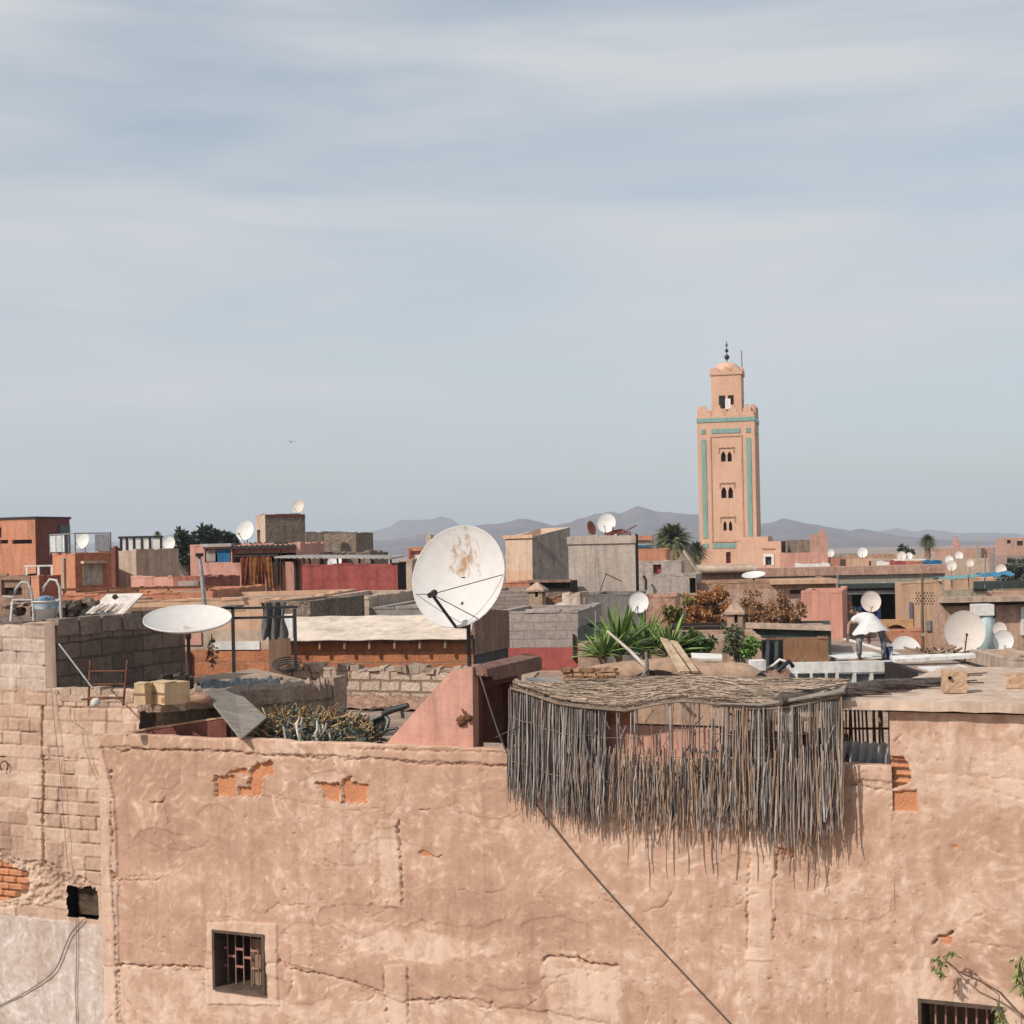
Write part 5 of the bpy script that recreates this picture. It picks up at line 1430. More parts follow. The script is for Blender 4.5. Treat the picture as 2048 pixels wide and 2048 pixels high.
h = House('stained_wall_house', 'peeling pink and brown wall below the grey plastered wall', 1270, 1350, 1194, 44, rough_mat('peeling_render', (.50, .31, .235), (.36, .17, .11), 4, stain=.4), a=R(-10), d=3, par=.1)
h = House('red_door_house', 'pale house with a red door left of the grey gable, below the palm', 1276, 1362, 1124, 66, rough_mat('pale_pink_grey', (.46, .385, .335), (.39, .32, .28), 1), a=R(-10), d=3, par=.15, holes=((1306, 1129, 1323, 1150),)); h.pane(0, M_red, 'door')
h = House('pink_roof_house', 'low pink house left of the palm trunk, behind the concrete cube', 1270, 1332, 1100, 84, M_orange, a=R(-10), d=4, par=.15)
h = House('awning_room', 'far white room with a blue and red awning left of the palm', 1272, 1302, 1080, 100, M_beige, a=R(-10), d=3, par=.1, cat='rooftop room'); h.part('awning', 1270, 1090, 1302, 1094, -.3, -.02, M_blue)
g = MB(); h.box(g, 1268, 1072, 1305, 1080, -.2, 1.0); g.build('tiled_roof', M_orange, h.t)
o = thing('gable_wall', 'grey pointed gable wall below the palm, left of the minaret', 'gable', at(1368, 1160, 72), R(-14)); k = 72 / F
MB().prism([(-27 * k, -40 * k), (29 * k, -40 * k), (29 * k, 10 * k), (0, 57 * k), (-27 * k, 22 * k)], 0, .4).build('wall', rough_mat('gable_grey', (.30, .255, .2), (.24, .2, .16), 2), o)
MB().prism([(-1 * k, 57 * k), (33 * k, 6 * k), (36 * k, 6 * k), (1 * k, 61 * k)], -.15, .6).build('coping', M_beige, o)
h = House('eave_house', 'brown terrace house with a long rounded eave in front of the minaret', 1388, 1512, 1146, 56, M_tan, a=R(-6), d=3, par=.1, bands=((1160, M_brown),))
g = MB(); a = h.p(1394, 1140); b = h.p(1512, 1138); g.tube([(a[0], -.2, a[1]), (b[0], -.2, b[1])], .16, 8); g.box(a[0], b[0], -.2, 1.5, a[1] + .1, a[1] + .18); g.build('eave', M_beige, h.t)
dish('satellite_dish', 'white satellite dish tilted flat like a parasol in front of the minaret foot', 1507, 1149, 46, 51, (-.1, -.22, .96), D_white, .45, arm=False)
h = House('plain_house', 'long tan house with a thin roof edge behind the orange bush', 1392, 1672, 1166, 50, M_tan, a=R(-4), d=4, par=.1, bands=((1180, rough_mat('faded_pink', (.50, .33, .265), (.42, .27, .215), 2)),))
h.part('roof_edge', 1540, 1160, 1672, 1166, -.4, 1.0, M_peach); h.part('painted_shade_strip', 1580, 1180, 1665, 1186, -.02, .01, M_dark)  # black strip drawn for the shade below the roof edge

# minaret
MIN_Y = 118
p0 = at(1400, 1135, MIN_Y)
am = R(-14)
MT = thing('minaret', 'tall square pink minaret with teal tile bands, lantern tower and finial', 'minaret', (p0.x, p0.y, 0), am)
mp_ = lambda px, py, off=0: hit(px, py, (p0.x - math.sin(am) * off, p0.y + math.cos(am) * off), am)
wM = mp_(1515, 1135)[0]; dM = wM
zA = mp_(1396, 834)[1]; zB = mp_(1396, 822)[1]
HM = []
for (a, b, c, d) in ((1442, 903, 1452, 923), (1455, 903, 1464, 923), (1444, 974, 1455, 996), (1458, 974, 1468, 996), (1449, 1042, 1456, 1061), (1460, 1042, 1467, 1061), (1455, 1104, 1465, 1126)):
    q, r = mp_(a, b), mp_(c, d); HM.append((q[0], r[0], r[1], q[1]))
off_c = wM / 2 - (HM[0][0] + HM[1][1]) / 2
HM = [(a + wM * .0, b, c, d) for a, b, c, d in HM]
cxm = wM * .5
HM = [(a - (HM[i // 2 * 2][0] + HM[min(i // 2 * 2 + 1, 6)][1]) / 2 + cxm, b - (HM[i // 2 * 2][0] + HM[min(i // 2 * 2 + 1, 6)][1]) / 2 + cxm, c, d) for i, (a, b, c, d) in enumerate(HM)]
g = MB()
xsn = sorted({0, wM, *[v for q in HM for v in q[:2]]}); zsn = sorted({0, zA, *[v for q in HM for v in q[2:]]})
for i in range(len(xsn) - 1):
    for k in range(len(zsn) - 1):
        cx, cz = (xsn[i] + xsn[i + 1]) / 2, (zsn[k] + zsn[k + 1]) / 2
        if any(q[0] < cx < q[1] and q[2] < cz < q[3] for q in HM): continue
        g.add([(xsn[i], 0, zsn[k]), (xsn[i + 1], 0, zsn[k]), (xsn[i + 1], 0, zsn[k + 1]), (xsn[i], 0, zsn[k + 1])], [(0, 1, 2, 3)])
for q in HM:
    a, b, c, d = q; r = .35
    g.add([(a, 0, c), (b, 0, c), (b, 0, d), (a, 0, d), (a, r, c), (b, r, c), (b, r, d), (a, r, d)], [(0, 4, 5, 1), (1, 5, 6, 2), (2, 6, 7, 3), (3, 7, 4, 0)])
g.add([(wM, 0, 0), (wM, dM, 0), (0, dM, 0), (0, 0, 0), (wM, 0, zA), (wM, dM, zA), (0, dM, zA), (0, 0, zA)], [(0, 1, 5, 4), (1, 2, 6, 5), (2, 3, 7, 6), (4, 5, 6, 7)])
M_min = rough_mat('minaret_render', (.60, .375, .265), (.55, .335, .235), .25, stain=.10, b=.2, streak=.10)
g.build('shaft', M_min, MT)
for i, (a, b, c, d) in enumerate(HM):
    wo = MB().box(a - .02, b + .02, .3, .36, c - .02, d + .02).build('window' if i < 6 else 'door', M_dark if i < 6 else M_maroon, MT)
    if i < 6:       # pointed arch: two cheeks close the upper corners of the opening
        m_ = (a + b) / 2; hh = (d - c)
        g = MB()
        for sgn, e in ((1, a), (-1, b)):
            g.prism([(e, d), (e, d - hh * .38), (e + sgn * (b - a) * .22, d - hh * .13), (m_, d)] if sgn > 0 else [(m_, d), (e + sgn * (b - a) * .22, d - hh * .13), (e, d - hh * .38), (e, d)], .002, .12)
        g.build('arch', M_min, wo)
# parapet with merlons
g = MB(); nM = 4
for s_ in range(4):
    for i in range(nM):
        for st_, (wd, hh) in enumerate(((.86, .30), (.56, .62), (.28, .90))):
            c = (i + .5) / nM * wM; u = wM / nM * wd / 2; lo = zA + (0 if st_ == 0 else (.30, .62)[st_ - 1]); 
            q = [(c - u, c + u, 0, .3), (c - u, c + u, dM - .3, dM)][s_ % 2] if s_ < 2 else [(0, .3, c - u, c + u), (wM - .3, wM, c - u, c + u)][s_ % 2]
            g.box(q[0] + .003 * s_, q[1] + .002 * s_, q[2] + .003, q[3] - .002, lo, zA + hh)
g.build('merlons', M_min, MT)
def mbox(g, px0, py0, px1, py1, y0, y1):
    a, b = mp_(px0, py0), mp_(px1, py1); g.box(a[0], b[0], y0, y1, b[1], a[1])
def mfront(z_of, x0f, x1f, py0, py1, g, y0=-.05, y1=.0):
    a, b = mp_(1460, py0)[1], mp_(1460, py1)[1]; g.box(wM * x0f, wM * x1f, y0, y1 - .003, b, a)
g = MB(); mfront(0, -.004, 1.004, 835, 843, g, -.06); a, b = mp_(1460, 835)[1], mp_(1460, 843)[1]
g.box(wM + .003, wM + .06, -.06, dM, b, a); g.build('tile_cornice', M_teal, MT)
g = MB()
mfront(0, .25, .75, 857, 866, g); mfront(0, .07, .15, 857, 866, g); mfront(0, .85, .93, 857, 866, g)
mfront(0, .07, .15, 877, 1075, g); mfront(0, .85, .93, 877, 1075, g)
mfront(0, .23, .77, 1086, 1096, g); mfront(0, .07, .15, 1086, 1096, g); mfront(0, .85, .93, 1086, 1096, g)
for py0, py1 in ((857, 866),):
    a, b = mp_(1460, py0)[1], mp_(1460, py1)[1]
    g.box(wM + .003, wM + .05, dM * .25, dM * .75, b, a)
g.build('tile_bands', M_teal, MT)
g = MB()                                   # raised mouldings: panel frame and window labels
for x0f, x1f, y0, y1 in ((.22, .24, 872, 1082), (.76, .78, 872, 1082), (.22, .78, 870, 873), (.22, .78, 1081, 1084)): mfront(0, x0f, x1f, y0, y1, g, -.06)
for cy in (893, 964, 1032): 
    mfront(0, .365, .635, cy, cy + 2.5, g, -.10); mfront(0, .365, .38, cy + 2.5, cy + 12, g, -.07); mfront(0, .62, .635, cy + 2.5, cy + 12, g, -.07)
g.build('mouldings', rough_mat('moulding_render', (.58, .355, .25), (.53, .315, .22), 1), MT)
# lantern
zL = mp_(1420, 741)[1]; l0, l1 = wM * .235, wM * .765
g = MB(); g.box(l0, l1, l0, l1, zA, zL)
zb = mp_(1420, 748)[1]; g.box(l0 - .09, l1 + .09, l0 - .09, l1 + .09, zb, zb + .14); g.box(l0 - .10, l1 + .10, l0 - .10, l1 + .10, zL - .2, zL)
for i in range(3):
    c = l0 + (i + .5) / 3 * (l1 - l0); u = (l1 - l0) / 3 * .36
    for st_ in range(2):
        e = u * (1 - .5 * st_)
        for q in ((c - e, c + e, l0 - .1 + .004 * st_, l0 + .15), (c - e, c + e, l1 - .15, l1 + .1 - .004 * st_), (l0 - .1 + .004 * st_, l0 + .15, c - e, c + e), (l1 - .15, l1 + .1 - .004 * st_, c - e, c + e)):
            g.box(*q, zL + .17 * st_, zL + .17 * (st_ + 1))
lo_ = g.build('lantern', M_min, MT)
za, zb = mp_(1452, 788)[1], mp_(1452, 814)[1]
g = MB(); g.box(cxm - .62, cxm - .10, l0 - .02, l0 + .1, zb, za); g.box(cxm + .14, cxm + .60, l0 - .02, l0 + .1, zb, za); g.build('lantern_window', M_dark, lo_)
g = MB(); g.box(cxm - .09, cxm + .35, l0 - .12, l0 - .03, zb - .1, za - .3); g.build('loudspeaker', M_white, lo_)
rD = (l1 - l0) * .44; zt_ = mp_(1450, 718)[1]
g = MB()
prof = [(rD * math.cos(t) ** .9, zL + .02 + (zt_ - zL) * math.sin(t)) for t in [PI / 2 * q / 10 for q in range(11)]]
prof[-1] = (.02, zt_)
vs, fs = [], []
n = 48
for r_, z_ in prof:
    for q in range(n):
        t = 2 * PI * q / n; rr = r_ * (1 + .055 * abs(math.sin(t * 6)))
        vs.append((cxm + rr * math.cos(t), cxm + rr * math.sin(t), z_))
for i in range(10):
    for q in range(n): fs.append((i * n + q, i * n + (q + 1) % n, (i + 1) * n + (q + 1) % n, (i + 1) * n + q))
g.add(vs, fs, 0, True); g.build('dome', M_min, MT)
zz = mp_(1450, 675)[1] - zt_
g = MB(); g.tube([(cxm, cxm, zt_ - .1), (cxm, cxm, zt_ + zz)], [.05, .03], 6)
g.ball((cxm, cxm, zt_ + zz * .25), .22, mi=0, n=10); g.ball((cxm, cxm, zt_ + zz * .56), .15, n=10); g.ball((cxm, cxm, zt_ + zz * .82), .10, n=8)
g.build('finial', M_black, MT)
a = mp_(1482, 690); g = MB(); g.tube([(l1 - .1, l1 - .2, zL), (l1 - .1, l1 - .2, a[1])], .06, 5); g.build('flag_pole', M_steel, MT)
h = House('minaret_annex', 'small pink annex with white framed window at the foot of the minaret', 1473, 1562, 1084, 114, M_min, a=R(-18), xs=1571, side=M_maroon, par=.3, holes=((1531, 1113, 1543, 1130),), cat='annex')
h.pane(0, M_glass); g = MB()
for q in ((1526, 1108, 1548, 1113), (1526, 1113, 1531, 1131), (1543, 1113, 1548, 1131)): h.box(g, *q, -.06, -.003)
g.build('window_frame', M_white, h.t); h.part('moulding', 1524, 1096, 1550, 1098.5, -.06, -.003, M_orange)
h.part('upper_step', 1481, 1074, 1535, 1084, .3, 3.0, M_min)

# ---- right half
h = House('ribbed_wall', 'long grey ribbed sheet wall running right from the minaret foot', 1510, 1890, 1146, 64, None or rough_mat('ribbed_sheet', (.40, .35, .29), (.33, .285, .235), 1.5, b=1, bs=6, stain=.25, stretch=(8, 8, .2), bd=.05), a=R(-2), d=1.2, par=.05, cat='wall')
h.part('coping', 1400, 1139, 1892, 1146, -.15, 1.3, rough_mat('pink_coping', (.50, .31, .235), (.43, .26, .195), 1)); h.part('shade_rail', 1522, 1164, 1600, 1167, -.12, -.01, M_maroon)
h = House('salmon_wall_house', 'large plain salmon wall right of the orange bush', 1602, 1684, 1184, 42, rough_mat('salmon_render', (.54, .265, .20), (.50, .24, .18), .5, stain=.1), a=R(-16), d=3, par=.1)
h = House('shop_house', 'house with wide dark open front behind the round cream dish', 1682, 1806, 1173, 53, M_grey, a=R(-4), d=3.5, par=.1, holes=((1704, 1186, 1803, 1244),), hole_d=1.6)
h.pane(0, rough_mat('shop_interior_shade', (.07, .045, .035), (.05, .03, .025), 2, stretch=(1, 1, 6)), 'open_front', 1.5)  # near-black back panel stands for the unlit shop interior
h.part('roof_edge', 1676, 1168, 1812, 1174, -.5, .3, M_dgreen); h.part('gutter', 1676, 1182, 1818, 1186, -.35, -.02, M_steel); h.part('red_box', 1684, 1204, 1695, 1221, -.5, -.02, rough_mat('bright_red', (.5, .06, .035), (.4, .05, .03), 2))
g = MB(); h.box(g, 1714, 1213, 1722, 1240, -.2, -.1); h.box(g, 1752, 1216, 1760, 1240, -.2, -.1); g.build('blue_barrels', rough_mat('blue_paint', (.03, .06, .18), (.02, .04, .12), 2), h.t)
o = thing('arch_wall', 'ochre wall with a dark round arch behind the bending person', 'wall', at(1758, 1290, 47), R(-6)); k = 47 / F
arc = [(10 * k + 24 * k * (1 - math.cos(t)), (18 + 22 * math.sin(t)) * k) for t in [PI * q / 12 for q in range(13)]]
g = MB()
top_ = 50 * k; W_ = 68 * k; low_ = -30 * k
pts = [(0, low_)] + [(0, top_), (W_, top_), (W_, low_), (arc[-1][0], low_)] + arc[::-1] + [(arc[0][0], low_)]
n = len(pts)
g.add([(x_, 0, z_) for x_, z_ in pts] + [(x_, .3, z_) for x_, z_ in pts], [list(range(n - 1, -1, -1)), list(range(n, 2 * n))] + [(i, (i + 1) % n, (i + 1) % n + n, i + n) for i in range(n)])
g.build('wall', rough_mat('ochre_render', (.55, .31, .155), (.48, .26, .13), 1), o); MB().box(8 * k, 60 * k, .31, .36, low_, 45 * k).build('infill', M_brown, o)
h = House('roof_wall', 'low mauve wall behind the bending person', 1688, 1772, 1281, 42, rough_mat('mauve_render', (.40, .29, .245), (.32, .23, .19), 1.5), a=R(-5), d=2, par=.08, cat='wall')
h = House('rust_wall', 'low rust coloured wall behind the leaning half dish', 1770, 1850, 1262, 45, M_orange, a=R(-5), d=1, par=.08, cat='wall')
o = thing('wooden_post', 'tall brown wooden post rising in front of the beige vent wall', 'post', at(1846, 1300, 43)); k = 43 / F
g = MB(); g.tube([(-1 * k, 0, -.6), (0, 0, 70 * k), (2 * k, 0, 154 * k)], [.055, .045, .035], 7); g.build('post', rough_mat('post_wood', (.20, .12, .085), (.13, .08, .055), 4), o); MB().box(-3 * k, 3 * k, -.07, .07, 28 * k, 34 * k).build('collar', M_beige, o)
h = House('vent_wall_house', 'beige house with a diamond pattern of small vent holes and blue shutters', 1803, 1884, 1166, 51, M_peach, a=R(-4), d=1.2, par=.1)
g = MB()
for r_ in range(5):
    for c_ in range(9):
        px = 1832 + c_ * 5.6 + (2.8 if r_ % 2 else 0); py = 1186 + r_ * 5.4
        h.box(g, px - 1.1, py - 1.5, px + 1.1, py + 1.5, -.004, .02)
g.build('vent_holes', M_dark, h.t)
h.part('shutter', 1852, 1240, 1861, 1262, -.06, -.004, M_steel); h.part('shutter', 1818, 1204, 1825, 1250, -.06, -.004, rough_mat('mauve_paint', (.22, .19, .25), (.16, .14, .19), 2)); h.part('shutter', 1878, 1238, 1886, 1268, -.06, -.004, rough_mat('mauve_paint', (.22, .19, .25)))
h = House('long_terrace_house', 'pinkish house with a thick roof slab and painted shade line at right', 1880, 2120, 1186, 48, rough_mat('rose_beige', (.50, .325, .24), (.43, .275, .2), 1.2), a=R(-2), d=.7, par=.5)
h.part('roof_slab', 1876, 1194, 2110, 1200, -.55, -.003, M_beige); h.part('painted_shade_bar', 1884, 1201, 2100, 1207, -.30, -.003, M_dark)  # black bar paints in the shade below the roof slab
h.part('beige_parapet', 1884, 1180, 1972, 1193, -.12, -.003, rough_mat('dun_render', (.36, .30, .23), (.3, .245, .19), 2)); h.part('corner_post', 2040, 1214, 2060, 1270, -.1, -.003, M_white)
g = MB(); h.box(g, 1945, 1177, 1970, 1182, -.2, -.02); g.build('dark_slot', M_dark, h.t)
h = House('market_stall', 'dark stall of boards and netting on the long terrace at right', 1986, 2110, 1165, 52, M_dgreen, a=R(-2), d=2.5, par=.1, cat='stall', holes=((2012, 1184, 2040, 1193), (1990, 1178, 2008, 1192))); h.pane(0, M_brown, 'opening'); h.pane(1, M_dark, 'opening')
h.part('front_shelf', 1986, 1178, 2060, 1181, -.3, -.003, M_wood)
h = House('peach_wall', 'peach wall behind the blue net awning', 1902, 1992, 1158, 56, M_peach, a=R(-2), d=2, par=.1, cat='wall')
o = thing('net_awning', 'torn blue and green net awning on thin poles over the terrace at right', 'awning', at(1886, 1186, 50)); k = 50 / F
for px in (0, 18, 52, 84, 118): MB().tube([(px * k, 0, -.1), (px * k, 0, (32 + px * .06) * k)], .02, 5).build('pole', M_steel, o)
P = [[(px * k, y_ * .35 - .2, (31 + px * .06 + 1.5 * math.sin(px * .3 + y_)) * k - abs(y_ - 2) * .03) for px in range(-2, 92, 4)] for y_ in range(5)]
MB().sheet(P, 0, True, .02).build('green_net', rough_mat('green_net', (.12, .27, .26), (.22, .38, .40), 8, stain=.4), o)
P = [[(px * k, y_ * .35 - .3, (33 + px * .05 + 2.2 * math.sin(px * .23 + y_)) * k - abs(y_ - 2) * .05) for px in range(78, 142, 4)] for y_ in range(5)]
MB().sheet(P, 0, True, .02).build('blue_net', rough_mat('blue_net', (.03, .16, .27), (.08, .26, .38), 8, stain=.4), o)
o = thing('water_tank', 'pale blue water tank with a white box on top, behind the widest right dish', 'water tank', at(1968, 1300, 41)); k = 41 / F
MB().lathe([(.001, -.3), (22 * k, -.3), (22 * k, 66 * k), (18 * k, 72 * k), (.001, 74 * k)], 20).build('tank', rough_mat('pale_blue_tank', (.50, .62, .64), (.43, .55, .58), 1, .5, stain=.1), o)
MB().box(-22 * k, 14 * k, -.35, .2, 70 * k, 92 * k).build('box', M_white, o); MB().box(15 * k, 19 * k, -.25, .2, 64 * k, 82 * k).build('bracket', M_dgreen, o)

# flat roof with a clerestory, on it the person
h = House('clerestory_house', 'flat roofed house with a white beam over a row of grey glass panes', 1572, 1848, 1326, 33.6, M_white, a=R(-1), d=14, par=.02, holes=((1596, 1348, 1672, 1368), (1676, 1348, 1706, 1368), (1712, 1348, 1740, 1368), (1746, 1348, 1776, 1368), (1782, 1348, 1826, 1368)), bands=((1347, M_steel),))
for i in range(5): h.pane(i, M_gpane, 'window', .12)
CLZ = h.zr
g = MB()
for px in (1592, 1622, 1652, 1674, 1709, 1743, 1779): a = h.p(px, 1346); g.box(a[0] - .03, a[0] + .03, -.05, -.004, a[1] - .3, a[1])
g.build('mullions', M_white, h.t)
g = MB()
for px in (1604, 1640, 1676): a = h.p(px, 1320); g.box(a[0], a[0] + .07, .15, 2.2, CLZ + .004, CLZ + .07)
h.box(g, 1676, 1327, 1700, 1326, 0.0, .1); g.build('roof_battens', M_gwood, h.t)
MB().box(h.p(1678, 1320)[0], h.p(1800, 1320)[0], .9, 2.8, CLZ + .005, CLZ + .03).build('white_sheet', M_white, h.t)
h2 = House('beam_roof_house', 'flat roof with a grey steel edge beam and painted-in shade beneath, behind the slab', 1846, 2022, 1349, 30.2, M_dark, a=R(-1), d=11, par=.02)  # front wall coloured near-black for the shade under the beam
a = h2.p(1846, 1349); g = MB(); g.box(a[0] - .1, h2.w, -.06, -.004, h2.zt - .13, h2.zt + .03); g.build('edge_beam', M_steel, h2.t)
g = MB(); g.box(.35, 1.25, .3, 1.8, h2.zr + .004, h2.zr + .03); g.box(1.0 + .3, 1.35, .1, 2.0, h2.zr + .004, h2.zr + .05); g.build('white_sheet', M_white, h2.t)
h = House('rough_side_house', 'pale broken wall at the right edge behind the slab roof', 2010, 2100, 1318, 33, M_beige, a=R(-3), d=3, par=.15)
g = MB(); x_ = 0
while x_ < h.w - .1: u = random.uniform(.05, .14); g.box(x_, x_ + u, 0, .18, h.zt, h.zt + random.uniform(.02, .09), j=.01); x_ += u + .05
g.build('broken_top', M_rough, h.t)
o = thing('white_board', 'long white board lying across the flat roof at right', 'board', at(1790, 1324, 32.6), R(3)); k = 32.6 / F
MB().hexa([(0, 0, -.02), (165 * k, 0, .04), (170 * k, .35, .08), (0, .35, .05)], [(0, 0, .06), (165 * k, 0, .12), (170 * k, .35, .14), (0, .35, .12)]).build('board', M_white, o)
o = thing('timber_pile', 'loose timber and rubble heaped right of the leaning half dish', 'timber pile', at(1880, 1312, 36)); k = 36 / F; g = MB()
for q in range(34):
    x_ = random.uniform(-40, 40) * k; g.tube([(x_, random.uniform(-.2, .2), random.uniform(0, .15)), (x_ + random.uniform(-.4, .4), random.uniform(-.2, .3), random.uniform(0, .3))], random.uniform(.012, .03), 4)
g.build('timbers', M_wood, o)
MB().add([(-4 * k, -.1, .03), (24 * k, -.1, .05), (12 * k, .3, 15 * k), (-2 * k, .3, 9 * k), (10 * k, .5, .05)], [(0, 1, 2, 3), (1, 4, 2), (0, 3, 4), (3, 2, 4)]).build('white_sheet', M_white, o)
dish('satellite_dish', 'round cream satellite dish in front of the dark open shop', 1742, 1203, 39, 46, (-.15, -.94, .2), D_cream, .85)
dish('satellite_dish', 'leaning half hidden pale dish right of the bending person', 1812, 1302, 60, 37.5, (-.05, -.85, .45), D_white, .5, arm=False)
dish('satellite_dish', 'widest dish at right, pale, in front of the water tank', 1930, 1263, 78, 37.8, (-.2, -.93, .22), D_cream, .80, lnb=(0, -.16, .45))
dish('satellite_dish', 'smaller upper dish of the stacked pair right of the water tank', 1999, 1258, 27, 39, (-.2, -.93, .2), D_cream, .8)
dish('satellite_dish', 'lower larger dish of the stacked pair right of the water tank', 2007, 1281, 39, 38, (-.2, -.93, .2), D_white, .55)

# ---- far right: the far town
M_fpink = rough_mat('far_clay_pink', (.48, .29, .22), (.42, .245, .185), .3, stain=.15)
far = [('sand_house', 'sand coloured far house with a black doorway', 1695, 1760, 1119, 112, M_peach, ((1738, 1122, 1750, 1135),)),
       ('terracotta_house', 'low far terracotta house beside the ruined tower', 1662, 1698, 1116, 122, M_orange, ()),
       ('dun_house', 'pale dun far house below the white dish pair', 1757, 1792, 1119, 108, M_beige, ()),
       ('white_wall', 'far white wall end left of the small red wall', 1776, 1790, 1124, 92, M_white, ()),
       ('red_wall', 'small far red wall below the slim palm', 1789, 1812, 1124, 90, M_red, ()),
       ('rose_wall', 'small far rose wall below the slim palm', 1821, 1846, 1124, 91, M_orange, ()),
       ('blue_hoarding', 'far dark blue hoarding right of the slim palm', 1860, 1884, 1123, 90, M_blue, ()),
       ('pale_roof_row', 'long pale far roofs below the pink fort wall', 1880, 2012, 1119, 120, M_beige, ()),
       ('mauve_house', 'far mauve house near the right edge, below the fort', 2010, 2090, 1112, 100, M_red if False else rough_mat('mauve_render', (.40, .29, .245)), ((2014, 1116, 2030, 1126),)),
       ('white_strip_house', 'far house with a thin white roof line below the slim palm', 1810, 1862, 1120, 96, M_white, ()),
       ('fort_wall', 'long pink far fort wall under the mountains at right', 1862, 2110, 1098, 230, M_fpink, ()),
       ('fort_house', 'far orange house with dark windows on the fort at the right edge', 2006, 2100, 1076, 215, M_fpink, ((2014, 1080, 2022, 1087), (2034, 1082, 2046, 1091))),
       ('ruin_house', 'far low pink house in front of the ruined tower', 1568, 1656, 1106, 109, M_pink, ()),
       ('white_plinth', 'far whitewashed wall below the pink house, right of the annex', 1600, 1660, 1128, 105, M_white, ()),
       ('brown_ruin', 'far broken brown wall left of the ruined tower', 1583, 1620, 1080, 113, M_rough, ()),
       ('dusty_house', 'far dusty house right of the sand coloured one', 1700, 1800, 1110, 170, M_tan, ()),
       ('grey_far_house', 'far grey house behind the white dish near the ruined tower', 1652, 1716, 1108, 180, M_grey, ()),
       ('distant_house', 'far pale house between the dish row and slim palm', 1790, 1870, 1106, 200, M_beige, ())]
for nm, lb, x0, x1, yt, Y, m, hs in far:
    h = House(nm, lb, x0, x1, yt, Y, m, a=R(-6), d=5, par=.3, holes=hs, cat='wall' if 'wall' in nm else 'house')
    for i in range(len(hs)): h.pane(i, M_dark)
h = House('ruined_tower', 'far ruined brick tower with a stepped crown, right of the annex', 1620, 1655, 1069, 112, M_fpink, a=R(-12), d=3.5, par=.3, cat='tower')
h.part('crown', 1636, 1059, 1650, 1069, .1, 1.5, M_fpink)
o = House('small_minaret', 'tiny far pink minaret stepped to a point above the fort wall', 1906, 1922, 1090, 240, M_pink, a=R(-6), d=1.5, par=.1, cat='minaret')
o.part('lantern', 1909, 1080, 1919, 1090, .2, 1.2, M_pink); o.part('spire', 1912, 1072, 1916, 1080, .4, .9, M_pink)
h = House('fort_chimney', 'far dark chimney stub on the fort wall', 1954, 1959, 1082, 228, M_grey, a=R(-6), d=.5, par=.05, cat='chimney')
for lb, px, py, dd, Y, m in (('white far dish right of the ruined tower', 1725, 1105, 20, 105, D_white), ('far dish below the ruined tower, half hidden', 1661, 1106, 15, 120, D_white), ('left dish of the far pair beside the slim palm', 1803, 1112, 18, 100, D_cream),
                             ('right dish of the far pair beside the slim palm', 1818, 1112, 14, 100, D_white), ('far dish in front of the pink fort wall', 1918, 1111, 16, 130, D_white), ('far dish under the fort, upper of two', 1898, 1119, 16, 98, D_white),
                             ('far dish under the fort, lower of two', 1903, 1131, 20, 88, D_cream), ('beige dish above the blue net awning', 2002, 1139, 21, 74, D_cream), ('far half dish near the beige roofs', 1940, 1126, 15, 110, D_cream)):
    dish('satellite_dish', lb, px, py, dd, Y, (-.25, -.9, .3), m, .9 * dd / 20 * Y / 100)
# ------------------------------------------------------------------ plants
def leaf_mat(name, c, c2, lo=.45, hi=1.5, rough=.6):
    if name in MC: return MC[name]
    m, N, L, B = nodes(name)
    g = N.new('ShaderNodeNewGeometry')
    col = ramp(N, L, g.outputs['Random Per Island'], [(.0, c2), (.55, c), (1, tuple(min(1, x * hi) for x in c))])
    L.new(col, B.inputs['Base Color']); B.inputs['Roughness'].default_value = rough; B.inputs['Specular IOR Level'].default_value = .3
    MC[name] = m
    return m

def leaf(g, p, d, l, w, up=None):
    """one bent leaf from p along d"""
    d = Vector(d).normalized()
    s = d.cross(Vector((random.uniform(-1, 1), random.uniform(-1, 1), random.uniform(-.3, 1)))); s.normalize()
    n = s.cross(d)
    m = p + d * l * .5 + n * l * .08
    e = p + d * l - n * l * .06
    g.add([p, m - s * w, e, m + s * w], [(0, 1, 2), (0, 2, 3)])

def frond(g, p, d, L_, w, droop, n=8, split=True):
    """feather leaf: rib with two rows of narrow leaflets"""
    d = Vector(d).normalized(); side = d.cross(Vector((0, 0, 1))); side = side.normalized() if side.length > .05 else Vector((1, 0, 0))
    pts = []
    for i in range(n + 1):
        t = i / n
        pts.append(p + d * L_ * t - Vector((0, 0, 1)) * droop * L_ * t * t)
    g.tube(pts, [.03 * L_ / 3 * (1 - .8 * i / n) + .004 for i in range(n + 1)], 3, smooth=False)
    for i in range(1, n * 3):
        t = i / (n * 3); k = min(int(t * n), n - 1); q = pts[k].lerp(pts[k + 1], t * n - k)
        ax = (pts[k + 1] - pts[k]).normalized()
        l = w * math.sin(PI * min(1, .12 + t * .93)) * random.uniform(.8, 1.15)
        for s_ in (-1, 1):
            e = q + (side * s_ * .8 + ax * .55 - Vector((0, 0, random.uniform(.15, .5)))) * l
            a2 = ax * l * .17
            g.add([q - a2, q + a2, e], [(0, 1, 2)])

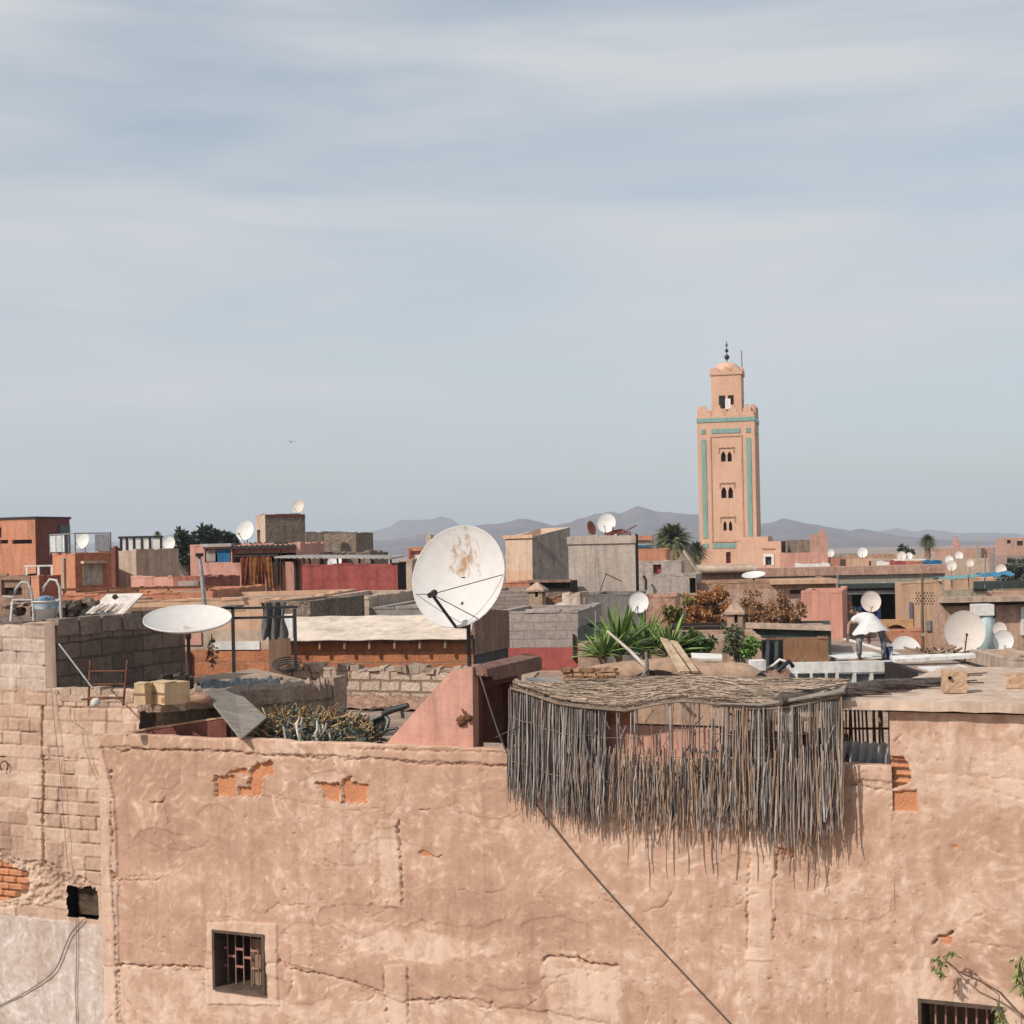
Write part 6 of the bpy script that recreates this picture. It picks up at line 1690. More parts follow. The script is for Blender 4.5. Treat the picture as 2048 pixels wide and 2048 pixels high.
def date_palm(name, label, px, py_top, py_bot, Y, wide, n, mats, trunk_to=None):
    c = at(px, (py_top * .45 + py_bot * .55), Y); k = Y / F
    o = thing(name, label, 'palm', (c.x, c.y, 0))
    g = MB(); pts = [(0, 0, z) for z in np.linspace(0, c.z, 9)]
    g.tube([(x + .03 * math.sin(i), y, z) for i, (x, y, z) in enumerate(pts)], [.28 * wide * k / 2.5] * 8 + [.36 * wide * k / 2.5], 9)
    for q in range(40):
        a = q * 2.4; z = c.z - .02 * q * k * wide; r = .27 * wide * k / 2.5
        g.tube([(r * math.cos(a), r * math.sin(a), z), (r * 1.5 * math.cos(a), r * 1.5 * math.sin(a), z + .15 * k * wide * .3)], .05 * k * wide / 2.5, 4)
    g.build('trunk', M_wood, o)
    up, dn = MB(), MB()
    R_ = wide * k / 2
    for i in range(n):
        a = i * 2.39996 + random.uniform(-.2, .2); e = R(82) - (i / n) ** .85 * R(120)
        d = Vector((math.cos(a) * math.cos(e), math.sin(a) * math.cos(e), math.sin(e)))
        frond(up if i < n * .72 else dn, Vector((0, 0, c.z)), d, R_ * random.uniform(.9, 1.15), R_ * .20, .35 + .25 * i / n)
    up.build('crown', mats[0], o); dn.build('dry_fronds', mats[1], o)
    return o
M_palm = leaf_mat('palm_leaf', (.10, .115, .055), (.045, .055, .028), hi=2.0)
M_dry = leaf_mat('dry_palm_leaf', (.26, .20, .11), (.13, .10, .055))
random.seed(21)
date_palm('palm_tree', 'broad date palm with a full round crown, left of the minaret', 1345, 1034, 1114, 96, 104, 130, (M_palm, M_dry))
date_palm('palm_tree', 'second darker palm half hidden between the broad date palm and minaret', 1392, 1062, 1134, 104, 62, 70, (leaf_mat('dark_palm_leaf', (.045, .055, .03), (.02, .026, .016)), M_palm))
date_palm('palm_tree', 'slim fan palm standing alone near the right, before the mountains', 1855, 1056, 1102, 125, 42, 90, (M_palm, M_palm))
date_palm('palm_tree', 'tiny far palm top beside the dark trees at left', 315, 1056, 1078, 130, 22, 40, (M_palm, M_dry))

def bushy(name, label, cat, blobs, Y, mat, n, ls, yb, branch=True, trunk_r=.06, twigs=0, core=.55):
    """crown of many small leaves in loose clumps; blobs: (px, py, radius px) of the clumps"""
    k = Y / F
    cx = sum(b[0] for b in blobs) / len(blobs)
    base = at(cx, yb, Y)
    o = thing(name, label, cat, base)
    g = MB(); tw = MB()
    tot = sum(b[2] ** 2 for b in blobs)
    for bx, by, br in blobs:
        c = at(bx, by, Y) - base + Vector((0, random.uniform(-.5, .5) * br * k, 0)); r = br * k
        tw.tube([Vector((c.x * .25, 0, -.3)), Vector((c.x * .6, c.y * .5, c.z * .45)), c], [trunk_r, trunk_r * .6, trunk_r * .25], 5)
        for q in range(int(twigs)):
            d = Vector((random.gauss(0, 1), random.gauss(0, 1), random.gauss(.3, 1))).normalized(); tw.tube([c, c + d * r * 1.1], [trunk_r * .25, .004], 4)
        sub = [Vector((random.gauss(0, .55), random.gauss(0, .55), random.gauss(0, .5))) * r for _ in range(16)]
        for q in range(int(n * br ** 2 / tot)):
            s_ = random.choice(sub)
            d = Vector((random.gauss(0, 1), random.gauss(0, 1), random.gauss(0, 1))).normalized()
            p = c + s_ + d * r * .30 * random.random() ** .5
            leaf(g, p, d + Vector((0, 0, random.uniform(-.8, .5))), ls * random.uniform(.6, 1.4), ls * random.uniform(.22, .4))
    tw.build('branches', M_gwood if cat != 'tree' else M_wood, o)
    g.build('foliage', mat, o)
    return o
M_tree = leaf_mat('dark_tree_leaf', (.035, .05, .03), (.012, .018, .012), hi=1.9)
bushy('tree', 'dark dense evergreen tree behind the rubble hut at left', 'tree', [(372, 1082, 16), (382, 1110, 22), (356, 1105, 14), (366, 1130, 20)], 92, M_tree, 3200, .30, 1150, trunk_r=.2)
bushy('tree', 'dark evergreen tree with highest crown between rubble hut and pink rug house', 'tree', [(414, 1070, 17), (405, 1095, 24), (428, 1090, 18), (418, 1120, 24)], 94, M_tree, 3600, .30, 1150, trunk_r=.2)
bushy('tree', 'dark evergreen tree just left of the dish by the stair tower', 'tree', [(448, 1077, 15), (462, 1084, 14), (455, 1105, 20)], 96, M_tree, 2400, .30, 1150, trunk_r=.2)
bushy('tree', 'tiny far green tree top above the white canopy', 'tree', [(723, 1100, 9)], 150, leaf_mat('far_leaf', (.07, .085, .045), (.04, .05, .03)), 300, .5, 1125, trunk_r=.2)
bushy('tree', 'far dark cypress tip beside the pair of far dishes', 'tree', [(1806, 1098, 5), (1806, 1104, 5), (1820, 1104, 4)], 160, M_tree, 260, .45, 1118, trunk_r=.1)
bushy('tree', 'dim green tree behind the beige dish above the blue net', 'tree', [(2028, 1146, 14), (2044, 1132, 12), (2014, 1152, 9)], 78, leaf_mat('grey_leaf', (.09, .095, .075), (.045, .05, .04)), 1500, .25, 1170, trunk_r=.1)
M_aut = leaf_mat('autumn_leaf', (.42, .19, .07), (.15, .065, .03), hi=1.35)
M_aut2 = leaf_mat('brown_leaf', (.32, .165, .08), (.12, .065, .035), hi=1.5)
bushy('bush', 'orange autumn bush left of the tall vent tower', 'bush', [(1338, 1240, 14), (1360, 1235, 20), (1385, 1212, 22), (1410, 1240, 24), (1420, 1195, 20), (1440, 1225, 20), (1372, 1252, 16), (1442, 1190, 14)], 38, M_aut, 9000, .075, 1262, trunk_r=.035, twigs=6)
bushy('bush', 'brown bare-twigged autumn bush right of the tall vent tower', 'bush', [(1505, 1205, 18), (1530, 1225, 24), (1560, 1205, 20), (1580, 1235, 22), (1545, 1245, 20), (1600, 1215, 12), (1510, 1240, 16), (1490, 1228, 16), (1525, 1252, 16), (1565, 1255, 16), (1592, 1248, 14)], 38.5, M_aut2, 6500, .075, 1262, trunk_r=.035, twigs=12)
bushy('bush', 'yellow green bush edge between orange bush and grey plastered wall', 'bush', [(1374, 1200, 9), (1352, 1232, 14), (1340, 1222, 10)], 37, leaf_mat('yellow_green_leaf', (.20, .17, .05), (.08, .08, .03)), 1300, .08, 1262, trunk_r=.03)
bushy('bush', 'round grey green shrub at the foot of the tall vent tower', 'bush', [(1468, 1272, 16), (1476, 1292, 18), (1486, 1308, 14), (1466, 1290, 12)], 27, leaf_mat('olive_leaf', (.13, .135, .075), (.05, .055, .03)), 1900, .07, 1325, trunk_r=.025, twigs=3)
bushy('bush', 'small bright green shrub right of the round grey green one', 'bush', [(1504, 1290, 12), (1498, 1302, 8)], 26.5, leaf_mat('bright_leaf', (.13, .23, .05), (.06, .11, .025)), 420, .08, 1325, trunk_r=.02)
bushy('bush', 'dark green shrub right of the leaning planks', 'bush', [(1384, 1286, 16), (1402, 1296, 14), (1372, 1302, 12)], 23, leaf_mat('deep_leaf', (.085, .13, .04), (.03, .045, .02)), 900, .10, 1330, trunk_r=.02)

M_yuc = leaf_mat('yucca_blade', (.17, .25, .065), (.05, .085, .028), hi=1.7, rough=.45)
def yucca(label, px, py, Y, hpx, n, spread):
    base = at(px, py, Y); k = Y / F
    o = thing('yucca', label, 'plant', base, 0, 'green yucca plants')
    MB().tube([(0, 0, -.5), (0, 0, hpx * k * .2)], .07, 7).build('trunk', M_wood, o)
    g = MB()
    for i in range(n):
        a = random.uniform(0, 2 * PI); e = random.uniform(.15, 1.45) ** .9
        L_ = hpx * k * random.uniform(.7, 1.08); w_ = L_ * random.uniform(.024, .046)
        d = Vector((math.cos(a) * math.cos(e) * spread, math.sin(a) * math.cos(e), math.sin(e))).normalized()
        s_ = d.cross(Vector((random.uniform(-.5, .5), random.uniform(-.5, .5), 1))).normalized()
        p0 = Vector((0, 0, hpx * k * random.uniform(.02, .22)))
        pts = [p0 + d * L_ * t - Vector((0, 0, .22 * L_ * t * t * math.cos(e))) for t in (0, .3, .6, .85, 1)]
        ws = (.6, 1, .85, .45, .02)
        vs = []
        for p, q in zip(pts, ws): vs += [p - s_ * w_ * q, p + Vector((0, 0, -.004)) + s_.cross(d) * w_ * q * .35, p + s_ * w_ * q]
        g.add(vs, [(3 * j + c_, 3 * j + c_ + 1, 3 * j + c_ + 4, 3 * j + c_ + 3) for j in range(4) for c_ in (0, 1)])
    g.build('blades', M_yuc, o)
yucca('green yucca with tall dark blades behind the white leaning stick', 1236, 1318, 22.6, 112, 110, 1.0)
yucca('green yucca in front of the white dish on the pale pole', 1290, 1318, 23.4, 98, 110, 1.1)
yucca('low spreading green yucca at left end of the plants, by the black fence', 1206, 1322, 21.6, 74, 80, 1.3)
yucca('dark green yucca at right end of the plants, by the leaning planks', 1338, 1320, 22.8, 92, 90, 1.2)

# ------------------------------------------------------------------ the roofs behind the reed shelter
o = thing('mud_parapet', 'rounded brown mud parapet with two dark hollows, behind the reed roof', 'parapet', at(1380, 1380, 18.2), R(-6)); k = 18.2 / F
M_mud = rough_mat('smooth_mud', (.44, .295, .21), (.35, .225, .155), 1.4, stain=.25)
g = MB(); P = []
prof = [(-250, 40), (-190, 52), (-120, 60), (-40, 66), (10, 64), (40, 52), (80, 56), (120, 50), (150, 30), (165, 4)]
for i in range(9):
    t = PI * i / 8; P.append([(x_ * k, -.22 * math.cos(t), (y_ * (.55 + .45 * math.sin(t))) * k + random.uniform(-.006, .006)) for x_, y_ in [(xx, np.interp(xx, [q[0] for q in prof], [q[1] for q in prof])) for xx in np.linspace(-250, 165, 40)]])
P = [[(a, -.24, -.6) for a, b, c in P[0]]] + P + [[(a, .24, -.6) for a, b, c in P[-1]]]
g.sheet(P, 0, True).build('wall', M_mud, o)
for a, b, z0, z1 in ((-120, -10, 28, 44), (118, 160, 12, 36)):
    pts = [(a * k, z0 * k)] + [((a + (b - a) * q / 10) * k, (z0 + (z1 - z0) * math.sin(PI * q / 10)) * k) for q in range(1, 10)] + [(b * k, z0 * k)]
    MB().prism(pts, -.255, -.05).build('hollow', M_dark, o)  # near-black insert stands for the shadow in each hollow
o = thing('mud_house', 'low tan roof behind the mud parapet and round shrub', 'house', (0, 0, 0)); bpy.data.objects.remove(o)
h = House('mud_house', 'low tan mud house behind the rounded parapet and round shrub', 1280, 1530, 1284, 30, M_mud, a=R(-5), d=4, par=.1)
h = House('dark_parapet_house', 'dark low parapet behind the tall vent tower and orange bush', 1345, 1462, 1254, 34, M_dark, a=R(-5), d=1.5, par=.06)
h = House('tan_yard_wall', 'tan yard wall between black fence and yucca plants', 1156, 1196, 1290, 25.5, M_mud, a=R(-8), d=1, par=.05, cat='wall')
h = House('curved_roof_house', 'dark green fronted low house with a curved grey roof, right of the tall vent tower', 1492, 1662, 1256, 36, M_dgreen, a=R(-12), d=3, par=.05)
g = MB(); P = []
for i in range(7):
    t = PI * i / 6; P.append([(h.w * q / 20, -.1 - .25 * math.cos(t) + .2, h.zt - .004 * q + .14 * math.sin(t)) for q in range(21)])
g.sheet(P, 0, True).build('curved_roof', M_roof, h.t)
h = House('brown_door_house', 'low house with a wide brown wooden door below the curved roof', 1530, 1656, 1277, 33.9, rough_mat('brown_board', (.30, .16, .09), (.22, .11, .06), 3, stain=.35, stretch=(6, 1, 1)), a=R(-6), xs=1684, side=M_dark, par=.05)
o = thing('dark_cloth', 'dark slate cloth hanging on a stand right of the round shrub', 'cloth', at(1546, 1348, 24.5)); k = 24.5 / F; P = []
for i in range(10): P.append([((-20 + 40 * q / 12) * k, .06 * math.sin(q * 1.2 + i * .15), (66 - 6.6 * i) * k + random.uniform(-.01, .01)) for q in range(13)])
MB().sheet(P, 0, True, .008).build('cloth', rough_mat('slate_cloth', (.075, .085, .085), (.04, .046, .046), 3, stain=.3), o)
o2 = MB(); o2.tube([(-20 * k, 0, -.6), (-20 * k, 0, 68 * k)], .015, 5); o2.tube([(20 * k, 0, -.6), (20 * k, 0, 68 * k)], .015, 5); o2.tube([(-21 * k, 0, 67 * k), (21 * k, 0, 67 * k)], .015, 5); o2.build('stand', M_black, o)
o = thing('white_box', 'white box on a low rusty rack behind the reed roof', 'box', at(1516, 1352, 19)); k = 19 / F
MB().box(-16 * k, 13 * k, -.12, .12, 12 * k, 32 * k, j=.004).build('box', M_white, o); MB().box(-15 * k, 60 * k, -.1, .1, -14 * k, 11 * k).build('rack', rough_mat('rusty_rack', (.42, .30, .25), (.30, .13, .08), 6), o)
MB().tube([(14 * k, 0, 14 * k), (30 * k, 0, 20 * k), (44 * k, 0, 32 * k), (60 * k, 0, 26 * k)], .02, 6).build('white_pipe', M_white, o)
MB().tube([(36 * k, -.1, 10 * k), (60 * k, -.1, 30 * k), (70 * k, 0, 18 * k)], .03, 6).build('black_hose', M_black, o)
quad_board('white_plank', 'white plank lying on the mud parapet right of the leaning planks', 'board', ((1382, 1310, 18.6), (1444, 1312, 18.6), (1444, 1322, 18.3), (1384, 1321, 18.3)), .03, M_white)
o = thing('leaning_stick', 'pale bare stick leaning in front of the yucca plants', 'stick', at(1294, 1332, 17.5)); k = 17.5 / F
MB().tube([(-72 * k, .5, 66 * k), (-30 * k, .25, 28 * k), (0, 0, -4 * k)], [.016, .022, .026], 7).build('stick', rough_mat('pale_stick', (.56, .48, .43), (.42, .35, .3), 5), o)
o = thing('forked_stub', 'short forked wooden stub standing at the foot of the pale stick', 'stub', at(1294, 1344, 17.3))
MB().tube([(-2 * k, 0, -.2), (0, 0, 16 * k), (-1 * k, 0, 40 * k)], [.03, .026, .018], 7).build('stub', M_gwood, o); MB().tube([(-2 * k, -.03, 4 * k), (-14 * k, -.1, -10 * k)], .014, 5).build('fork', M_gwood, o)
M_plank = rough_mat('fresh_plank', (.56, .42, .29), (.42, .30, .19), 3, stain=.35, stretch=(1, 1, 6))
quad_board('leaning_plank', 'lighter left plank of two leaning beside the yucca plants', 'plank', ((1320, 1278, 18.4), (1334, 1282, 18.4), (1378, 1346, 17.6), (1358, 1346, 17.6)), .03, M_plank)
quad_board('leaning_plank', 'shorter right plank of two leaning beside the yucca plants', 'plank', ((1340, 1284, 18.5), (1353, 1286, 18.5), (1396, 1346, 17.8), (1382, 1346, 17.8)), .03, M_plank)
o = thing('brick_stack', 'untidy stack of orange bricks at the left back edge of the reed roof', 'brick stack', at(1172, 1376, 17), R(-18)); k = 17 / F
g = MB()
for r_ in range(6):
    x_ = -52 + random.uniform(0, 10)
    while x_ < 60 - r_ * 3:
        w_ = random.uniform(16, 30); g.box(x_ * k, (x_ + w_ - 2) * k, random.uniform(-.04, .0), .2, (r_ * 8 - 8) * k, (r_ * 8 - 1.5) * k, j=.008); x_ += w_
g.build('bricks', rough_mat('sandy_brick', (.50, .30, .175), (.32, .17, .095), 5, b=1, bs=30, stain=.45, island=(.6, 1.15)), o)
quad_board('grey_sheet', 'grey metal sheet lying behind the left end of the reed roof', 'sheet', ((1052, 1356, 15.9), (1124, 1362, 16.1), (1112, 1372, 15.6), (1046, 1368, 15.5)), .012, M_white)
h = House('yard_floor', 'brown yard roof between crimson wall and brick stack', 1030, 1240, 1364, 18.6, M_mud, a=R(-6), d=1.6, par=.02)

# ------------------------------------------------------------------ the terrace at left
tz = 9.34
o = thing('ladder', 'rusty iron ladder frame standing against the dark block wall', 'ladder', at(176, 1382, 15.6), R(-8)); k = 15.6 / F
o.location.z = 9.36
g = MB(); L_ = 100 * k
for x_ in (0, 73 * k): MB().tube([(x_, 0, 0), (x_ + (.02 if x_ else -.01), .10, L_ * .9)], .014, 6).build('stile', M_rust, o)
g = MB()
for f in (.16, .42, .68): g.tube([(0, .10 * f, L_ * f), (73 * k, .10 * f, L_ * f)], .012, 6)
g.tube([(-14 * k, 0, L_ * .13), (73 * k, 0, L_ * .16)], .012, 6)
g.build('rungs', M_rust, o)
o = thing('leaning_rod', 'thin grey rod leaning across the dark block wall', 'rod', at(186, 1370, 15.5))
p1 = at(118, 1288, 16.2) - o.location; MB().tube([(0, 0, -.04), p1], .010, 6).build('rod', M_steel, o)
o = thing('white_pot', 'small round white pot on the terrace below the leaning rod', 'pot', at(191, 1381, 15.45)); k = 15.45 / F; o.location.z = 9.37
MB().lathe([(.001, 0), (6 * k, .0), (8.5 * k, 6 * k), (8 * k, 12 * k), (5.5 * k, 16 * k), (5 * k, 16 * k), (6 * k, 11 * k), (.001, 3 * k)], 16).build('pot', M_white, o); MB().tube([(6 * k, 0, 12 * k), (11 * k, 0, 11 * k), (9 * k, 0, 5 * k)], .008, 5).build('handle', M_white, o)
M_card = rough_mat('cardboard', (.55, .40, .25), (.47, .335, .2), 2, .9, .1, stain=.15)
M_card2 = rough_mat('brown_cardboard', (.25, .165, .105), (.2, .13, .08), 2, .9, .1, stain=.15)
def carton(label, x0, x1, y0, y1, Y, dep, rz):
    k = Y / F; p = at(x0, y1, Y); p.z = 9.36
    o = thing('cardboard_box', label, 'box', p, rz, 'cardboard boxes on the terrace'); w_, hh = (x1 - x0) * k, (y1 - y0) * k
    MB().box(0, w_, 0, dep, 0, hh, j=.006).build('carton', M_card, o)
    MB().hexa([(0, -.004, hh + .002), (w_, -.004, hh + .002), (w_, dep * .5 - .004, hh + .012), (0, dep * .5 - .004, hh + .012)], [(0, -.004, hh + .006), (w_, -.004, hh + .006), (w_, dep * .5 - .004, hh + .018), (0, dep * .5 - .004, hh + .018)]).build('flap', M_card, o)
    g = MB(); g.box(w_ * .02, w_ * .98, -.007, -.001, hh * .46, hh * .56); g.build('tape', M_card2, o)
    return o, w_, hh
o, w_, hh = carton('larger cardboard box with dark brown end, on the terrace under the flat dish', 300, 356, 1342, 1384, 15.75, .32, R(-46))
MB().box(w_ * .80, w_ * .96, -.008, -.001, hh * .1, hh * .34).build('brown_mark', rough_mat('orange_mark', (.5, .26, .1), (.42, .2, .08), 3), o)
carton('smaller cardboard box with a dark strap, left of the larger one', 268, 294, 1342, 1384, 15.6, .2, R(-20))
o = thing('black_sheeting', 'crumpled black plastic sheeting on the terrace right of the cardboard boxes', 'plastic sheet', at(478, 1368, 17.2), R(18)); k = 17.2 / F; P = []
for i in range(9): P.append([(x_ * k, -.35 + .09 * i, .02 + .10 * math.sin(PI * i / 8) * random.uniform(.6, 1.3) + random.uniform(0, .03)) for x_ in range(-78, 80, 6)])
o.location.z = 9.34
MB().sheet(P, 0, False).build('sheet', plain('black_sheeting', (.03, .037, .042), .35, 0, .5), o)
g = MB()
o = thing('stone', 'pale stone lying at the foot of the flat dish mast', 'stone', at(400, 1374, 15.7)); o.location.z = 9.36; MB().ball((0, 0, .05), .12, .09, .06, rough=.14).build('stone', M_tan, o)
o = thing('scrap_heap', 'dark jumble of scrap behind the larger cardboard box', 'scrap', at(345, 1340, 17.1)); o.location.z = 9.33; g = MB(); k = 17 / F
for q in range(30):
    x_ = random.uniform(-38, 20) * k; g.box(x_, x_ + random.uniform(.03, .12), random.uniform(-.2, .2), random.uniform(.21, .3), 0, random.uniform(.05, .22), j=.03)
g.build('scrap', rough_mat('dark_scrap', (.13, .095, .08), (.05, .04, .035), 5, island=(.4, 1.6)), o)
o = thing('wire_coil', 'tangled coil of dark wire on the broken block wall, by the right pergola post', 'wire coil', at(575, 1356, 18.6)); k = 18.6 / F
for q in range(1):
    g = MB()
    for c_ in range(4):
        p = [((30 * math.cos(t) * (.6 + .12 * c_) + random.uniform(-1, 1)) * k, .1 * math.sin(t), (20 + 13 * math.sin(t) * (.6 + .1 * c_) + 3 * c_) * k) for t in np.linspace(0, 2 * PI * .93, 16)]
        g.tube(p, .009, 5)
    g.build('coil', M_black, o)
MB().tube([(-12 * k, 0, -.2), (-12 * k, 0, 2 * k)], .02, 5).build('stub', M_rust, o)
o = thing('dry_plant', 'dried dark plant hanging by the mast of the flat dish', 'plant', at(424, 1302, 16.4)); k = 16.4 / F; g = MB()
for q in range(60):
    z_ = random.uniform(-.16, .16); leaf(g, Vector((random.uniform(-.03, .03), random.uniform(-.03, .03), z_)), (random.uniform(-1, 1), random.uniform(-1, 1), random.uniform(-1, .4)), .07, .012)
g.build('leaves', leaf_mat('withered_leaf', (.06, .055, .04), (.025, .022, .018)), o); MB().tube([(0, 0, .2), (0, 0, -.18)], .006, 4).build('stem', M_black, o)
# tower top: tube hoops, bucket, lounger
o = thing('ladder_hoops', 'white metal tube hoops of a pool ladder on the block tower', 'ladder', at(22, 1246, 17.3), R(4)); k = 17.3 / F; o.location.z = 10.23
M_tube = rough_mat('white_tube', (.62, .59, .58), (.5, .46, .45), 6, .5)
for q, (x_, w_, h_, dy) in enumerate(((0, 44, 80, 0), (52, 42, 84, .1))):
    p = [(x_ * k, dy, 0), ((x_ + 3) * k, dy, h_ * .45 * k), ((x_ + 10) * k, dy, h_ * .78 * k), ((x_ + 22) * k, dy, h_ * .97 * k), ((x_ + 34) * k, dy, h_ * .95 * k), ((x_ + 41) * k, dy, h_ * .78 * k), ((x_ + w_) * k, dy, h_ * .4 * k), ((x_ + w_ + 1) * k, dy, 0)]
    MB().tube(p, .018, 8).build('hoop', M_tube, o)
g = MB(); g.tube([(4 * k, 0, 42 * k), (94 * k, .1, 40 * k)], .014, 6); g.tube([(-14 * k, 0, 50 * k), (4 * k, 0, 48 * k)], .012, 6); g.build('crossbar', M_tube, o)
o = thing('bucket', 'white plastic bucket with blue band, standing between the ladder hoops', 'bucket', at(93, 1246, 17.1)); k = 17.1 / F; o.location.z = 10.25
MB().lathe([(.001, 0), (19 * k, 0), (24 * k, 36 * k), (25 * k, 36 * k), (25 * k, 38 * k), (23 * k, 38 * k), (18.5 * k, 3 * k), (.001, 3 * k)], 24).build('pail', rough_mat('white_plastic', (.68, .69, .70), (.6, .61, .63), 2, .4, 0, stain=.1), o)
MB().lathe([(22.3 * k, 22 * k), (23.6 * k, 32 * k)], 24).build('blue_band', rough_mat('blue_print', (.16, .30, .42), (.45, .50, .54), 14, .5, 0, stain=.2), o)
MB().ball((0, 0, 40 * k), 18 * k, 15 * k, 8 * k, n=10, rough=.12).build('blue_rag', rough_mat('light_blue_rag', (.30, .40, .50), (.08, .14, .22), 6), o)
o = thing('sun_lounger', 'weathered white plastic lounger back lying on the dark block wall', 'lounger', at(200, 1248, 17.9), R(-14)); k = 17.9 / F; o.location.z = 10.22
def lp_(u, v, h=0): return Vector(((-52 + 20 * v + u * (88 - 6 * v)) * k, .12 + .42 * v, (2 + 44 * v + h) * k))
P = [[lp_(u / 12, v / 10, 2.2 * math.sin(u * PI / 2.4) * math.sin(v / 10 * PI)) for u in range(13)] for v in range(11)]
g = MB().sheet(P, 0, True, .022); g.build('backrest', rough_mat('weathered_plastic', (.66, .60, .56), (.50, .42, .36), 3, .6, .1, stain=.25), o)
g = MB(); c = lp_(.42, .80, 2.5)
for cxx in (.36,):
    g.lathe([(.001, .0), (.035, .0), (.036, .004), (.036, .012), (.001, .012)], 14, 0, Matrix.Translation(lp_(cxx, .82, 1.6) + Vector((0, -.02, 0))) @ Matrix.Rotation(R(48), 4, 'X'))
g.build('hole', M_dark, o)
g = MB()
for u in (.22, .38, .55, .74): g.add([lp_(u - .045, .18, 1.9) + Vector((0, -.008, 0)), lp_(u + .03, .18, 1.9) + Vector((0, -.008, 0)), lp_(u + .05, .5, 3.4) + Vector((0, -.010, 0)), lp_(u + .01, .5, 3.4) + Vector((0, -.010, 0))], [(0, 1, 2, 3)])
g.build('slots', rough_mat('slot_shade', (.40, .30, .2), (.3, .2, .13), 5), o)
g = MB(); g.box(-84 * k, -50 * k, .0, .3, -2 * k, 5 * k); g.build('frame', M_tube, o)
o = thing('rubble_heap', 'heap of dark rubble and scrap behind the ladder hoops on the block tower', 'rubble', at(55, 1245, 17.7)); o.location.z = 10.2; g = MB()
for q in range(46):
    x_ = random.uniform(-.33, .75); s_ = random.uniform(.03, .09); z_ = random.uniform(0, .24); g.box(x_, x_ + s_ * 1.5, random.uniform(-.15, .2), random.uniform(.21, .34), z_, z_ + s_, j=.02)
g.build('rubble', rough_mat('mixed_rubble', (.30, .22, .17), (.1, .08, .07), 5, island=(.3, 1.7), stain=.4), o)
o = thing('leaning_pole', 'pale pole leaning upright behind the flat lying dish', 'pole', at(411, 1210, 30)); k = 30 / F
MB().tube([(0, 0, -.3), (-8 * k, .1, 60 * k), (-15 * k, .2, 100 * k)], [.05, .045, .04], 7).build('pole', M_steel, o); MB().box(-20 * k, -8 * k, .1, .3, 97 * k, 104 * k).build('cap', M_dark, o)

# ------------------------------------------------------------------ cables and the plant on the wall
def cable(label, pts, r=.007, mat=None, name='cable'):
    P = [Vector(p) for p in pts]
    o = thing(name, label, 'cable', P[0])
    g = MB()
    Q = []
    for i in range(len(P) - 1):
        a, b, c, d = P[max(i - 1, 0)], P[i], P[i + 1], P[min(i + 2, len(P) - 1)]
        for t in (0, .25, .5, .75): Q.append(.5 * ((2 * b) + (c - a) * t + (2 * a - 5 * b + 4 * c - d) * t * t + (3 * b - a - 3 * c + d) * t ** 3) - P[0])
    Q.append(P[-1] - P[0]); g.tube(Q, r, 6).build('wire', mat or M_black, o)
    return o
def wall_at(px, py, off): s, z = wp(px, py, off); return W(s, off, z)
cable('black cable running from the stair hut diagonally down the clay wall', [wall_at(a, b, o_) for a, b, o_ in ((955, 1338, .1), (966, 1370, -.02), (985, 1430, -.04), (1003, 1480, -.06), (1030, 1540, -.07), (1075, 1612, -.06), (1150, 1708, -.05), (1250, 1822, -.05), (1360, 1940, -.05), (1465, 2052, -.05), (1560, 2150, -.05))], .0075, plain('grey_cable', (.10, .085, .075), .5))
cable('thin grey wire hanging straight down the grey foot of the block house', [wall_at(a, b, .205) for a, b in ((152, 1836), (153, 1920), (151, 1990), (154, 2060), (155, 2160))], .005, M_steel)
cable('brown cable curving from the wall hole down to the left picture edge', [wall_at(a, b, .20) for a, b in ((168, 1838), (140, 1870), (118, 1925), (100, 1950), (55, 1982), (0, 2010), (-60, 2030))], .006, plain('brown_cable', (.16, .11, .09), .6))
cable('thin wire hanging down the block house beside the dark joint', [wall_at(a, b, .18) for a, b in ((103, 1378), (108, 1440), (118, 1520), (126, 1620), (132, 1700), (140, 1772))], .004, M_steel)
cable('thin loose wire crossing the blocks left of the clay wall corner', [wall_at(a, b, .18) for a, b in ((140, 1410), (142, 1440), (162, 1455), (168, 1490), (185, 1540), (196, 1560))], .0035, M_steel)
o = thing('hook_ring', 'rusty bent ring hanging on the blocks at the left picture edge', 'ring', wall_at(9, 1532, .2)); g = MB()
g.tube([Vector((.045 * math.cos(t), -.01, .06 * math.sin(t))) for t in np.linspace(-.9, 4.2, 14)], .008, 5).build('ring', M_rust, o)

o = thing('wall_creeper', 'sparse leafy creeper hanging over the clay wall at bottom right', 'creeper', wall_at(2060, 2060, -.2)); B0 = o.location.copy()
g = MB()
def wa(px, py, off): return wall_at(px, py, off) - B0
main = [(2120, 2300, -.15), (2090, 2150, -.22), (2060, 2050, -.26), (2000, 1985, -.25), (1960, 1962, -.24), (1920, 1945, -.22), (1896, 1925, -.18), (1886, 1915, -.15)]
g.tube([wa(*p) for p in main], [.014, .013, .012, .010, .009, .008, .006, .004], 5)
for br in (((1896, 1925, -.18), (1878, 1925, -.2), (1872, 1945, -.2)), ((1960, 1962, -.24), (1998, 1990, -.26), (2000, 2040, -.26)), ((2060, 2050, -.26), (2050, 1980, -.24), (2038, 1920, -.24)), ((1886, 1915, -.15), (1898, 1908, -.2), (1910, 1904, -.2))):
    g.tube([wa(*p) for p in br], .005, 4)
g.build('stem', rough_mat('creeper_stem', (.20, .13, .09), (.12, .08, .055), 6), o)
M_crl = leaf_mat('creeper_leaf', (.20, .22, .075), (.09, .10, .04), hi=1.35)
g = MB()
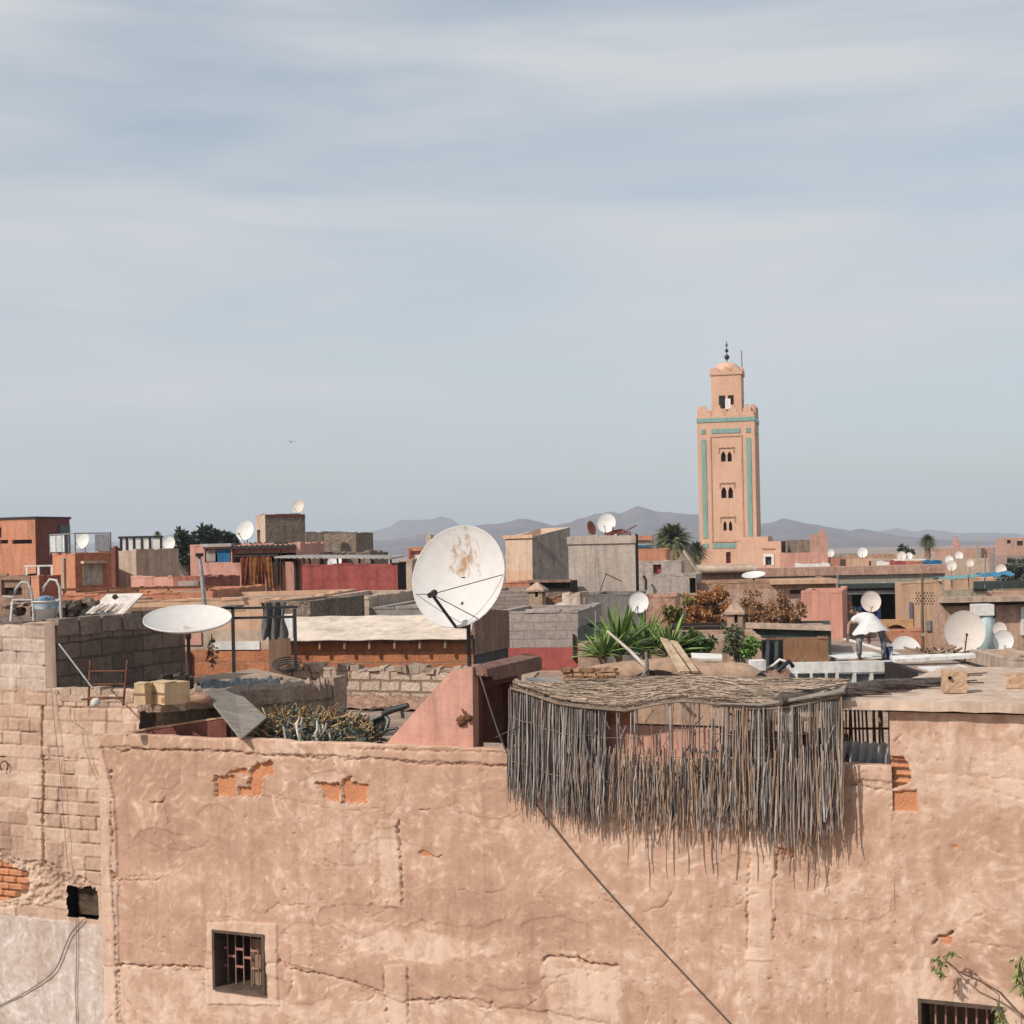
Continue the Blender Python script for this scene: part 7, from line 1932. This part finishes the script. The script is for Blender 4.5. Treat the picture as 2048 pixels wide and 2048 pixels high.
for cxp, cyp, n_, sp in ((1872, 1920, 16, 10), (1880, 1938, 14, 8), (1904, 1908, 8, 7), (2040, 1920, 22, 14), (2034, 1950, 20, 12), (2044, 1968, 14, 10), (2000, 2020, 16, 12), (1996, 2040, 14, 10), (2052, 1935, 14, 12)):
    for q in range(n_):
        p = wa(cxp + random.gauss(0, sp * .6), cyp + random.gauss(0, sp * .7), random.uniform(-.30, -.16))
        leaf(g, p, (random.uniform(-.6, .6), random.uniform(-.7, .2), random.uniform(-1, -.1)), random.uniform(.05, .10), random.uniform(.010, .020))
g.build('leaves', M_crl, o)

# ------------------------------------------------------------------ the person bending over on the flat roof
def skin_mesh(chains, name, mat, parent, level=2, smooth=True):
    """one continuous surface grown round connected joints; chains: lists of (point, radius) that share their first joint by index"""
    bm_v, bm_e, rad = [], [], []
    idx = {}
    for ch_ in chains:
        prev = None
        for p, r in ch_:
            key = tuple(round(c, 4) for c in p)
            if key not in idx: idx[key] = len(bm_v); bm_v.append(p); rad.append(r)
            i = idx[key]
            if prev is not None and prev != i: bm_e.append((prev, i))
            prev = i
    me = bpy.data.meshes.new(name); me.from_pydata(bm_v, bm_e, [])
    o = bpy.data.objects.new(name, me); COL.objects.link(o)
    md = o.modifiers.new('skin', 'SKIN'); md.use_smooth_shade = True
    sk = me.skin_vertices[0].data if me.skin_vertices else None
    if sk is None:
        bm = bmesh.new(); bm.from_mesh(me); bm.verts.layers.skin.verify(); bm.to_mesh(me); bm.free(); sk = me.skin_vertices[0].data
    for i, r in enumerate(rad): sk[i].radius = (r, r) if not isinstance(r, tuple) else r; sk[i].use_root = (i == 0)
    ss = o.modifiers.new('sub', 'SUBSURF'); ss.levels = level; ss.render_levels = level
    dg = bpy.context.evaluated_depsgraph_get(); dg.update()
    m2 = bpy.data.meshes.new_from_object(o.evaluated_get(dg))
    o.modifiers.clear(); o.data = m2; m2.name = name; m2.materials.clear(); m2.materials.append(mat)
    bpy.data.meshes.remove(me)
    o.parent = parent
    return o
YP = 34.4
fo = at(1742, 1323, YP); fo.z = CLZ + .01
pe = thing('person', 'person in white shirt and worn jeans bending over on the flat roof at right', 'person', fo, R(-4))
kp = YP / F
Q = lambda dx, dy, up: Vector((dx * kp, dy, up * kp))
M_skin = rough_mat('skin', (.34, .19, .125), (.28, .155, .10), 8, .6, .05, stain=.08)
M_jean = rough_mat('worn_jeans', (.055, .065, .085), (.30, .31, .33), 9, .9, .2, stain=.4)
M_shirt = rough_mat('white_shirt', (.66, .63, .62), (.58, .55, .54), 4, .85, .15, stain=.1)
pel = Q(4, 0, 66)
hipL, hipR = Q(-14, 0, 62), Q(20, 0, 62)
chest = Q(-6, .42, 80); neck = Q(-14, .52, 86)
body = [
    [(pel, .15), (Q(0, .2, 73), .15), (chest, .155), (neck, .06), (Q(-19, .60, 90), .055)],
    [(pel, .15), (hipL, .10), (Q(-23, -.02, 33), .062), (Q(-23, 0, 4), .040), (Q(-23, -.02, 2), .042), (Q(-26, -.15, 1.5), .03)],
    [(pel, .15), (hipR, .10), (Q(25, -.06, 34), .062), (Q(25, 0, 4), .040), (Q(25, -.02, 2), .042), (Q(28, -.15, 1.5), .03)],
    [(chest, .155), (Q(-24, .42, 78), .062), (Q(-37, .40, 68), .042), (Q(-40, .28, 52), .032), (Q(-41, .25, 47), .03)],
    [(chest, .155), (Q(10, .46, 78), .062), (Q(14, .5, 60), .042), (Q(6, .40, 46), .032), (Q(4, .38, 42), .03)]]
skin_mesh(body, 'body', M_skin, pe)
bpy.data.objects[pe.children[0].name]
def hand(c, d, side):
    ch_ = []
    d = Vector(d).normalized(); s_ = d.cross(Vector((0, 1, 0))).normalized()
    wr = Vector(c)
    for q, (o_, l) in enumerate(((-.028, .075), (-.010, .085), (.010, .082), (.028, .066))):
        a = wr + d * .035 + s_ * o_ * .6; b = wr + d * .085 + s_ * o_; e = b + d * l * .55 + Vector((0, .01, 0)); f = e + d * l * .45 + Vector((0, .022, 0))
        ch_.append([(wr, .026), (a, .02), (b, .011), (e, .009), (f, .007)])
    ch_.append([(wr, .026), (wr + d * .03 + s_ * side * .035, .013), (wr + d * .07 + s_ * side * .06, .010), (wr + d * .095 + s_ * side * .062, .008)])
    return ch_
for nm, c, d, sd in (('hand', Q(-41, .25, 46), (-.1, 0, -1), 1), ('hand', Q(4, .38, 41), (-.1, 0, -1), -1)):
    skin_mesh(hand(c, d, sd), nm, M_skin, pe, 1)
# head: skull with brow, nose, mouth, ears; turned to the left and down
hc = Q(-24, .66, 95)
g = MB()
hd = Matrix.Translation(hc) @ Euler((R(25), R(-8), R(-62))).to_matrix().to_4x4()
def hp(x, y, z): return hd @ Vector((x, y, z))
vs, fs = [], []
nu, nv = 18, 14
for i in range(nv + 1):
    a = PI * i / nv
    for q in range(nu):
        t = 2 * PI * q / nu
        x, y, z = math.sin(a) * math.cos(t), math.sin(a) * math.sin(t), -math.cos(a)
        fx = max(0, -y)
        r = Vector((x * .078 * (1 - .22 * max(0, -z) * fx), y * .098, z * .118))
        if fx > .75 and abs(x) < .25: r.y -= .022 * math.exp(-((z + .10) / .22) ** 2)      # nose
        if fx > .6 and .18 < abs(x) < .55: r.y += .012 * math.exp(-((z - .10) / .13) ** 2)   # eye sockets
        if fx > .6 and abs(x) < .4: r.y += .006 * math.exp(-((z + .48) / .08) ** 2)          # mouth line
        vs.append(hd @ r)
for i in range(nv):
    for q in range(nu): fs.append((i * nu + q, i * nu + (q + 1) % nu, (i + 1) * nu + (q + 1) % nu, (i + 1) * nu + q))
g.add(vs, fs, 0, True)
for s_ in (-1, 1): 
    e = hp(s_ * .08, .01, 0); g.ball(e, .012, .022, .03, n=8)
ho = g.build('head', M_skin, pe)
g = MB(); vs, fs = [], []
for i in range(9):
    a = PI * .56 * i / 8
    for q in range(nu):
        t = 2 * PI * q / nu
        x, y, z = math.sin(a) * math.cos(t), math.sin(a) * math.sin(t), math.cos(a)
        k_ = 1.09 + random.uniform(-.02, .03); drop = .03 * max(0, y) * (i / 8)
        vs.append(hd @ Vector((x * .078 * k_, y * .098 * k_, z * .118 * k_ - drop)) if not (y < -.5 and z < .35) else hd @ Vector((x * .07, y * .085, z * .118)))
for i in range(8):
    for q in range(nu): fs.append((i * nu + q, i * nu + (q + 1) % nu, (i + 1) * nu + (q + 1) % nu, (i + 1) * nu + q))
g.add(vs, fs, 0, True); g.build('hair', plain('black_hair', (.012, .010, .009), .6), pe)
g = MB()
for s_ in (-1, 1): g.ball(hp(s_ * .028, -.082, .012), .010, n=6)
g.build('eyes', plain('eye', (.02, .015, .012), .2), pe)
skin_mesh([[(Q(4, -.02, 68), .205), (Q(0, .2, 75), .195), (Q(-6, .42, 82), .18), (Q(-10, .48, 85), .10)],
           [(Q(-6, .42, 82), .18), (Q(-22, .42, 79), .098), (Q(-32, .41, 72), .082)], [(Q(-6, .42, 82), .18), (Q(8, .46, 79), .098), (Q(12, .49, 68), .082)]], 'shirt', M_shirt, pe)
g = MB(); P = []
for i in range(5):       # loose shirt tail over the hips
    P.append([(Q(1, -.02, 68) + Vector((math.cos(t) * (.14 + .075 * i), math.sin(t) * (.12 + .05 * i) + .03, .20 - .085 * i + .02 * math.sin(t * 5) * i / 4 - .05 * (math.cos(t) < -.3) * i * .4))) for t in np.linspace(0, 2 * PI, 33)])
g.sheet(P, 0, True, .006).build('shirt_hem', M_shirt, pe)
for sx, (h_, kn, an) in enumerate(((hipL, Q(-23, -.02, 33), Q(-23, 0, 5)), (hipR, Q(25, -.06, 34), Q(25, 0, 5)))):
    skin_mesh([[(pel + Vector((-.04 + .08 * sx, 0, -.02)), .155), (h_, .118), (h_.lerp(kn, .5), .098), (kn, .078), (kn.lerp(an, .5), .072), (an, .064)]], 'trouser_leg', M_jean, pe)
for x_ in (-23, 25):
    g = MB(); g.ball(Q(x_, -.05, 2) , .055, .13, .05, n=10); g.build('shoe', M_black, pe)
o = thing('blue_bucket', 'dark blue bucket with a pale rag beside the bending person', 'bucket', at(1779, 1326, 33.8)); o.location.z = CLZ + .03; k = 33.8 / F
MB().lathe([(.001, 0), (5.5 * k, 0), (7 * k, 24 * k), (7.6 * k, 24 * k), (7.6 * k, 26 * k), (6.4 * k, 26 * k), (5 * k, 3 * k), (.001, 2 * k)], 18).build('pail', rough_mat('navy_plastic', (.02, .03, .10), (.015, .02, .07), 3, .4, 0), o)
P = [[((-3 + 6 * q / 5) * k, -7.4 * k - .02 * math.sin(q + i) - .012 * i, (24 - 5 * i) * k) for q in range(6)] for i in range(6)]
MB().sheet(P, 0, True, .006).build('rag', rough_mat('light_blue_rag', (.30, .40, .50)), o)

o = thing('bird', 'tiny dark bird flying high in the pale sky left of centre', 'bird', at(582, 884, 70), R(25))
g = MB(); g.tube([(0, -.11, 0), (0, -.05, .01), (0, .06, 0), (0, .13, -.01)], [.012, .028, .024, .006], 6); g.build('body', M_black, o)
for s_ in (-1, 1):
    g = MB(); g.add([(s_ * .01, -.04, .01), (s_ * .12, -.05, .06), (s_ * .24, .02, .03), (s_ * .11, .03, .05), (s_ * .01, .05, .01)], [(0, 1, 2, 3, 4)]); g.build('wing', M_black, o)

for lb, px, y0, y1, Y in (('thin dark pole standing before the ribbed sheet wall', 1675, 1198, 1150, 49), ('thin grey pole above the blue net awning at right', 1986, 1160, 1096, 60), ('thin grey pole left of the beige dish above the net awning', 1970, 1160, 1108, 62), ('thin pole beside the dark fence left of the yucca plants', 1190, 1262, 1222, 26)):
    o = thing('thin_pole', lb, 'pole', at(px, y0, Y)); MB().tube([(0, 0, -.6), (.02, 0, (y0 - y1) / F * Y)], .022 * Y / 50 + .004, 6).build('pole', M_steel, o)
